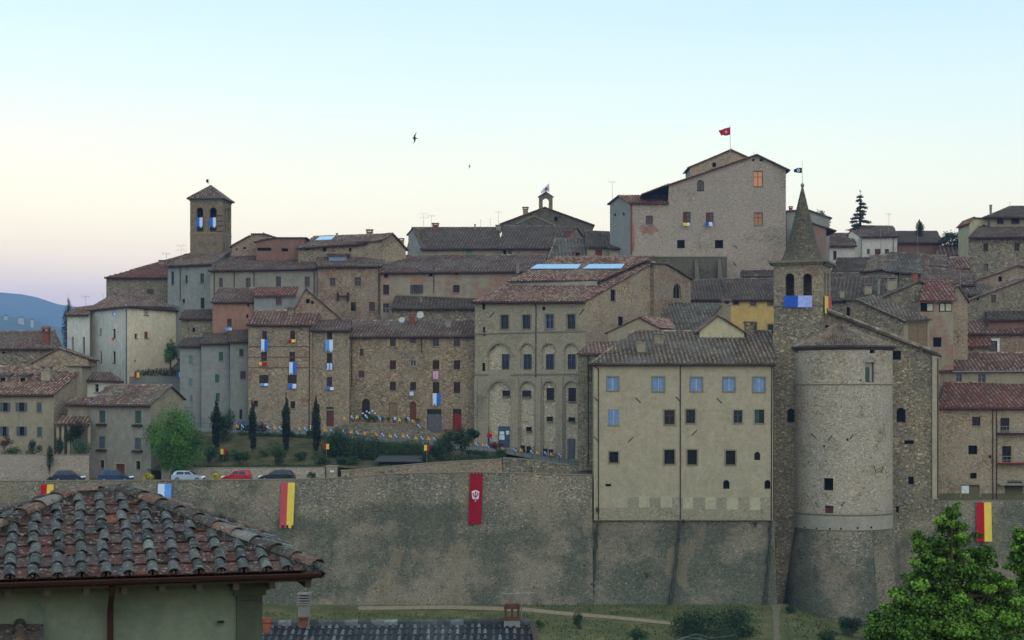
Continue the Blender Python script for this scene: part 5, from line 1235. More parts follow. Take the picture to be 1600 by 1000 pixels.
# arched hood and glazing of the upper niche
mb = MBd('stone_trim_pale')
for k in range(10):
    a0, a1 = math.pi*k/10, math.pi*(k+1)/10; cx_, cy_ = 1359, 566
    f = lambda a_, r_, ou: dpt(cx_+r_*math.cos(a_), cy_-r_*.9*math.sin(a_), ou)
    mb.box8([f(a0, 8, -.02), f(a1, 8, -.02), f(a1, 10.5, -.02), f(a0, 10.5, -.02)], [f(a0, 8, .1), f(a1, 8, .1), f(a1, 10.5, .1), f(a0, 10.5, .1)])
mb.build('arch_moulding', 'stone_trim_pale', o.root)
mb = MBd('stone_trim'); mb.poly([dpt(1359+7.5*math.cos(math.pi*k/10), 566-6.5*math.sin(math.pi*k/10), .03) for k in range(11)]); mb.build('tympanum', 'pl_band', o.root)
mb = MBd('sh_greengrey'); q = dpt(1353.5, 596, -.3); mb.obox(q, (.6, .25, 0), (0, .05, 0), (0, 0, 1.8)); mb.build('window_grille', 'sh_greengrey', o.root)
mb = MBd('metal_dark')
for x0, y0, x1, y1 in ((1268, 677, 1275, 684), (1294, 688, 1300, 680), (1328, 686, 1333, 678), (1365, 728, 1369, 739), (1379, 728, 1377, 739), (1274, 785, 1279, 792), (1314, 790, 1320, 784), (1263, 720, 1265, 724)):
    mb = MBd('metal_dark'); mb.tube(dpt(x0, y0, .05), dpt(x1, y1, .05), .045, n=5); mb.build('wall_anchor', 'metal_dark', o.root)
mb = MBd('painted_dark')
for px, row in ((1288, 697), (1324, 687), (1345, 594), (1258, 824), (1276, 825.5), (1297, 826.5), (1314, 826), (1340, 825), (1361, 824)):
    q = dpt(px, row, .01); mb = MBd('painted_dark'); mb.box(q, (.22, .1, .22)); mb.build('putlog_hole', 'painted_dark', o.root)  # black boxes stand for the holes, their dark is put in colour
mb = MBd('st_apse'); st_ = [(ang_of(x)[0]) for x in (1362, 1388)]
for r_, z_a, z_b in ((0, 0, 0),):
    n_ = 5; P_ = []
    for zz, rr in ((Zr(945), Rr+1.3), (Zr(915), Rr+1.0), (Zr(860), Rr+.43), (Zr(831), Rr+.07)): P_.append([V((ac.x+rr*math.cos(a_), ac.y+rr*math.sin(a_), zz)) for a_ in [st_[0]+(st_[1]-st_[0])*k/n_ for k in range(n_+1)]])
    for a_, b_ in zip(P_, P_[1:]):
        for k in range(n_): mb.poly([a_[k], a_[k+1], b_[k+1], b_[k]])
mb.build('repair_strip', 'st_grey', o.root)
# half-cone roof
mb = MBd('ro_tower'); ap = V((ac.x-.6, ac.y+.2, W(1310, 504, 205).z)); rz = Zr(540); re = Rr+.45; n_ = 34
mbp = []
for k in range(n_):
    a0, a1 = math.pi*.95+math.pi*1.1*k/n_, math.pi*.95+math.pi*1.1*(k+1)/n_
    e0, e1 = [V((ac.x+re*math.cos(a_), ac.y+re*math.sin(a_), rz)) for a_ in (a0, a1)]; mb.poly([e0, e1, ap], .15); mb.poly([e0-V((0, 0, .15)), e1-V((0, 0, .15)), e1, e0], .1)
    for q_, lim in ((.0, 1.0), (.5, .72)):
        am = a0+(a1-a0)*q_; e = V((ac.x+re*math.cos(am), ac.y+re*math.sin(am), rz)); tn = V((-math.sin(am), math.cos(am), 0)); d_ = (ap-e); L_ = d_.length; ns_ = int(L_/.5)
        for j in range(int(ns_*lim)):
            s0_, s1_ = j/ns_, (j+1.05)/ns_; w_ = .11*(1-.55*s0_); t_ = random.random()*.55+.42; a_, b_ = e+d_*s0_, e+d_*min(s1_, 1); up_ = V((0, 0, .12*(1-.4*s0_)))
            mb.poly([a_-tn*w_*1.1+V((0, 0, .03)), a_+up_+V((0, 0, .04)), b_+up_*.9, b_-tn*w_*.9], t_); mb.poly([a_+up_+V((0, 0, .04)), a_+tn*w_*1.1+V((0, 0, .03)), b_+tn*w_*.9, b_+up_*.9], t_)
mb.build('apse_roof', 'ro_tower', o.root)
mb = MBd('brick'); mb.lathe((ac.x, ac.y, 0), [(Rr-.02, rz-.55), (Rr+.12, rz-.4), (Rr+.3, rz-.16), (Rr+.3, rz-.02)], 40, None, math.pi*.93, math.pi*2.07); mb.build('eaves_cornice', 'soffit', o.root)
# ---- right side houses
o = E('house', 'rough plastered house with balconies and a red and white door, right of the church', 1467, 209.5, 1640, 209.5, 637, 637, 800, (1480, 600), (1640, 598), p=19, wall='st_tan', roof='ro_red', sp=.55,
  win=[('g', 1519, 651.5, 1532, 665, 'fr_dark'), ('v', 1513, 696, 1527, 710), ('v', 1516, 739, 1526, 748), ('g', 1563, 653, 1577, 674), ('g', 1566, 697, 1580, 722), ('v', 1545, 711.5, 1549, 716), ('D', 1502, 758, 1530, 781, 'dr_red', 'stone_trim'), ('v', 1570, 757, 1598, 781), ('v', 1574, 751, 1598, 755)],
  pipes=[[(1551, 640), (1551, 780)], [(1557, 640), (1557, 780)]])
RB = o; fr = o.front
mb = MBd('panel_white'); a, b = fr.uv(fr.at(1502.5, 775)), fr.uv(fr.at(1514, 759)); slab(fr, mb, a[0], a[1], b[0], b[1], -.05, .0); mb.build('notice', 'panel_white', o.root)
for y0, y1, x0, m_ in ((678, 674, 1558, 'copper'), (724.5, 722.5, 1559, 'dr_red'), (758, 757, 1559, 'cement')):
    mb = MBd(m_); a, b = fr.uv(fr.at(x0, y0)), fr.uv(fr.at(1604, y0)); slab(fr, mb, a[0], a[1], b[0], a[1]+.15, 0, .95)
    bo = mb.build('balcony', m_, o.root); mb = MBd('metal_grey')
    for zz in (.5, 1.0): mb.tube(fr.p3((a[0], a[1]+zz), .9), fr.p3((b[0], a[1]+zz), .9), .025, n=5)
    for k in range(9): s_ = a[0]+(b[0]-a[0])*k/8; mb.tube(fr.p3((s_, a[1]+.1), .9), fr.p3((s_, a[1]+1.0), .9), .015, n=4)
    mb.build('railing', 'metal_grey', bo)
# wall beneath
mb = MBd('wall_rubble'); a, b = W(1440, 783, 207), W(2000, 783, 207); lo = [W(1440, 1010, 204.5), W(2000, 1010, 204.5)]
rw = root('town_wall', 'stretch of battered town wall under the balconied house, red and yellow banner hanging from it', 'wall', (a+b)/2-V((0, 0, 18)))
mb.box8([lo[0], lo[1], V((lo[1].x, 210, lo[1].z)), V((lo[0].x, 210, lo[0].z))], [a, b, V((b.x, 209.4, b.z)), V((a.x, 209.4, a.z))]); mb.build('wall', 'wall_rubble', rw)
o = E('house', 'low house with a pale gutter and two small blue windows above the red balcony roof', 1466, 219, 1640, 218, 580, 580, 660, (1470, 553), (1640, 553), p=19, wall='pl_beige', roof='ro_mix', sp=.55, swall='pl_beige',
  win=[('g', 1494, 584, 1503, 597, 'sh_blue'), ('g', 1528, 584, 1540, 598, 'sh_blue'), ('g', 1470, 580.5, 1475, 596)], gutter=False)
mb = MBd('metal_grey'); mb.tube(o.front.at(1487, 581, .5), o.front.at(1640, 580, .5), .09, n=6); mb.build('gutter', 'metal_grey', o.root)
E('house', 'low tiled house tucked between the church pier and the white framed window', 1462, 222, 1512, 222, 576, 576, 640, (1466, 545), (1514, 544), p=20, wall='pl_bluegrey', roof='ro_brown', sp=.55, shed=True, gutter=False)
o = E('house', 'stone house with a white painted window surround and red pots on the roof below', 1514, 230, 1650, 229, 521, 521, 600, (1507, 498), (1650, 499), p=18, wall='st_red', roof='ro_mix', sp=.55, win=[('r', 1538.5, 533, 1558, 549, 'sh_bluegrey')], swall='st_red')
mb = MBd('white_paint'); s0, z0, s1, z1 = *o.front.uv(o.front.at(1538.5, 549)), *o.front.uv(o.front.at(1558, 533)); ring(o.front, mb, s0-.55, z0-.45, s1+.35, z1+.4, .33, 0, .03); mb.build('painted_surround', 'white_paint', o.root)
for x0, x1 in ((1559, 1575), (1584, 1592)):
    q0, q1 = o.front.at(x0, 556, .6), o.front.at(x1, 556, .6); mb = MBd('terracotta'); mb.obox(q0, q1-q0, (0, .4, 0), (0, 0, .35)); mb.build('planter_box', 'terracotta', o.root)
# turret house with red roof
o = G('house', 'slim tower house with a bright red roof over an open loggia of panes', 1437, 219, 1490, 219, [(1437, 472), (1490, 472)], 600, 6, wall='pl_pinkpatch', noroof=True,
      win=[('v', 1438, 473, 1458.5, 487), ('v', 1467, 473, 1487, 487), ('v', 1458, 527, 1471, 542)])
mb = MBd('ro_red'); roof_poly(mb, [o.front.at(1435, 471.5, .6), o.front.at(1493, 471.5, .6), W(1488, 440, 226), W(1444, 440, 226)], True, .55); roof_poly(mb, [W(1435, 471.5, 227), W(1493, 471.5, 227), W(1488, 440, 226), W(1444, 440, 226)], False); mb.build('roof', 'ro_red', o.root)
mb = MBd('f_pink')
for x0, x1, y0 in ((1449, 1457.5, 474.5), (1478, 1486.5, 474.5), (1469, 1476, 474.5)):
    a, b = o.front.uv(o.front.at(x0, 485.5)), o.front.uv(o.front.at(x1, y0)); slab(o.front, mb, a[0], a[1], b[0], b[1], -.1, -.06)
mb.build('blind', 'pl_white', o.root)
# sheds and stone gables
o = E('house', 'barn with long stone side and two tall beige panels under its eave', 1411, 211, 1452, 211, 500, 499, 600, (1336, 470), (1364, 463), p=21, wall='pl_beige', roof='ro_tower', sp=.5, shed=True, gutter=False, lwin=(), swall='pl_beige',
  win=[('s', 1419, 504, 1449, 538, 'dr_tan')])
G('house', 'stone wall block with a sloping top and a dark doorway beside the belfry', 1322, 213, 1411, 210.6, [(1322, 470), (1340, 470), (1411, 502)], 600, 8, wall='st_grey', roof='ro_tower', win=[('v', 1321.5+1, 480, 1328, 497)])
G('house', 'dark stone gable wall rising behind the barn roof', 1350, 224, 1440, 224, [(1350, 478), (1436, 441), (1440, 442)], 540, 7, wall='st_dark', roof='ro_dark')
G('house', 'ochre stained stone wall end just right of the red tower roof', 1488, 223, 1512, 223, [(1488, 452), (1497, 448), (1512, 470)], 600, 6, wall='st_tan', roof='ro_brown')
G('house', 'wide stone gable with one dark window and a round hole at the right edge', 1504, 236, 1660, 236, [(1504, 474), (1610, 434), (1660, 448)], 560, 9, wall='st_grey', roof='ro_brown', win=[('g', 1548.5, 461, 1556, 473, 'fr_dark'), ('v', 1526, 465, 1530, 469)])
G('house', 'stone gable with a small dark window, behind and above the wide gable', 1518, 246, 1660, 246, [(1518, 442), (1590, 416), (1660, 430)], 540, 8, wall='st_red', roof='ro_brown', win=[('v', 1560, 432, 1566, 440)])
E('house', 'low brown roof with rusty side wall in front of the wide gable', 1545, 231.5, 1650, 231.5, 500, 498, 540, (1541, 484), (1650, 483), p=16, wall='pl_rust', roof='ro_dark', sp=.6)
E('house', 'small red roofed lean-to between the tower house and the stone gables', 1495, 227, 1545, 227, 541, 541, 620, (1494, 497), (1545, 497), p=23, wall='st_grey', roof='ro_red', sp=.6, shed=True, gutter=False)
# big house at the right edge
o = E('house', 'big dark stone house with deep eaves at the right edge of the skyline', 1513, 268, 1690, 268, 370, 368, 480, (1532, 354), (1690, 352), p=17, wall='st_dark', roof='ro_brown', oh=.9,
  win=[('s', 1536.5, 380, 1544, 393, SB), ('s', 1585, 379, 1593, 392, SB), ('g', 1536.5, 412, 1544, 424, 'sh_bluegrey')], bk=1.4)
E('house', 'upper storey with a grey hipped roof set back on the big dark stone house', 1547, 275, 1700, 275, 338, 338, 400, (1578, 324), (1680, 323), p=18, wall='pl_beige', roof='ro_dark', hip=(1, 0), oh=1.0, chim=[(1546, 322, 1550, 334, 'pipe')],
  win=[('s', 1558, 341, 1568, 350, SB), ('s', 1580, 341, 1593, 350, SB)])
G('house', 'small cream annex with a low red gable, left of the grey hipped storey', 1515, 276, 1547, 276, [(1515, 348), (1522, 341), (1547, 342)], 420, 7, wall='pl_paleyellow', roof='ro_red', win=[('g', 1534, 351, 1540, 356)])
# white house and neighbours
o = E('house', 'white house with a brown tiled roof in front of the tall fir', 1347, 290, 1402, 290, 370, 369, 430, (1336, 354), (1393, 355), p=19, wall='pl_white2', roof='ro_brown', lwin=(), swall='pl_white',
  win=[('g', 1354.5, 389, 1359, 396), ('D', 1367, 389, 1376, 404, 'dr_brown'), ('g', 1382.5, 389, 1389, 396)], pipes=[[(1395.5, 371), (1395.5, 396)]])
G('house', 'light grey gable wall attached to the left of the white house', 1326, 291.5, 1347, 290.5, [(1326, 366), (1331, 361), (1347, 372)], 430, 6, wall='pl_convent_shade', roof='ro_brown', ov=.1)
E('house', 'low white wing with one brown door left of the white house', 1288, 287, 1336, 287, 384, 384, 430, (1296, 366), (1330, 366), p=20, wall='pl_white2', roof='ro_brown', win=[('s', 1302, 392, 1307, 405, SB)], bk=1.2)
E('house', 'long red-brown house between the white house and the cypress', 1403, 292, 1472, 292, 379, 379, 430, (1400, 363), (1462, 363), p=20, wall='pl_rust', roof='ro_dark')
E('house', 'reddish roofed shed below the bushy tree at the right of the skyline', 1458, 280, 1512, 279, 410, 409, 450, (1470, 386), (1510, 384), p=19, wall='pl_rust', roof='ro_mix', sp=.7)
G('house', 'rust coloured gable house half hidden behind the spire', 1270, 262, 1291, 262, [(1270, 350), (1291, 357)], 430, 7, wall='pl_brownpink', roof='ro_brown', oh=1.7)
G('house', 'narrow grey wall with a chimney pot between castle and spire', 1229, 271, 1296, 271, [(1229, 331), (1262, 329), (1296, 341)], 430, 8, wall='pl_blue_shade', roof='ro_brown', chim=[(1233, 322, 1238, 332, 'pot', 1)])
# jumble of roofs behind the church
def misc(label, *a, **k): return E('house', label, *a, **k)
misc('low house with a pale blue wall and dark roof below the white wing', 1300, 262, 1351, 262, 424, 424, 470, (1311, 405), (1357, 404), p=18, wall='pl_white', roof='ro_dark', win=[('v', 1322, 426, 1328, 431)], bk=1.4)
misc('tan walled house with an olive stained gable right of the pale blue wall', 1352, 260, 1402, 258, 424, 418, 470, (1362, 401), (1400, 399), p=19, wall='st_tan', roof='ro_tower', win=[('v', 1398, 425, 1403, 438)])
misc('dark roof spreading below the white house, with a moss covered slope', 1385, 258, 1460, 256, 420, 423, 470, (1392, 396), (1442, 398), p=19, wall='st_dark', roof='ro_dark', bk=1.4)
misc('broad grey roof with two sky-blue roof lights behind the belfry', 1292, 238, 1405, 236, 470, 466, 540, (1296, 437), (1400, 433), p=20, wall='st_grey', roof='ro_dark', sp=.6, chim=[(1350, 444, 1361, 460, 'plaster'), (1371, 438, 1375, 462, 'pipe'), (1312, 452, 1319, 466, 'plaster')])
RF = None
misc('stained grey walled house behind the pair of tall chimneys', 1384, 250, 1440, 248, 423, 428, 520, (1388, 408), (1440, 410), p=18, wall='st_dark', roof='ro_grey', win=[('v', 1398, 426, 1405, 440)], chim=[(1385, 434, 1400, 450, 'plaster'), (1425, 426, 1433, 438, 'pot')])
misc('low roof sloping behind the red tower roof, with a leaning aerial', 1440, 243, 1520, 243, 443, 445, 520, (1442, 418), (1516, 426), p=19, wall='st_grey', roof='ro_brown', sp=.6)
misc('little white walled house with a scrap of red roof right of the aerials', 1484, 255, 1512, 255, 420, 419, 470, (1486, 404), (1512, 402), p=20, wall='pl_white2', roof='ro_mix', win=[('v', 1494, 423, 1501, 428)])
misc('roof patch between the stained house and the little white house', 1436, 258, 1486, 258, 414, 418, 460, (1440, 400), (1476, 401), p=18, wall='pl_white', roof='ro_brown', win=[('v', 1466, 421, 1472, 425)])
misc('red brick walled shed in the roof jumble by the wide gable', 1508, 239, 1542, 239, 461, 460, 520, (1510, 446), (1540, 444), p=18, wall='brick', roof='ro_grey')
misc('low grey roof beside the spire below the rust coloured gable', 1290, 250, 1345, 250, 446, 446, 500, (1296, 428), (1340, 428), p=19, wall='pl_grey', roof='ro_dark', win=[('v', 1308, 450, 1312, 454)])
# ================================================================== VEGETATION
def leaf_mesh(name, mat, parent, blobs, n, size, up=0.0, flat_=0.0, core=.25, aspect=.6, tw=.5, org=None):
    """cloud of folded leaf faces spread over blobs (centre, (rx,ry,rz), tone)"""
    cs = np.array([list(b[0]) for b in blobs]); rs = np.array([list(b[1]) for b in blobs]); tn = np.array([b[2] if len(b) > 2 else .5 for b in blobs])
    wt = (rs.prod(axis=1))**(2/3); wt = wt/wt.sum(); k = rng.choice(len(blobs), n, p=wt)
    d = rng.normal(size=(n, 3)); d /= np.linalg.norm(d, axis=1)[:, None]
    rad = np.where(rng.random(n) < core, rng.uniform(.25, .8, n), rng.normal(.95, .15, n))
    p = cs[k]+d*rs[k]*rad[:, None]
    nrm = d+rng.normal(scale=tw, size=(n, 3)); nrm[:, 2] += .25; nrm /= np.linalg.norm(nrm, axis=1)[:, None]
    a = np.cross(nrm, rng.normal(size=(n, 3))); a[:, 2] += up*np.sign(a[:, 2]+1e-6)*np.linalg.norm(a, axis=1); a /= np.linalg.norm(a, axis=1)[:, None]
    b = np.cross(nrm, a); b /= np.linalg.norm(b, axis=1)[:, None]; a = np.cross(b, nrm)
    sz = size*rng.uniform(.6, 1.3, n)[:, None]; fold = nrm*sz*.18
    v = np.stack([p-a*sz*.5, p+b*sz*aspect*.5+fold, p+a*sz*.5, p-b*sz*aspect*.5+fold], axis=1).reshape(-1, 3)
    off = ROOTLOC.get(parent.name, V((0, 0, 0))) if parent is not None else V(org)
    v = v-np.array(off)
    me = bpy.data.meshes.new(name); me.vertices.add(4*n); me.vertices.foreach_set('co', v.ravel()); me.loops.add(4*n); me.loops.foreach_set('vertex_index', np.arange(4*n))
    me.polygons.add(n); me.polygons.foreach_set('loop_start', np.arange(0, 4*n, 4)); me.update(calc_edges=True)
    at = me.attributes.new('tint', 'FLOAT', 'FACE'); at.data.foreach_set('value', np.clip(tn[k]+rng.normal(scale=.14, size=n), 0, 1))
    me.materials.append(MATS[mat]); o = bpy.data.objects.new(name, me); COL.objects.link(o)
    if parent is not None: o.parent = parent
    else: o.location = off
    ROOTLOC[o.name] = off
    return o
def clumps(c, r, n, k=.42, sq=1.0):
    out = []
    for i in range(n):
        d = V(rng.normal(size=3)).normalized(); f = rng.uniform(.3, .82)
        q = V(c)+V((d.x*r[0]*f, d.y*r[1]*f, d.z*r[2]*f)); s_ = k*rng.uniform(.6, 1.15)
        out.append((q, (r[0]*s_, r[1]*s_, r[2]*s_*sq), rng.uniform(.0, 1)))
    return out
def trunk_mesh(parent, base, top, r, limbs=(), mat='trunk', name='trunk'):
    mb = MBd(mat); b, t = V(base), V(top); m = b.lerp(t, .5)+V((r*.4, 0, 0)); mb.path([b-V((0, 0, .4)), b+V((0, 0, .25)), m, t], [r*1.5, r, r*.8, r*.55], 9)
    for q, rr in limbs: mb.path([b.lerp(t, .8), t.lerp(V(q), .45)+V((0, 0, .15)), V(q)], [r*.5, r*.35, rr*.4], 6)
    return mb.build(name, mat, parent)
def tree(nm, label, cat, px, row_b, row_t, Y, wpx, mat, n, leaf, trunk_frac=.25, tr=.25, cl=16, group=None, tmat='trunk', dx=0, k=.42):
    base = W(px, row_b, Y); h = (row_b-row_t)/F*Y; w_ = wpx/F*Y/2; ro = root(nm, label, cat, base, group)
    zc = base.z+h*(trunk_frac+(1-trunk_frac)/2); c = V((base.x+dx, base.y, zc)); rz = h*(1-trunk_frac)/2
    bl = clumps(c, (w_, w_*.9, rz), cl, k); trunk_mesh(ro, base, V((c.x, c.y, zc-rz*.3)), tr, [(b[0], .1) for b in bl[:6]], tmat)
    leaf_mesh('crown', mat, ro, bl, n, leaf); return ro
def bush(label, px, row, Y, wpx, hpx, mat, n=500, leaf=.16, nm='bush', cat='bush', group=None):
    base = W(px, row, Y); w_, h = wpx/F*Y/2, hpx/F*Y; ro = root(nm, label, cat, base, group)
    bl = clumps(base+V((0, 0, h*.5)), (w_, w_*.8, h*.5), 7, .5)
    leaf_mesh('foliage', mat, ro, bl, n, leaf)
    mb = MBd('trunk')
    for b in bl[:4]: mb.path([base-V((0, 0, .2)), base.lerp(b[0], .6), b[0]], [.05, .04, .02], 5)
    mb.build('stem', 'trunk', ro); return ro
def cypress(label, px, row_b, row_t, Y, wpx, n=1500, leaf=.22, group=None, mat='lf_cypress'):
    base = W(px, row_b, Y); h = (row_b-row_t)/F*Y; w_ = wpx/F*Y/2; ro = root('cypress', label, 'cypress', base, group)
    bl = []
    N_ = 14
    for i in range(N_):
        t_ = (i+.5)/N_; r_ = w_*(math.sin(math.pi*min(1, t_*.8+.14))**.7)*(1 if t_ < .7 else max(.12, 1-(t_-.7)/.32)); 
        bl.append((base+V((rng.uniform(-.15, .15)*w_, rng.uniform(-.2, .2)*w_, h*(.04+t_*.93))), (r_*rng.uniform(.85, 1.1), r_, h/N_*.85), rng.uniform(.1, .8)))
    leaf_mesh('crown', mat, ro, bl, n, leaf, up=1.6, core=.3); mb = MBd('trunk'); mb.path([base-V((0, 0, .4)), base+V((0, 0, h*.6)), base+V((0, 0, h*.95))], [w_*.22, w_*.12, .02], 7); mb.build('trunk', 'trunk', ro); return ro
CG = 'cypresses in the garden above the parked cars'
cypress('slim cypress in the garden, leftmost of the row, beside the round dark tree', 338, 702, 617, 217, 12.5, 3000, group=CG)
cypress('slim cypress in the garden in front of the dark parked estate car', 395, 703, 620, 216, 11.5, 2800, group=CG)
cypress('tall slim cypress in the garden below the right-hand banner of the stone house', 447, 704, 614, 216, 13.5, 3400, group=CG)
cypress('tallest slim cypress in the garden, left of the brown street door', 494, 706, 613, 215, 13, 3400, group=CG)
cypress('dark cypress standing behind the convent at the left against the hills', 107, 560, 459, 275, 19, 3200)
cypress('thick short cypress on the skyline right of the white house', 1437, 372, 341, 296, 12, 900, leaf=.3)
o = tree('broadleaf_tree', 'big round bright green tree behind the street wall, right of the grey shuttered house', 'tree', 262, 753, 633, 205.6, 94, 'lf_tree', 26000, .2, .1, .38, 75, tmat='trunk_pale', dx=1.1, k=.33)
tree('broadleaf_tree', 'round dark green tree behind the leftmost garden cypress', 'tree', 350, 692, 634, 221, 48, 'lf_dark', 2600, .26, .12, .22, 14)
tree('broadleaf_tree', 'small round green tree against the cream wall of the convent', 'tree', 266, 582, 529, 241, 31, 'lf_tree', 1900, .24, .12, .16, 12)
tree('small_tree', 'small vase shaped tree with a pale trunk beside the garage door', 'tree', 739, 702, 667, 213, 29, 'lf_dark', 1500, .2, .42, .12, 10, tmat='trunk_pale')
tree('broadleaf_tree', 'dark ragged tree crown behind the spire on the skyline', 'tree', 1281, 372, 325, 295, 38, 'lf_fir', 1400, .35, .2, .2, 12, k=.34)
tree('broadleaf_tree', 'low rounded dark tree right of the thick cypress on the skyline', 'tree', 1484, 392, 360, 289, 42, 'lf_dark', 1500, .35, .1, .2, 12)
# tall fir
def fir(label, px, row_b, row_t, Y, wpx):
    base = W(px, row_b, Y); h = (row_b-row_t)/F*Y; w_ = wpx/F*Y/2; ro = root('fir_tree', label, 'fir tree', base); bl = []; mb = MBd('trunk'); mb.path([base-V((0, 0, .5)), base+V((0, 0, h*.55)), base+V((0, 0, h*.98))], [.35, .2, .03], 7)
    for i in range(13):
        t_ = .08+i*.066; r_ = w_*(1-t_)**.75*rng.uniform(.7, 1.15)
        for j in range(5):
            a_ = rng.uniform(0, 6.28); tip = base+V((math.cos(a_)*r_, math.sin(a_)*r_, h*t_-r_*.12)); st_ = base+V((0, 0, h*t_+.15)); mb.path([st_, tip], [.06, .015], 4)
            for q in (.45, .7, .95): bl.append((st_.lerp(tip, q), (r_*.2+.12, r_*.2+.12, .22), rng.uniform(.1, .8)))
    bl.append((base+V((0, 0, h*.97)), (.12, .12, .5), .5)); mb.build('trunk', 'trunk', ro); leaf_mesh('crown', 'lf_fir', ro, bl, 6500, .36, core=.5, aspect=.35)
fir('tall open fir tree rising behind the white house', 1344, 380, 297, 297, 46)
# hedges
def hedge(label, pts, hgt, depth, mat, n, leaf=.17, nm='hedge'):
    P = [W(*p) for p in pts]; ro = root(nm, label, 'hedge', (P[0]+P[-1])/2); bl = []
    for a, b in zip(P, P[1:]):
        m_ = max(2, int((b-a).length/.7))
        for i in range(m_):
            q = a.lerp(b, (i+.5)/m_); bl.append((q+V((0, 0, hgt*.5)), (.55, depth*.5, hgt*.5*rng.uniform(.85, 1.12)), rng.uniform(.25, .75)))
    leaf_mesh('foliage', mat, ro, bl, n, leaf); mb = MBd('trunk')
    for b in bl[::3]: mb.tube(b[0]-V((0, 0, hgt*.6)), b[0], .04, n=5)
    mb.build('stem', 'trunk', ro); return ro
hedge('long clipped dark hedge along the lane in front of the banner house', [(372, 680, 224.5), (440, 683, 224.5), (508, 687, 224)], .65, 1.0, 'lf_dark', 2300)
hedge('thick dark hedge mass left above the grey shed roof', [(505, 716, 214), (560, 720, 213), (590, 722, 212)], 3.3, 2.6, 'lf_dark', 8500, .2)
hedge('lighter green clipped hedge above the grey shed roof', [(590, 711, 216), (650, 711, 215.5), (672, 713, 215)], 2.0, 1.8, 'lf_hedge', 5200)
hedge('low clipped box hedge just below the lane, left of the pinwheel fence centre', [(584, 699, 220.5), (618, 700, 220.5)], .75, .9, 'lf_hedge', 900)
hedge('low clipped hedge at the foot of the vase shaped tree', [(728, 710, 212.5), (760, 713, 212)], .7, .9, 'lf_dark', 900)
hedge('ground hugging hedge on the rim of the terrace wall', [(690, 723, 208.5), (740, 719, 208.5), (790, 716, 208.5)], .7, .8, 'lf_dark', 1400)
hedge('green hedge on the forecourt wall right of the convent', [(213, 590, 246), (250, 588, 246), (281, 589, 246)], 1.25, 1.0, 'lf_dark', 1900, .2)
hedge('creeping green edge along the top of the garden wall behind the cars', [(300, 732, 208.6), (400, 731.5, 208.6), (505, 731, 208.6)], .45, .6, 'lf_dark', 1700)
for a in [('round dark shrub at the right end of the hedge mass', 528, 722, 213.5, 42, 56, 'lf_dark', 3000), ('tall dark shrub under the garage door', 706, 716, 213, 50, 46, 'lf_dark', 3400), ('rounded shrub left of the vase shaped tree', 722, 712, 212, 34, 42, 'lf_dark', 2200),
          ('dark shrub to the right of the red and yellow flag on its pole', 684, 722, 211, 36, 38, 'lf_dark', 2200), ('small round shrub at the foot of the third cypress', 455, 683, 222, 10, 13, 'lf_dark', 400), ('small round shrub at the foot of the tallest cypress', 484, 685, 221, 12, 14, 'lf_dark', 400),
          ('low spreading shrub in the middle of the garden slope', 378, 727, 210, 40, 26, 'lf_dark', 1600), ('dark upright shrub in the garden between two cypresses', 434, 727, 210, 28, 34, 'lf_dark', 1500), ('grey-green shrub at the left of the garden slope', 327, 724, 210.5, 34, 30, 'lf_dark', 1500),
          ('reddish leaved shrub near the blue door of the palace', 777, 704, 215, 26, 17, 'lf_rust', 600), ('low shrub at the right end of the hedges above the ramp', 778, 713, 210, 26, 12, 'lf_dark', 500), ('purple leaved round shrub behind the second cypress', 411, 677, 228, 13, 17, 'lf_rust', 400),
          ('small shrub at the street kerb by the gate pier', 486, 750, 205, 14, 12, 'lf_dark', 350), ('small green tuft beside the leftmost parked car', 77, 754, 203, 12, 10, 'lf_hedge', 250)]:
    bush(*a, leaf=.18)
bush('yellow flowering shrub right of the brown door', 229, 751, 203.4, 18, 14, 'lf_yellow', 900, .14)
bush('yellow-green shrub between the silver and the red car', 339, 751, 204.2, 19, 14, 'lf_yellow', 900, .14)
bush('small green bush in front of the bonnet of the leftmost car', 114, 755, 201.6, 12, 9, 'lf_hedge', 250, .14)
bush('green bush in front of the rightmost parked car', 446, 752, 201.5, 14, 11, 'lf_hedge', 300, .14)
for a in [('dark shrub below the leftmost cypress', 352, 722, 212, 26, 20, 'lf_dark', 900), ('olive shrub halfway up the garden slope', 415, 714, 214, 20, 12, 'lf_hedge', 500), ('dark low shrub right of the third cypress', 468, 720, 212, 26, 16, 'lf_dark', 800), ('spreading shrub at the right end of the garden slope', 500, 727, 210, 30, 18, 'lf_dark', 900), ('dense dark shrub in front of the hedge mass', 545, 731, 209.5, 40, 22, 'lf_dark', 1400), ('small shrub in front of the grey shed', 600, 735, 208.2, 26, 11, 'lf_dark', 500), ('dark bush between the shed and the tall shrub', 664, 728, 209.5, 30, 22, 'lf_dark', 900)]:
    bush(*a, leaf=.18)
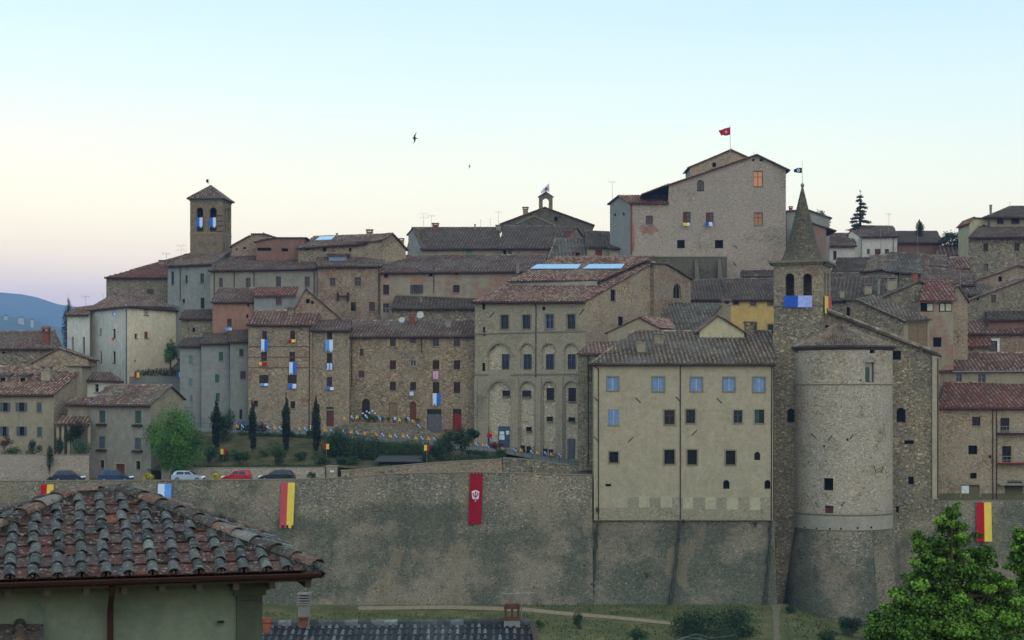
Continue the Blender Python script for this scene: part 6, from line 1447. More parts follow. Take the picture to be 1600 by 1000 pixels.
# left terrace greenery
bush('dark leafy mass behind the retaining wall below the pergola', 118, 698, 211, 34, 46, 'lf_dark', 1900, .2)
bush('grey-green grape vine covering a stake beside the pergola', 126, 716, 209.5, 32, 34, 'lf_grape', 1500, .18)
bush('ivy cascade hanging over the retaining wall', 77, 738, 207.9, 15, 42, 'lf_dark', 900, .16, nm='ivy')
bush('dark shrub at the wall end under the shuttered house', 52, 712, 209.6, 26, 26, 'lf_dark', 900, .18)
bush('low shrubs along the retaining wall at the left edge', 25, 712, 209.5, 40, 14, 'lf_hedge', 800, .17)
bush('dark red leaved shrub at the far left below the shutters', 6, 700, 212, 24, 20, 'lf_rust', 600, .17)
bush('shrub just right of the ivy on the retaining wall', 92, 710, 210, 18, 26, 'lf_dark', 800, .17)
for px, row, Y, w_ in ((934, 799, 199.4, 7), (861, 742, 200.2, 6), (700, 741, 200.2, 5), (598, 743, 200.2, 6), (1068, 818, 199.5, 8), (1180, 822, 199.6, 9), (1010, 903, 197.9, 12), (540, 748, 200.2, 5)):
    q = W(px, row, Y); bush('weed clump rooted in the town wall '+{934: 'beside the leftmost drainpipe', 861: 'below the ramp', 700: 'just left of the crimson banner', 598: 'where the parapet starts to rise', 1068: 'under the middle drainpipe', 1180: 'below the right end of the cream building', 1010: 'low on the batter', 540: 'below the gate pier'}[px], px, row, Y, w_, w_, 'lf_dark', 130, .12, nm='weed', cat='weed', group='weeds in the town wall')
# slope below the wall
def slope_bush(label, px, row, wpx, hpx, mat, n, leaf=.16):
    q = gp(px, row, 165, 198); return bush(label, px, CY(q), q.y, wpx, hpx, mat, n, leaf)
def CY(q): return H0-(q.z-ZC)*F/q.y
slope_bush('small bright shrub beside the footpath on the grass slope', 904, 983, 19, 28, 'lf_dark', 900)
slope_bush('tiny light green shrub left of the small bright shrub', 845, 982, 17, 15, 'lf_hedge', 400)
slope_bush('leafy shrub low on the slope right of the brown verge board', 998, 1004, 34, 26, 'lf_dark', 1100)
q = gp(1117, 1006, 165, 198)
ro = root('thicket', 'broad dark green thicket on the slope below the cream building', 'bush', q); bl = []
for i in range(26):
    px_ = rng.uniform(1068, 1172); rr = rng.uniform(.7, 1.3); Yq = rng.uniform(176, 182); bl.append((W(px_, rng.uniform(958, 1003)+abs(px_-1115)*.12, Yq), (rr*1.3, rr, rr*.9), rng.uniform(.15, .7)))
leaf_mesh('foliage', 'lf_dark', ro, bl, 9000, .22); mb = MBd('trunk')
for b in bl[:9]: mb.path([V((b[0].x, b[0].y, terr(b[0].x, b[0].y)-.2)), b[0]], [.09, .04], 5)
mb.build('stem', 'trunk', ro)
for lab, px, row, w_, h_, n in (('dark green bush against the foot of the apse', 1330, 1000, 50, 36, 2200), ('dark bush in the bottom right under the apse, by the leafy tree', 1372, 1004, 40, 50, 1800), ('low weed clump at the right foot of the apse', 1296, 1002, 36, 16, 900), ('small bush at the foot of the path steps', 1236, 958, 22, 14, 600)):
    q = gp(px, row, 168, 196); bush(lab, px, CY(q), q.y, w_, h_, 'lf_dark', n, .2)
# tufts on the slope as loose grass
mb = MBd('lf_hedge')
for i in range(9000):
    y = rng.uniform(176, 198.0); x = rng.uniform(-30, 44); 
    if 0 < x: pass
    z = terr(x, y); h_ = rng.uniform(.08, .28); a_ = rng.uniform(0, 3.14); d = V((math.cos(a_), math.sin(a_), 0))*h_*.35; b = V((x, y, z-.02)); px_ = CX+F*x/y
    if 1192 < px_ < 1226 or (abs(H0-(z-ZC)*F/y-lerp(px_, [(560, 951), (820, 953), (950, 965), (1060, 976)])) < 6 and px_ < 1070): continue
    mb.poly([b-d, b+d, b+V((rng.uniform(-.06, .06), 0, h_))], float(rng.random()))
go = mb.build('grass_tufts', 'lf_hedge'); tag(go, 'scattered tufts of rough grass on the slope below the town wall', 'grass'); go['kind'] = 'stuff'

# ---- leafy maple in the right foreground
def fore_tree(label, px_t, Yt, blobs_px, n, leaf, trunk_to):
    base = V(((px_t-CX)/F*Yt, Yt, terr((px_t-CX)/F*Yt, Yt))); ro = root('maple_tree', label, 'tree', base); bl = []
    for px, py, rpx, dy in blobs_px:
        c = W(px, py, Yt+dy); r_ = rpx/F*Yt; 
        bl.append((c, (r_*.68, r_*.68, r_*.55), rng.uniform(.1, .45)))
        for i in range(10):
            d = V(rng.normal(size=3)).normalized(); bl.append((c+d*r_*rng.uniform(.6, 1.15), (r_*.34, r_*.34, r_*.2), rng.uniform(.05, .95)))
    leaf_mesh('crown', 'lf_fore', ro, bl, n, leaf, core=.38, aspect=.8, tw=.6)
    mb = MBd('trunk'); top = W(*trunk_to, Yt); mb.path([base-V((0, 0, .4)), base+V((0, 0, 1)), base.lerp(top, .5), top], [.42, .3, .2, .06], 9)
    for b in bl[::10]: mb.path([base.lerp(top, rng.uniform(.35, .8)), b[0]], [.09, .02], 6)
    mb.build('trunk', 'trunk', ro); return ro
fore_tree('big bright green maple covering the foot of the church', 1490, 52,
    [(1488, 800, 15, 0), (1482, 822, 24, 0), (1497, 842, 26, .3), (1470, 852, 26, 0), (1432, 838, 12, .4), (1444, 856, 17, .2), (1450, 885, 28, 0), (1500, 880, 34, .5), (1540, 868, 22, .6), (1528, 900, 36, .4), (1556, 905, 22, .2), (1478, 915, 38, 0), (1430, 912, 22, .5), (1410, 940, 24, .2), (1442, 950, 40, 0), (1392, 968, 26, 0), (1375, 990, 24, 0), (1420, 985, 42, -.6), (1490, 960, 48, 0), (1545, 945, 40, .6), (1575, 930, 24, .3), (1590, 965, 40, 0), (1530, 995, 52, -.4), (1580, 1005, 44, 0), (1470, 1010, 50, 0), (1380, 1020, 36, 0)], 52000, .11, (1484, 815))
fore_tree('second maple crown cut off by the right edge of the view', 1660, 56, [(1598, 838, 20, 0), (1612, 858, 28, 0), (1588, 868, 14, .5), (1640, 840, 40, 0), (1605, 895, 26, .5), (1630, 930, 50, 0)], 11000, .13, (1640, 840))

# ================================================================== FLAGS AND BANNERS
def cloth(name, label, cat, P0, P1, drop, bands, group=None, wob=.1, ragged=0, parent=None, sway=0, lean=0, nx=14):
    """hanging cloth from P0 to P1, dropping drop metres; bands = [(width fraction, material)] left to right"""
    P0, P1 = V(P0), V(P1); L = (P1-P0); ny = 16; mats_ = []; edges = [0]
    for w_, m_ in bands: edges.append(edges[-1]+w_); mats_.append(m_)
    tot = edges[-1]; us = sorted(set([k/nx for k in range(nx+1)]+[e/tot for e in edges])); nrm = V((L.y, -L.x, 0)).normalized()
    if nrm.y > 0: nrm = -nrm
    mb = MBd(mats_[0]); ph = random.uniform(0, 6)
    def pt(u, v_): return P0+L*u+V((sway*v_, -lean*v_, -drop*v_))+nrm*(.03+wob*(1+math.sin(u*9+ph+v_*2.5))*(.3+v_*.7))
    for a, b in zip(us, us[1:]):
        mid = (a+b)/2*tot; mi = next(i for i in range(len(mats_)) if edges[i] <= mid <= edges[i+1]+1e-9)
        end = 1 if not ragged else (1-ragged*(1 if int((a+b)/2*6) % 2 else 0))
        for j in range(ny):
            if (j+.5)/ny > end: continue
            q = [pt(a, j/ny), pt(b, j/ny), pt(b, (j+1)/ny), pt(a, (j+1)/ny)]; mb.poly(q, .4, mats_[mi])
            mb.poly([x+nrm*-.02 for x in reversed(q)], .4, mats_[mi])
    if parent is not None: return mb.build(name, mats_[0], parent)
    o = mb.build(name, mats_[0], origin=(P0+P1)/2-V((0, 0, drop))); tag(o, label, cat, group); return o
BW = 'coloured banners hanging on walls and windows'
def wallcloth(label, Y, x0, y0, x1, y1, bands, **k):
    a, b = W(x0, y0, Y), W(x1, y0, Y); drop = (y1-y0)/F*Y; return cloth('banner', label, 'banner', a, b, drop, bands, BW, **k)
wallcloth('red and yellow banner over the town wall, partly hidden by the nearest roof', 199.8, 64, 757, 84, 800, [(1, 'f_red'), (1, 'f_yellow')], lean=.5)
wallcloth('white and light blue banner over the town wall behind the roof hip', 199.8, 247, 756, 268, 800, [(1, 'f_white'), (1, 'f_lblue')], lean=.5)
wallcloth('tall faded rose and yellow banner hanging from the town wall below the dark car', 199.8, 439.5, 754, 461, 824, [(1, 'f_rose'), (1, 'f_yellow')], ragged=.05, sway=-.1, lean=.85)
rb = wallcloth('long crimson banner with a white shield emblem on the town wall', 199.8, 734.5, 741, 754.5, 818, [(1, 'f_deepred')], sway=-.2, lean=.85)
# notched top tabs, shield with a lily
for k in range(4): mb = MBd('f_deepred'); q = W(735.5+k*5.4, 742, 199.6); mb.obox(q, (.22, 0, 0), (0, .04, 0), (0, 0, .3)); mb.build('tab', 'f_deepred', rb)
def em(x, y, out=.0): return W(x, y, 199.1+out)
mb = MBd('emblem_white'); sh_ = [(737, 768), (742.8, 765.5), (749, 768), (748.2, 776), (747.4, 780), (738.8, 780), (737.6, 776)]
a_, b_ = [em(x, y) for x, y in sh_], [em(x, y, .12) for x, y in sh_]; mb.poly(a_); mb.poly(list(reversed(b_)))
for k in range(len(a_)): mb.poly([a_[k], a_[(k+1) % 7], b_[(k+1) % 7], b_[k]])
so_ = mb.build('shield', 'emblem_white', rb)
mb = MBd('f_red')
mb.tube(em(743, 767.5, -.03), em(743, 778.5, -.03), .07, .03, 6); mb.path([em(743, 777, -.03), em(740, 774, -.03), em(739, 770.5, -.03), em(740.5, 769.5, -.03)], [.05, .07, .06, .03], 6); mb.path([em(743, 777, -.03), em(746, 774, -.03), em(747, 770.5, -.03), em(745.5, 769.5, -.03)], [.05, .07, .06, .03], 6); mb.tube(em(740.5, 775.5, -.03), em(745.5, 775.5, -.03), .04, n=6)
mb.build('lily', 'f_red', so_)
mb = MBd('emblem_white'); mb.box(em(743, 782.5), (.14, .04, .14)); mb.build('pendant', 'emblem_white', rb)
wallcloth('red and yellow banner on the town wall above the maple tree', 206.8, 1525.5, 785, 1549, 845, [(1, 'f_red'), (1, 'f_yellow')], sway=-.25, lean=1.0)
wf = 231.8
wallcloth('white and blue banner under the top left window of the tall stone house', wf, 408, 530, 418.5, 550, [(1, 'f_white'), (1, 'f_blue')], ragged=.12)
wallcloth('white and blue banner under the middle right window of the tall stone house', wf, 452, 566, 463, 585.5, [(1, 'f_white'), (1, 'f_blue')], ragged=.12)
wallcloth('light blue and white banner below the top window of the narrow house', 232.2, 508.5, 531, 520.5, 550, [(1, 'f_lblue'), (1, 'f_white')], ragged=.12)
wallcloth('white and blue banner over the grey garage door', 232.4, 676, 614.5, 688, 634, [(1, 'f_white'), (1, 'f_blue')], ragged=.1)
wallcloth('pale pink cloth hanging from a window above the garage door', 232.4, 676.5, 580, 685, 592.5, [(1, 'f_pink')])
wallcloth('crumpled white cloth under a window left of the pink cloth', 232.6, 640, 612, 646, 618, [(1, 'f_white')])
for lab, Y, x0, y0, x1, y1, bd in [('small red and yellow flag under the top right window of the tall stone house', wf, 449, 530.5, 462, 535, [(1, 'f_red'), (1, 'f_yellow')]), ('small yellow and red flag under the second left window of the tall stone house', wf, 405, 566, 417, 571, [(1, 'f_yellow'), (2, 'f_red')]),
    ('bunched blue and white flag under the lower left window of the tall stone house', wf, 406.5, 599, 419, 603, [(1, 'f_lblue'), (1, 'f_white')]), ('bunched blue and white flag under the lower right window of the tall stone house', wf, 451, 600, 463, 607, [(1, 'f_blue'), (1, 'f_white')]),
    ('bunched blue and white flag under the middle window of the narrow house', 232.2, 511, 568, 519, 578, [(1, 'f_white'), (1, 'f_lblue'), (1, 'f_white')]), ('bunched blue and white flag under the lower window of the narrow house', 232.2, 510, 605, 521.5, 609.5, [(1, 'f_blue'), (1, 'f_white')]),
    ('blue flag under the window of the pink house', 241.6, 352, 512, 362, 516.5, [(2, 'f_lblue'), (1, 'f_white')]), ('yellow flag on the sill of a castle window', 267.4, 1067, 348, 1078, 353, [(2, 'f_yellow'), (1, 'f_white')]), ('blue and white flag on the sill of a castle window', 267.4, 1102, 347, 1113, 353, [(1, 'f_brightblue'), (1, 'f_white')]),
    ('orange and yellow flag under the top window of the convent', 255.5, 224, 492, 233, 496, [(1, 'f_orange'), (1, 'f_yellow')]), ('white and violet flag under the red shutter of the convent', 255, 224.5, 528, 232, 532, [(1, 'f_white'), (1, 'f_violet')]),
    ('blue and white flag under the top window on the shaded face of the convent', 252.6, 175.5, 488.5, 180.5, 493, [(1, 'f_lblue'), (1, 'f_white')]), ('orange flag on the shaded face of the convent', 252.6, 174, 527.5, 178, 532.5, [(1, 'f_orange'), (1, 'f_red')]), ('small yellow flag beside the red shutter of the convent', 256, 210, 528, 214, 530.5, [(1, 'f_yellow')]),
    ('small red and yellow flag on the forecourt wall of the convent', 243.4, 210, 582, 218, 590, [(1, 'f_red'), (1, 'f_yellow')]), ('small blue and white flag at the right end of the convent hedge', 243.4, 276, 581.5, 283, 588.5, [(1, 'f_blue'), (1, 'f_white')])]:
    wallcloth(lab, Y, x0, y0, x1, y1, bd, wob=.1)
# cloths on the towers
fv = T2.front
o_ = cloth('banner', 'long blue and white cloth stretched below the arches of the church bell tower', 'banner', fv.at(1225.5, 462, .15), fv.at(1269.5, 462, .15), 1.5, [(1, 'f_brightblue'), (1, 'f_violet')], BW, wob=.14, nx=24)
rv = T2.right
cloth('banner', 'yellow and rose cloth on the side face of the church bell tower', 'banner', rv.at(1286.4, 463, .15), rv.at(1296.6, 463, .15), 2.2, [(1, 'f_yellow'), (1, 'f_rose')], BW, wob=.05)
for x0, x1, lb in ((307.5, 317, 'left'), (328, 338, 'right')):
    cloth('banner', 'blue and white cloth in the %s arch of the left bell tower' % lb, 'banner', T1.front.at(x0, 340, .1), T1.front.at(x1, 340, .1), 1.75, [(1, 'f_blue'), (1, 'f_white')], BW, wob=.05, ragged=.12)
# flags on poles
def poleflag(label, px, row_b, row_t, Y, shape, mat, emblem=None, pr=.05, name='flag'):
    b, t = W(px, row_b, Y), W(px, row_t, Y); ro = root(name, label, 'flag', b, 'flags flying from poles'); mb = MBd('metal_grey'); mb.tube(b-V((0, 0, .3)), t, pr, pr*.5, 7); mb.tube(t, t+V((0, 0, .12)), pr*1.2, pr*.3, 6); mb.build('pole', 'metal_grey', ro)
    # shape: list of columns (px, top row, bottom row)
    mb = MBd(mat); n_ = len(shape); f = lambda i, s_, o_: W(shape[i][0], shape[i][1]+(shape[i][2]-shape[i][1])*s_, Y+.12*math.sin(i*1.3)+o_)
    for i in range(n_-1):
        for j in range(4):
            q = [f(i, j/4, 0), f(i+1, j/4, 0), f(i+1, (j+1)/4, 0), f(i, (j+1)/4, 0)]; mb.poly(q); mb.poly([x+V((0, .03, 0)) for x in reversed(q)])
    fo = mb.build('cloth', mat, ro)
    if emblem:
        for m_, pts in emblem:
            mb = MBd(m_); q = [W(x, y, Y-.22) for x, y in pts]; q2 = [p+V((0, .05, 0)) for p in q]; mb.poly(q); mb.poly(list(reversed(q2)))
            for k in range(len(q)): mb.poly([q[k], q[(k+1) % len(q)], q2[(k+1) % len(q)], q2[k]])
            mb.build('emblem', m_, fo)
    return ro
poleflag('red flag with a small pale cross flying over the castle ridge', 1141, 236, 197, 275, [(1141, 198.5, 210.5), (1137, 199.5, 211.5), (1133, 200.5, 212), (1130, 201.5, 211), (1127, 203, 212), (1123, 203.5, 204.5)], 'f_red', [('f_pink', [(1133.8, 203), (1135.2, 203), (1135.2, 205.4), (1137.2, 205.4), (1137.2, 207), (1135.2, 207), (1135.2, 209.4), (1133.8, 209.4), (1133.8, 207), (1131.8, 207), (1131.8, 205.4), (1133.8, 205.4)])])
poleflag('white flag with a red device blowing over the bell gable', 858, 303, 284, 305, [(858, 287, 299), (855, 289, 299.5), (852, 292, 300), (849, 295, 301), (845, 300, 303)], 'f_white', [('f_red', [(853.5, 292.5), (855.5, 292), (856, 295), (854, 296.5), (852, 298), (851.5, 295)])], pr=.04)
poleflag('black pennant with a white diamond cross on top of the stone spire', 1253.6, 286, 253, 206.2, [(1253, 262, 270), (1250, 262.4, 270.4), (1247, 262, 270), (1244, 263.5, 269.5), (1240.5, 264.5, 269)], 'f_black', [('f_white', [(1247.8, 262.8), (1250.8, 266), (1247.8, 269.6), (1244.8, 266)]), ('f_black', [(1247.2, 264.4), (1248.4, 264.4), (1248.4, 268), (1247.2, 268)])], pr=.035)
poleflag('dark little vane on the tip of the left bell tower', 327, 292, 275, 280, [(325.8, 280.5, 286.5), (324.5, 280, 286.5), (323, 280, 285), (322, 281, 284)], 'f_black', pr=.03)
for lab, px, rb_, rt_, Y, cols in [('little yellow and red flag on a stick in the garden, left of the second cypress', 349, 716, 701, 211, ('f_yellow', 'f_red')), ('little red and yellow flag on a stick in the garden beside the tallest cypress', 510, 716, 693, 212, ('f_red', 'f_yellow')), ('little yellow and red flag on a pale stick by the grey shed', 667, 720, 695, 209, ('f_yellow', 'f_red'))]:
    b = W(px, rb_, Y); ro = root('flag', lab, 'flag', b, 'small flags on garden sticks'); mb = MBd('metal_grey'); mb.tube(b-V((0, 0, .2)), W(px, rt_, Y), .03, n=6); mb.build('pole', 'metal_grey', ro)
    cloth('cloth', '', '', W(px-4.2, rt_+.5, Y-.05), W(px+4.2, rt_+.5, Y-.05), .72, [(1, cols[0]), (1, cols[1])], parent=ro, wob=.05, nx=8)

# ---- pinwheels along the railings
def pinwheel_src(kind):
    m = {'b': 'f_blue', 'o': 'f_orange', 'y': 'f_yellow', 'w': 'f_white'}[kind]; w2 = 'f_white' if kind in 'bw' else 'f_yellow'
    ro = root('pinwheel', '', 'pinwheel', V((0, 0, 0)), 'paper pinwheels along the lane railing'); r_ = .3
    for k in range(4):
        a = k*math.pi/2+.3; mm = m if k % 2 == 0 else w2; mb = MBd(mm); c = V((0, -.06, 1.15)); d = V((math.cos(a), 0, math.sin(a))); e = V((-math.sin(a), 0, math.cos(a)))
        mb.poly([c, c+d*r_, c+d*r_*.75+e*r_*.55+V((0, -.08, 0)), c+e*r_*.35+V((0, -.04, 0))]); mb.poly([c+V((0, .02, 0)), c+e*r_*.35+V((0, -.02, 0)), c+d*r_*.75+e*r_*.55+V((0, -.06, 0)), c+d*r_+V((0, .02, 0))]); mb.build('blade', mm, ro)
    mb = MBd('sh_green'); mb.tube((0, 0, 0), (0, 0, 1.15), .025, n=5); mb.build('stick', 'sh_green', ro); return ro
SRC = {k: pinwheel_src(k) for k in 'boyw'}; FIRST = {k: True for k in 'boyw'}
WORD = {'b': 'blue and white', 'o': 'orange and yellow', 'y': 'yellow', 'w': 'white'}
def laneY(px): return lerp(px, [(300, 227), (480, 226), (600, 224), (700, 222), (780, 218), (860, 213), (925, 207)])-.3
def place_pin(kind, px, row, where, Y=None):
    Y = Y or laneY(px); q = W(px, row, Y)-V((0, 0, 1.15))
    if FIRST[kind]: r_ = SRC[kind]; FIRST[kind] = False
    else:
        r_ = SRC[kind].copy(); COL.objects.link(r_)
        for ch in list(SRC[kind].children): c_ = ch.copy(); COL.objects.link(c_); c_.parent = r_
    r_.location = q; r_.rotation_euler = (0, 0, random.uniform(-.4, .4)); r_['label'] = '%s pinwheel %s' % (WORD[kind], where); return r_
pins = [('o', 371, 666), ('b', 379, 666), ('b', 420, 668), ('o', 430.6, 669), ('b', 438.6, 669), ('o', 469, 670), ('b', 478, 670.6), ('w', 487, 667), ('o', 509, 672), ('b', 518, 673), ('b', 538, 675), ('o', 549, 675), ('b', 558, 676), ('o', 570, 677), ('o', 588, 679), ('b', 598, 679), ('o', 610, 681), ('b', 618.5, 681), ('o', 630, 681), ('b', 638, 682), ('o', 650, 684), ('b', 659, 684), ('o', 670, 685), ('b', 679, 686),
        ('o', 734, 693.5), ('b', 745, 694), ('o', 755, 694.6), ('b', 762, 697), ('o', 786, 701.6), ('b', 804, 703), ('o', 814.6, 703.4), ('b', 831, 706), ('o', 840, 707), ('b', 852.6, 708), ('o', 861.6, 709.6), ('b', 874.6, 711)]
def whereis(px, nth):
    for a, t in ((400, 'left of the second cypress'), (444, 'between second and third cypress'), (492, 'left of the tallest cypress'), (530, 'below the brown street door'), (562, 'under leftmost flower pots'), (625, 'below the flower pots'), (690, 'before the garage door'), (770, 'near the little tree'), (810, 'by the blue door'), (900, 'by the dark bins')):
        if px < a: return t
    return 'at the end'
cnt = {}
for k, px, row in pins:
    key = (k, whereis(px, 0)); cnt.setdefault(key, []).append((px, row))
ORD = ['first', 'second', 'third', 'fourth']
for (k, wtxt), lst in cnt.items():
    for i, (px, row) in enumerate(lst):
        place_pin(k, px, row, ('on the lane railing '+wtxt) if len(lst) == 1 else 'on the lane railing %s, %s from left' % (wtxt, ORD[i]))
for k, px, row, wh in [('o', 539, 653.6, 'left of the flower pot row'), ('b', 551, 652, 'at the left end of the flower pot row'), ('y', 558, 651.5, 'second in the flower pot row'), ('b', 573, 651, 'in front of the white hydrangea'), ('b', 593, 653, 'among the pots right of the hydrangea'), ('w', 618, 654, 'low in the middle of the pot row'), ('y', 625, 656, 'in the pot row left of the arched brown door'), ('b', 639, 655, 'in the pots under the arched brown door'), ('o', 645.5, 658, 'at the right end of the pot row'), ('b', 655, 665.5, 'on the sloping end of the planter wall')]:
    place_pin(k, px, row, wh, 228.2)
for kk in 'boyw':
    if FIRST[kk]: print('unused pin', kk)
# railing
rl = root('lane_railing', 'thin green railing with posts along the front edge of the lane', 'railing', W(600, 692, laneY(600)))
mb = MBd('sh_green'); mp_ = MBd('sh_green'); prev = None
for px in range(300, 905, 14):
    if 688 < px < 730: prev = None; continue
    row = lerp(px, [(a, b-.5) for a, b, *_ in ln]); q = W(px, row, laneY(px)); t = q+V((0, 0, 1.0)); mp_.tube(q-V((0, 0, .2)), t, .03, n=5)
    if prev: 
        for h_ in (0, .5): mb.tube(prev-V((0, 0, h_)), t-V((0, 0, h_)), .02, n=5)
    prev = t
mp_.build('post', 'sh_green', rl); mb.build('rail', 'sh_green', rl)
# flower pots
POT = []
pot = root('flower_pot', '', 'flower pot', V((0, 0, 0)), 'flower pots on the planter wall'); mb = MBd('terracotta'); mb.lathe((0, 0, 0), [(0, 0), (.15, 0), (.22, .3), (.25, .3), (.25, .38), (.19, .38), (.17, .3), (0, .3)], 12); mb.build('pot', 'terracotta', pot)
leaf_mesh('plant', 'lf_flower', pot, [(V((0, 0, .6)), (.26, .25, .27), .5)], 120, .2)
descr = ['leftmost, left of the arched dark door', 'second from the left', 'left of the hydrangea', 'right of the hydrangea', 'fifth from the left', 'sixth from the left, below the tan door', 'seventh, just right of the tan door', 'between the tan and the arched brown door', 'left of the arched brown door', 'under the arched brown door', 'rightmost on the level part', 'on the sloping end of the wall']
for i, d_ in enumerate(descr):
    px = 552+i*9.2; q = W(px, lerp(px, [(552, 661), (655, 664)]), 228.8)
    if i == 0: r_ = pot
    else:
        r_ = pot.copy(); COL.objects.link(r_)
        for ch in list(pot.children): c_ = ch.copy(); COL.objects.link(c_); c_.parent = r_
    r_.location = q+V((0, .0, .1)); r_['label'] = 'terracotta flower pot on the planter wall, '+d_
hy = bush('white flowering hydrangea above the flower pots', 579, 661, 229.4, 24, 19, 'lf_flower', 900, .2)
mb = MBd('f_white')
for x, y in ((567, 646), (573, 643), (577, 645), (582, 642), (586, 646), (571, 649)): mb.lathe(tuple(W(x, y, 228.4)), [(0, -.14), (.14, -.06), (.14, .06), (0, .14)], 8)
mb.build('flower', 'f_white', hy)
# bunch of flags near blue door
b = W(764, 694, 219); fb = root('flag_bunch', 'bunch of red, blue and orange flags left of the blue palace door', 'flags', b); mb = MBd('metal_dark'); mb.tube(b-V((0, 0, .2)), W(764, 667, 219), .05, n=6); mb.build('pole', 'metal_dark', fb)
cloth('cloth', '', '', W(761, 677, 218.9), W(769, 678, 218.9), .55, [(2, 'f_red')], parent=fb); cloth('cloth', '', '', W(762, 683, 218.8), W(765, 683, 218.8), .8, [(1, 'car_navy')], parent=fb); cloth('cloth', '', '', W(766, 683, 218.8), W(769, 683, 218.8), .5, [(1, 'f_lblue')], parent=fb); cloth('cloth', '', '', W(768, 674, 218.8), W(772, 675, 218.8), .4, [(1, 'f_orange')], parent=fb)
# bins
for i, (x0, x1, y0, y1, wh) in enumerate(((813, 821, 696, 707, 'left of the palace downpipe, nearer the blue door'), (822, 830, 697, 708, 'left of the palace downpipe, nearer the pipe'), (848, 856, 701, 712, 'right of the palace downpipe, nearer the pipe'), (857, 865, 702, 713, 'right of the palace downpipe, nearer the grey door'))):
    Y = PAL.front.Y((x0+x1)/2)-1.1; b = W((x0+x1)/2, y1, Y); ro = root('wheelie_bin', 'dark wheeled bin '+wh, 'bin', b, 'dark bins in front of the palace'); w_ = (x1-x0)/F*Y*.9; h_ = (y1-y0)/F*Y
    mb = MBd('fr_dark'); mb.box8([b+V((-w_*.42, -.3, .08)), b+V((w_*.42, -.3, .08)), b+V((w_*.42, .3, .08)), b+V((-w_*.42, .3, .08))], [b+V((-w_*.5, -.36, h_*.86)), b+V((w_*.5, -.36, h_*.86)), b+V((w_*.5, .36, h_*.86)), b+V((-w_*.5, .36, h_*.86))]); mb.build('body', 'fr_dark', ro)
    mb = MBd('metal_dark'); mb.box8([b+V((-w_*.54, -.42, h_*.87)), b+V((w_*.54, -.42, h_*.87)), b+V((w_*.54, .4, h_*.87)), b+V((-w_*.54, .4, h_*.87))], [b+V((-w_*.5, -.3, h_*.97)), b+V((w_*.5, -.3, h_*.97)), b+V((w_*.5, .38, h_)), b+V((-w_*.5, .38, h_))]); mb.build('lid', 'metal_dark', ro)
    for sx_ in (-1, 1): mb = MBd('tyre'); q = b+V((sx_*w_*.42, .3, .1)); mb.tube(q-V((.04, 0, 0)), q+V((.04, 0, 0)), .1, n=10); mb.build('wheel', 'tyre', ro)
# garden shed with grey roof
sh = root('garden_shed', 'low garden shed with a flat grey sheet roof under the hedge', 'shed', W(620, 738, 208)); mb = MBd('fr_dark'); a = W(592, 735, 208.5); mb.obox(a, (5, 0, 0), (0, 1.6, 0), (0, 0, W(0, 722, 208.5).z-a.z)); mb.build('wall', 'fr_dark', sh)
mb = MBd('shed_grey'); q = [W(584, 722, 207.6), W(660, 722, 207.6), W(655, 714, 211), W(592, 714, 211)]; mb.box8(q, [p+V((0, 0, .1)) for p in q]); mb.build('roof', 'shed_grey', sh)
# street lamp poles
def aerial(label, px, row_b, row_t, Y, kind='yagi', group='television aerials on the roofs'):
    b, t = W(px, row_b, Y), W(px, row_t, Y); h_ = t.z-b.z; ro = root('tv_aerial', label, 'aerial', b, group); mb = MBd('metal_grey'); mb.tube(b-V((0, 0, .3)), t, .035, .022, 5); mb.build('mast', 'metal_grey', ro); mb = MBd('metal_grey')
    if kind == 'yagi':
        c = t-V((0, 0, .15)); mb.tube(c-V((.7, .2, 0)), c+V((.7, .2, 0)), .02, n=4)
        for k in range(6): q = c+V((-.6+k*.24, -.17+k*.07, 0)); mb.tube(q-V((0, 0, .3-.02*k)), q+V((0, 0, .3-.02*k)), .013, n=4)
    elif kind == 'comb':
        for zz in (.1, .8): c = t-V((0, 0, zz)); mb.tube(c-V((.8, 0, 0)), c+V((.8, 0, 0)), .018, n=4); [mb.tube(c+V((-.8+k*.4, 0, -.25)), c+V((-.8+k*.4, 0, .25)), .012, n=4) for k in range(5)]
    else: mb.tube(t-V((.1, 0, .2)), t+V((.1, 0, -.2)), .02, n=4)
    mb.build('antenna_element', 'metal_grey', ro); return ro
for a in [('comb shaped aerial left of the left bell tower', 283, 404, 383, 262, 'comb'), ('thin aerial at the left end of the old red lean-to roof', 260, 412, 395, 270, 'yagi'), ('thin aerial on the convent roof beside the left wing', 134, 482, 462, 262, 'yagi'), ('short rod aerial further right on the convent roof', 161, 470, 459, 264, 'rod'),
          ('aerial with a round head at the left of the long upper house', 662, 358, 333, 288, 'comb'), ('thin aerial next to the brick chimney of the long upper house', 674, 358, 336, 288, 'yagi'), ('tall aerial at the right end of the long upper house', 779, 357, 330, 288, 'yagi'), ('rod aerial on the upper house ridge, right of the vent pipe', 751, 357, 343, 288, 'rod'), ('rod aerial on the upper house ridge, further right', 766, 357, 341, 288, 'rod'),
          ('tall leaning aerial left of the castle wing', 957, 312, 283, 274, 'yagi'), ('aerial on the ridge of the white house', 1389, 357, 333, 293, 'yagi'), ('aerial on the grey hipped storey at the right', 1578, 324, 315, 279, 'rod'), ('thin mast in front of the white house', 1376, 400, 358, 270, 'rod'), ('tall mast rising from the roofs right of the white house', 1434, 430, 350, 252, 'rod'),
          ('bright short mast in front of the red tower roof', 1453, 442, 431, 232, 'rod'), ('tall thin mast left of the wide gable', 1501, 470, 424, 232, 'rod'), ('aerial on the roof of the stone houses in the middle', 603, 507, 481, 236, 'comb'), ('short aerial on the castle front ridge', 1178, 245, 237, 270, 'rod')]:
    aerial(*a)
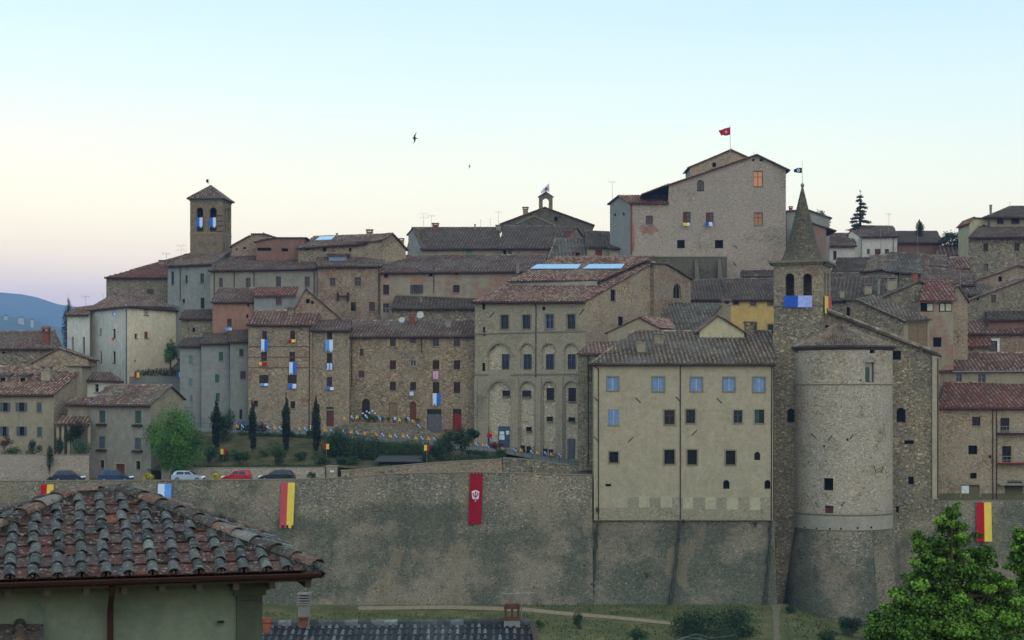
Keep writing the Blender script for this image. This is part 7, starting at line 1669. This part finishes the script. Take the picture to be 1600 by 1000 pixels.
for lab, px, row, w_ in (('swift with outspread wings flying high in the sky', 648, 216, 1.0), ('tiny distant swift lower right of the larger one', 733.5, 260, .45)):
    c = W(px, row, 160); o_ = []
    mb = MBd('bird'); s_ = .6*w_
    mb.path([c+V((.5*s_, 0, -.05*s_)), c+V((.2*s_, 0, 0)), c+V((-.25*s_, 0, .03)), c+V((-.4*s_, 0, .03))], [.02*w_, .07*w_, .08*w_, .02*w_], 7)
    for sg in (1, -1): 
        tip = c+V((.42*s_ if sg > 0 else -.35*s_, -.1, sg*1.05*s_)); mid = c+V((.02*s_, -.05, sg*.5*s_)); mb.poly([c+V((-.2*s_, 0, 0)), c+V((.12*s_, 0, 0)), mid+V((.12*s_, 0, 0)), mid+V((-.12*s_, 0, 0))]); mb.poly([mid+V((.12*s_, 0, 0)), mid+V((-.12*s_, 0, 0)), tip])
    tag(mb.build('bird', 'bird', origin=c), lab, 'bird')

# ================================================================== CARS
def car(label, px, Y, z, col, flip=False, L=4.1, hgt=1.48, kind='hatch', roll=0):
    X = (px-CX)/F*Y; ro = root('parked_car', label, 'car', V((X, Y, z)), 'cars parked along the wall-top street'); s_ = -1 if flip else 1; hw = .84
    # side outline (x from rear to front, z) ; nose at +x
    low = [(-2.0, .28), (-2.05, .55), (-2.02, .86), (-1.9, .93), (-1.2, .95), (.75, .93), (1.35, .84), (1.85, .68), (2.0, .5), (2.0, .28)]
    top = {'hatch': [(-1.88, .93), (-1.62, 1.3), (-1.3, hgt-.03), (-.5, hgt), (.2, hgt-.05), (.95, .93)], 'estate': [(-1.95, .93), (-1.8, 1.34), (-1.55, hgt-.02), (-.5, hgt), (.15, hgt-.06), (.95, .93)]}[kind]
    k = L/4.05; P = lambda x, y, zz: V((X+s_*x*k, Y+y, z+zz))
    mb = MBd(col); secs = [(-hw, .93), (-hw*.97, 1.0), (hw*.97, 1.0), (hw, .93)]
    n_ = len(low)
    def sec(y, kx, kz=1): return [P(x*kx, y, .28+(zz-.28)*kz) for x, zz in low]
    ss = [sec(-hw, .985, .97), sec(-hw*.9, 1, 1), sec(hw*.9, 1, 1), sec(hw, .985, .97)]
    for a, b in zip(ss, ss[1:]):
        for i in range(n_): mb.poly([a[i], a[(i+1) % n_], b[(i+1) % n_], b[i]])
    mb.poly(ss[0]); mb.poly(list(reversed(ss[-1])))
    tw = hw*.74; base_w = hw*.93
    wdt = lambda zz: base_w+(tw-base_w)*(zz-.93)/(hgt-.93)
    ra = [P(x, -wdt(zz), zz) for x, zz in top]; rb_ = [P(x, wdt(zz), zz) for x, zz in top]
    for i in range(len(top)-1): mb.poly([ra[i], ra[i+1], rb_[i+1], rb_[i]])
    mb.poly(ra); mb.poly(list(reversed(rb_)))
    mb.build('body', col, ro, smooth=False)
    # glass: sides, windscreen, rear
    def inset(pts, f): c = sum(pts, V((0, 0, 0)))/len(pts); return [c+(p-c)*f for p in pts]
    for sgn in (-1, 1):
        for xa, xb in ((-1.45, -.42), (-.34, .72)):
            zt = hgt-.12; xf = xb if xb < 0 else .2
            q = [P(xa, sgn*(wdt(.98)+.012), .98), P(xb, sgn*(wdt(.98)+.012), .98), P(xf, sgn*(wdt(zt)+.012), zt), P(xa+.18 if xa < -1 else xa, sgn*(wdt(zt)+.012), zt)]
            mb = MBd('car_glass'); q2 = [p-V((0, sgn*.02, 0)) for p in q]; mb.box8(q, q2); mb.build('side_window', 'car_glass', ro)
    for nm, i0, i1 in (('windscreen', -2, -1), ('rear_window', 0, 2)):
        q = [ra[i0], rb_[i0], rb_[i1], ra[i1]]; q = inset(q, .84); nn = (q[1]-q[0]).cross(q[2]-q[0]).normalized(); nn = nn if nn.z > 0 else -nn; mb = MBd('car_glass'); mb.box8([p+nn*.005 for p in q], [p+nn*.03 for p in q]); mb.build(nm, 'car_glass', ro)
    for wx in (-1.25, 1.3):
        for sgn in (-1, 1):
            c = P(wx, sgn*(hw-.1), .31); mb = MBd('tyre'); mb.tube(c-V((0, .1, 0)), c+V((0, .1, 0)), .31, n=16); wh = mb.build('wheel', 'tyre', ro)
            mb = MBd('rim'); mb.tube(c+V((0, sgn*.1, 0)), c+V((0, sgn*.115, 0)), .2, n=12); mb.build('rim', 'rim', wh)
    for sgn in (-1, 1):
        q = P(1.9, sgn*.6, .66); mb = MBd('head_lamp'); mb.box(q, (.26, .34, .14)); mb.build('headlight', 'head_lamp', ro)
        q = P(-1.99, sgn*.66, .78); mb = MBd('f_red'); mb.box(q, (.12, .2, .22)); mb.build('tail_light', 'f_red', ro)
        q = P(.62, sgn*(hw+.08), 1.0); mb = MBd(col); mb.box(q, (.14, .2, .12)); mb.build('mirror', col, ro)
    for xx in (2.0, -2.03): mb = MBd('fr_dark'); mb.box(P(xx, 0, .42), (.1, 1.4, .16)); mb.build('bumper_grille', 'fr_dark', ro)
    return ro
ZS = 19.2
car('small dark navy hatchback, leftmost of the cars parked behind the parapet', 108, 203.0, ZS, 'car_navy', L=3.75, hgt=1.5)
car('dark blue hatchback parked in front of the brown door of the grey house', 181, 203.0, ZS, 'car_blue', L=4.15, hgt=1.55)
car('silver hatchback parked beside the big round tree', 294, 203.0, ZS, 'car_silver', L=4.0, hgt=1.46)
car('bright red estate-like hatchback parked between silver and dark cars', 370, 203.0, ZS, 'car_red', flip=True, L=3.6, hgt=1.5, kind='estate')
car('dark hatchback facing left, rightmost on the wall-top street', 433, 203.0, ZS+.05, 'car_dark', flip=True, L=4.5, hgt=1.5)
car('dark blue estate car parked on the upper lane beside the narrow blue-grey house', 394, 229.3, W(0, 673, 229).z-.1, 'car_navy', L=4.4, hgt=1.6, kind='estate')
# ================================================================== FOREGROUND HOUSE
for nm, cs in (('fg_pan', (('#2f221f', '#593c36', '#464444', '#744839'))), ('fg_cover', ('#2a2c2b', '#444847', '#5a5e5b', '#808782')), ('fg_cap', ('#3c3936', '#4f4c48', '#6a5044', '#73736c'))):
    b = NB(nm); at = b.n('ShaderNodeAttribute', attribute_name='tint'); v = b.coord()
    t = b.ramp(at.outputs['Fac'], [(0, hexc(cs[0])), (.4, hexc(cs[1])), (.7, hexc(cs[2])), (1, hexc(cs[3]))])
    n1 = b.noise(v, 13, 6, .8); li = b.ramp(n1, [(.54, g(0)), (.62, g(.75))]); t = b.mix(li, t, hexc('#949f9f' if nm != 'fg_cap' else '#8f9590'))
    n2 = b.noise(v, 3.1, 5, .7); t = b.mix(b.ramp(n2, [(.56, g(0)), (.66, g(.8))]), t, hexc('#23271f'))
    n4 = b.noise(b.coord((1.3, 1.3, 1.3)), 4.4, 4, .7); t = b.mix(b.ramp(n4, [(.64, g(0)), (.7, g(.8 if nm != 'fg_cover' else .25))]), t, hexc('#9a5a22'))
    n3 = b.noise(v, 28, 3); t = b.mix(1.0, t, b.ramp(n3, [(.3, g(.7)), (.7, g(1.25))]), 'MULTIPLY'); b.out(t); b.bump(n3, .5, .01)
YAW = math.atan2(.28, .96); FU = V((math.cos(YAW), math.sin(YAW), 0)); FV_ = V((-math.sin(YAW), math.cos(YAW), 0)); C0 = W(493, 892, 24.6); TP = .385; UPV = V((0, 0, 1))
def rf(a, b, c=0): return C0+FU*a+FV_*b+UPV*c      # a along eave (negative left), b back, c up
DH = 2.74; RL = .78   # hip run, ridge length
WID = 2*DH+RL
fh = root('foreground_house', 'nearest house, with pale green walls and a lichened hip roof of barrel tiles', 'house', rf(-WID/2, 0, -7))
S_len = DH/math.cos(math.atan(TP)); sd = (FV_+UPV*TP).normalized(); nd = FU.cross(sd).normalized(); nd = nd if nd.z > 0 else -nd
roofmb = MBd('fg_pan'); A0, B0, A1, B1 = rf(-WID, 0), rf(0, 0), rf(-DH-RL, DH, DH*TP), rf(-DH, DH, DH*TP)
Cb, Db = rf(0, 2*DH), rf(-WID, 2*DH)
for q in ([A0, B0, B1, A1], [B0, Cb, B1], [Cb, Db, A1, B1], [Db, A0, A1]):
    roofmb.poly([p-nd*.0 for p in q], .1); roofmb.poly([p-V((0, 0, .12)) for p in reversed(q)], .1)
# pans and covers on all four slopes
def tile_slope(o_, u_, s_, n_, width, run, sp=.338, course=.36):
    """o_: left eave corner; triangle/trapezoid slope with 45 degree hips"""
    N = int(width/sp); S_ = run
    off = (width-N*sp)/2
    for i in range(N+1):
        a = off+i*sp; hl = min(a, width-a)/math.cos(0)*1.0   # plan distance to hip
        maxs = min(S_, hl/math.cos(math.atan(TP))*1.0)-.04
        # covers
        y = -.05; j = 0
        while y < maxs:
            L_ = min(course*1.18, maxs+.2-y); jit = rng.uniform(-.024, .024); yaw_ = rng.uniform(-.06, .06); tint = float(np.clip(rng.normal(.5, .17), 0, 1)); r0, r1 = .094, .076; lf0, lf1 = .055, .03; seg_ = 8
            def cp(k, yy, r, lf, dr=0): an = math.pi*k/seg_; return o_+u_*(a+jit+yaw_*(yy-y)-math.cos(an)*(r+dr))+s_*yy+n_*(lf+math.sin(an)*(r+dr)*.95)
            b0 = [cp(k, y, r0*rng.uniform(.98, 1.02), lf0) for k in range(seg_+1)]; b1 = [cp(k, y+L_, r1, lf1) for k in range(seg_+1)]; i0 = [cp(k, y, r0, lf0, -.016) for k in range(seg_+1)]; i1 = [cp(k, y+L_*.5, r0, lf0-.01, -.016) for k in range(seg_+1)]
            for k in range(seg_):
                covmb.poly([b0[k], b0[k+1], b1[k+1], b1[k]], tint); covmb.poly([i0[k], i0[k+1], b0[k+1], b0[k]], tint*.6); covmb.poly([i0[k+1], i0[k], i1[k], i1[k+1]], .0)
            y += course*rng.uniform(.97, 1.03); j += 1
        # pan between this cover and the next
        a2 = a+sp/2; hl2 = min(a2, width-a2); maxp = min(S_, hl2/math.cos(math.atan(TP)))+.1; y = -.06
        if a2 > width: continue
        while y < maxp:
            L_ = min(course*1.06, maxp-y+.05); tint = float(np.clip(rng.normal(.42, .22), 0, 1)); lf0, lf1 = .04+rng.uniform(0, .008), .012; w_ = sp*.46; jit = rng.uniform(-.012, .012)
            f = lambda da, yy, lf: o_+u_*(a2+da+jit)+s_*yy+n_*lf
            lo = [f(-w_, y, lf0), f(w_, y, lf0), f(w_*.94, y+L_, lf1), f(-w_*.94, y+L_, lf1)]; up = [p+n_*.022 for p in lo]
            panmb.poly(up, tint); panmb.poly([lo[0], lo[1], up[1], up[0]], tint*.5)
            for sg in (-1, 1):
                q0, q1 = f(sg*w_, y, lf0+.02), f(sg*w_*.94, y+L_, lf1+.02); q2, q3 = f(sg*(w_-.03), y, lf0+.02), f(sg*(w_*.94-.03), y+L_, lf1+.02)
                panmb.box8([q0, q2, q3, q1], [p+n_*.028 for p in (q0, q2, q3, q1)], None, tint)
            y += course*rng.uniform(.98, 1.02)
covmb, panmb = MBd('fg_cover'), MBd('fg_pan')
for o_, u_, s2 in ((A0, FU, FV_), (B0, FV_, -FU), (Cb, -FU, -FV_), (Db, -FV_, FU)):
    s_ = (s2+UPV*TP).normalized(); n_ = u_.cross(s_).normalized(); n_ = n_ if n_.z > 0 else -n_
    tile_slope(o_, u_, s_, n_, WID if u_ in (FU, -FU) else 2*DH, S_len)
roofmb_o = roofmb.build('roof', 'fg_pan', fh); panmb.build('pan_tiles', 'fg_pan', roofmb_o); covmb.build('cover_tiles', 'fg_cover', roofmb_o)
capmb = MBd('fg_cap')
def caps(p, q, r=.17, L0=.46):
    d = (q-p); n_ = max(1, round(d.length/(L0*.86))); ST = d.length/n_; d.normalize(); side_ = d.cross(UPV).normalized(); up_ = side_.cross(d).normalized()
    for k in range(n_):
        a = p+d*(k*ST); b = a+d*min(L0, ST*1.16 if k < n_-1 else ST*1.02); jt = side_*rng.uniform(-.015, .015); tint = float(np.clip(rng.normal(.45, .3), 0, 1)); seg_ = 8; r0, r1 = r*1.08, r*.88
        f = lambda c, r_, an, lf, dr=0: c+jt+side_*math.cos(an)*(r_+dr)+up_*(math.sin(an)*(r_+dr)*.55+lf)
        b0 = [f(a, r0, math.pi*k2/seg_, .1) for k2 in range(seg_+1)]; b1 = [f(b, r1, math.pi*k2/seg_, .075) for k2 in range(seg_+1)]; i0 = [f(a, r0, math.pi*k2/seg_, .1, -.025) for k2 in range(seg_+1)]
        for k2 in range(seg_): capmb.poly([b0[k2], b0[k2+1], b1[k2+1], b1[k2]], tint); capmb.poly([i0[k2], i0[k2+1], b0[k2+1], b0[k2]], .75)
    # mortar bed under the caps
    capmb.box8([p-side_*r*.95-up_*.05, p+side_*r*.95-up_*.05, q+side_*r*.95-up_*.05, q-side_*r*.95-up_*.05], [p-side_*r*.8+up_*.1, p+side_*r*.8+up_*.1, q+side_*r*.8+up_*.1, q-side_*r*.8+up_*.1], None, .15)
caps(B0, B1); caps(A0, A1); caps(Cb, B1); caps(Db, A1); caps(B1+FU*.05, A1-FU*.1, .16)
capmb.build('ridge_tiles', 'fg_cap', roofmb_o)
# gutter, soffit, fascia
mb = MBd('copper')
for p, q in ((A0, B0), (B0, Cb), (Cb, Db), (Db, A0)):
    dd = (q-p).normalized(); out_ = dd.cross(UPV).normalized(); 
    if (p+q).dot(out_) < (A0+Cb).dot(out_): out_ = -out_
    n_ = 8; pr_ = [(p+out_*.06+out_*(.075*math.cos(math.pi+math.pi*k/n_))+UPV*(-.03+.075*math.sin(math.pi+math.pi*k/n_)), q+out_*.06+out_*(.075*math.cos(math.pi+math.pi*k/n_))+UPV*(-.03+.075*math.sin(math.pi+math.pi*k/n_))) for k in range(n_+1)]
    for k in range(n_): mb.poly([pr_[k][0]-dd*.08, pr_[k][1]+dd*.08, pr_[k+1][1]+dd*.08, pr_[k+1][0]-dd*.08])
    mb.tube(pr_[n_][0]-dd*.08, pr_[n_][1]+dd*.08, .012, n=6)
mb.build('gutter', 'copper', fh)
OV = .78; Wp = lambda a, b, z: rf(a, b, z)
mb = MBd('soffit'); q = [rf(-WID+.05, .05, -.16), rf(-.05, .05, -.16), rf(-.05, 2*DH-.05, -.16), rf(-WID+.05, 2*DH-.05, -.16)]; mb.box8(q, [p+V((0, 0, .05)) for p in q])
k_ = 0
while k_*.55 < WID-.2:
    a = -.15-k_*.55; mb.obox(rf(a, .05, -.26), FU*.09, FV_*(OV), V((0, 0, .1))); k_ += 1
mb.build('soffit', 'soffit', fh)
mb = MBd('pl_fore'); w0 = [rf(-WID+OV, OV, -8), rf(-OV, OV, -8), rf(-OV, 2*DH-OV, -8), rf(-WID+OV, 2*DH-OV, -8)]; mb.box8(w0, [V((p.x, p.y, C0.z-.12)) for p in w0]); mb.build('wall', 'pl_fore', fh)
mb = MBd('pl_forepier'); mb.obox(rf(-OV-.34, OV-.06, -8), FU*.4, FV_*.5, V((0, 0, 7.5)))
for k in range(4): mb.obox(rf(-OV-.34-.05*k, OV-.06-.06*k, -.52+.09*k), FU*(.4+.1*k), FV_*(.5+.06*k), V((0, 0, .09)))
mb.build('corner_pier', 'pl_forepier', fh)
fvp = VP((rf(-WID+OV, OV).x, rf(-WID+OV, OV).y), (rf(-OV, OV).x, rf(-OV, OV).y))
mb = MBd('copper'); mb.path([fvp.at(172, 906, .75), fvp.at(172, 918, .7), fvp.at(172, 950, .1), fvp.at(172, 1060, .1)], [.045]*4, 10); mb.build('downpipe', 'copper', fh)
mb = MBd('rope'); mb.path([fvp.at(46, 908, .55), fvp.at(58, 935, .3), fvp.at(69, 957, .06), fvp.at(69, 1030, .05)], [.008]*4, 5); mb.build('cable', 'rope', fh)
mb = MBd('metal_dark'); mb.box(fvp.at(344, 971, .06), (.09, .1, .03)); mb.build('hook', 'metal_dark', fh)
# canopy roof at the lower left under the eave
mb = MBd('fg_cap'); a, b = fvp.at(-60, 980, .0), fvp.at(68, 980, .0); n3_ = fvp.n3; mb.box8([a, b, b+n3_*.7-V((0, 0, .25)), a+n3_*.7-V((0, 0, .25))], [p+V((0, 0, .05)) for p in (a, b, b+n3_*.7-V((0, 0, .25)), a+n3_*.7-V((0, 0, .25)))])
pmb = MBd('fg_cap')
for px in (-20, 31): 
    q = fvp.at(px, 974, .0)
    for k in range(3): pmb.tube(q+n3_*(.25*k)-V((0, 0, .09*k)), q+n3_*(.25*k+.3)-V((0, 0, .09*k+.09)), .085, .1, 10, None, .3+.2*k)
mb.build('canopy', 'fg_cap', fh); pmb.build('canopy_tiles', 'fg_cap', fh)
mb = MBd('pl_forepier'); mb.obox(fvp.at(-60, 1060, .02), fvp.u3*(fvp.at(66, 0).x-fvp.at(-60, 0).x), fvp.n3*.05, V((0, 0, .42))); 
mb.build('dark_slab', 'pl_forepier', fh)  # dark slab set in front of the wall below the canopy
# ---- lower roof with the chimneys
tiles('ro_low', '#33383d', '#3d4247', '#55595c', lichen='#6f7679', lam=.3)
o = E('house', 'low house whose dark tiled ridge runs along the bottom edge beneath the town wall', 375, 58, 838, 58, 1042, 1042, 1150, (398, 981), (822, 979), p=19, wall='pl_beige', roof='ro_low', sp=.27, oh=.3, ov=.12, group=None, gutter=False)
for x0, x1, y0, y1, lab in ():
    pass
mb = MBd('soffit'); vv_ = V((0, 0, 1)); a = W(823, 976, o.R1.y); 
r1 = o.R1; fr_ = W(838, 1042, 57.7); mb.box8([r1+V((.1, 0, -.18)), r1+V((.3, 0, -.18)), fr_+V((.3, 0, -.18)), fr_+V((.1, 0, -.18))], [r1+V((.1, 0, .22)), r1+V((.3, 0, .22)), fr_+V((.3, 0, .22)), fr_+V((.1, 0, .22))]); mb.build('verge_board', 'soffit', o.root)
RY = o.R0.y; LR = o.roof
q = W(417, 986, RY-.6); mb = MBd('terracotta'); mb.lathe(tuple(q), [(.13, -.35), (.16, 0), (.15, .3), (.2, .34), (.2, .5), (.12, .5), (.11, .2)], 14); mb.build('chimney_pot', 'terracotta', LR)
q = W(475.5, 981, RY); mb = MBd('cement'); mb.box(q+V((0, 0, .3)), (.42, .42, 1.2)); mb.box(q+V((0, 0, .92)), (.52, .52, .06))
for k in range(4): mb.box(q+V((0, 0, 1.0+.1*k)), (.5, .5, .045)); mb.box(q+V((-.16, 0, 1.0+.1*k+.03)), (.08, .3, .06)); mb.box(q+V((.16, 0, 1.0+.1*k+.03)), (.08, .3, .06))
mb.build('chimney', 'cement', LR); mb = MBd('terracotta'); mb.box(q+V((0, -.25, .22)), (.3, .16, .34)); mb.box(q+V((0, -.27, .43)), (.42, .24, .05)); mb.build('chimney_pot', 'brick', LR)
q = W(800, 978, RY); mb = MBd('cement'); mb.box(q+V((0, 0, .05)), (.62, .5, .5)); mb.build('chimney_base', 'cement', LR); mb = MBd('brick_dull')
for sx_ in (-.24, 0, .24):
    for sy_ in (-.18, .18): mb.box(q+V((sx_, sy_, .48)), (.09, .1, .36))
for k in range(3): mb.box(q+V((0, 0, .7+.07*k)), (.62-.04*k, .5-.04*k, .06))
mb.box(q+V((0, 0, .28)), (.66, .54, .07)); mb.build('chimney', 'brick_dull', LR)
# aerial on that chimney
b = q+V((.36, 0, 0)); ro = root('tv_aerial', 'spread-armed television aerial beside the brick chimney at the bottom', 'aerial', b, 'television aerials on the roofs'); mb = MBd('metal_grey'); mb.tube(b-V((0, 0, .4)), b+V((0, 0, 1.5)), .018, n=6); mb.build('mast', 'metal_grey', ro)
mb = MBd('metal_grey'); c = b+V((0, 0, 1.25)); mb.tube(c-V((.7, .3, 0)), c+V((.5, .2, 0)), .012, n=5)
for k in range(7): e_ = c+V((-.65+.18*k, -.28+.08*k, 0)); mb.tube(e_-V((.12, -.3, 0)), e_+V((.12, -.3, 0)), .007, n=4)
mb.build('antenna_element', 'metal_grey', ro)
# clothes frame at the bottom
q = W(1095, 1003, 120); ro = root('wire_frame', 'pale blue wire frame of a rotary line poking up in front of the thicket', 'frame', q-V((0, 0, 3))); mb = MBd('rope')
mb.tube(q-V((0, 0, 4)), q+V((0, 0, .3)), .04, n=6)
P_ = [W(x, y, 120+dy) for x, y, dy in ((1058, 1001, 0), (1067, 996, .5), (1090, 991, 1), (1112, 997, .3), (1130, 995, 1), (1150, 992, 1.5))]
for a, b in zip(P_, P_[1:]): mb.tube(a, b, .018, n=5)
mb.tube(W(1067, 996, 120), W(1106, 999, 120), .018, n=5); mb.tube(W(1058, 1001, 120), W(1088, 990, 121), .018, n=5); mb.build('wire', 'rope', ro)
# ================================================================== HAZE
HZ = True
if HZ:
    mb = MBd('haze_air'); m = bpy.data.materials.new('haze_air'); m.use_nodes = True; t = m.node_tree; t.nodes.clear(); ou = t.nodes.new('ShaderNodeOutputMaterial'); pv = t.nodes.new('ShaderNodeVolumePrincipled')
    pv.inputs['Color'].default_value = hexc('#9cc2ff'); pv.inputs['Density'].default_value = HAZE; pv.inputs['Anisotropy'].default_value = .45; t.links.new(pv.outputs[0], ou.inputs['Volume']); MATS['haze_air'] = m
    mb.obox((-5600, -3100, -60), (11200, 0, 0), (0, 9000, 0), (0, 0, 470)); hz = mb.build('haze', 'haze_air'); hz['kind'] = 'stuff'; hz['label'] = 'thin blue evening haze filling the valley air'; hz['category'] = 'haze'
S.cycles.volume_bounces = 2 if hasattr(S, 'cycles') else 0
S.cycles.use_denoising = True
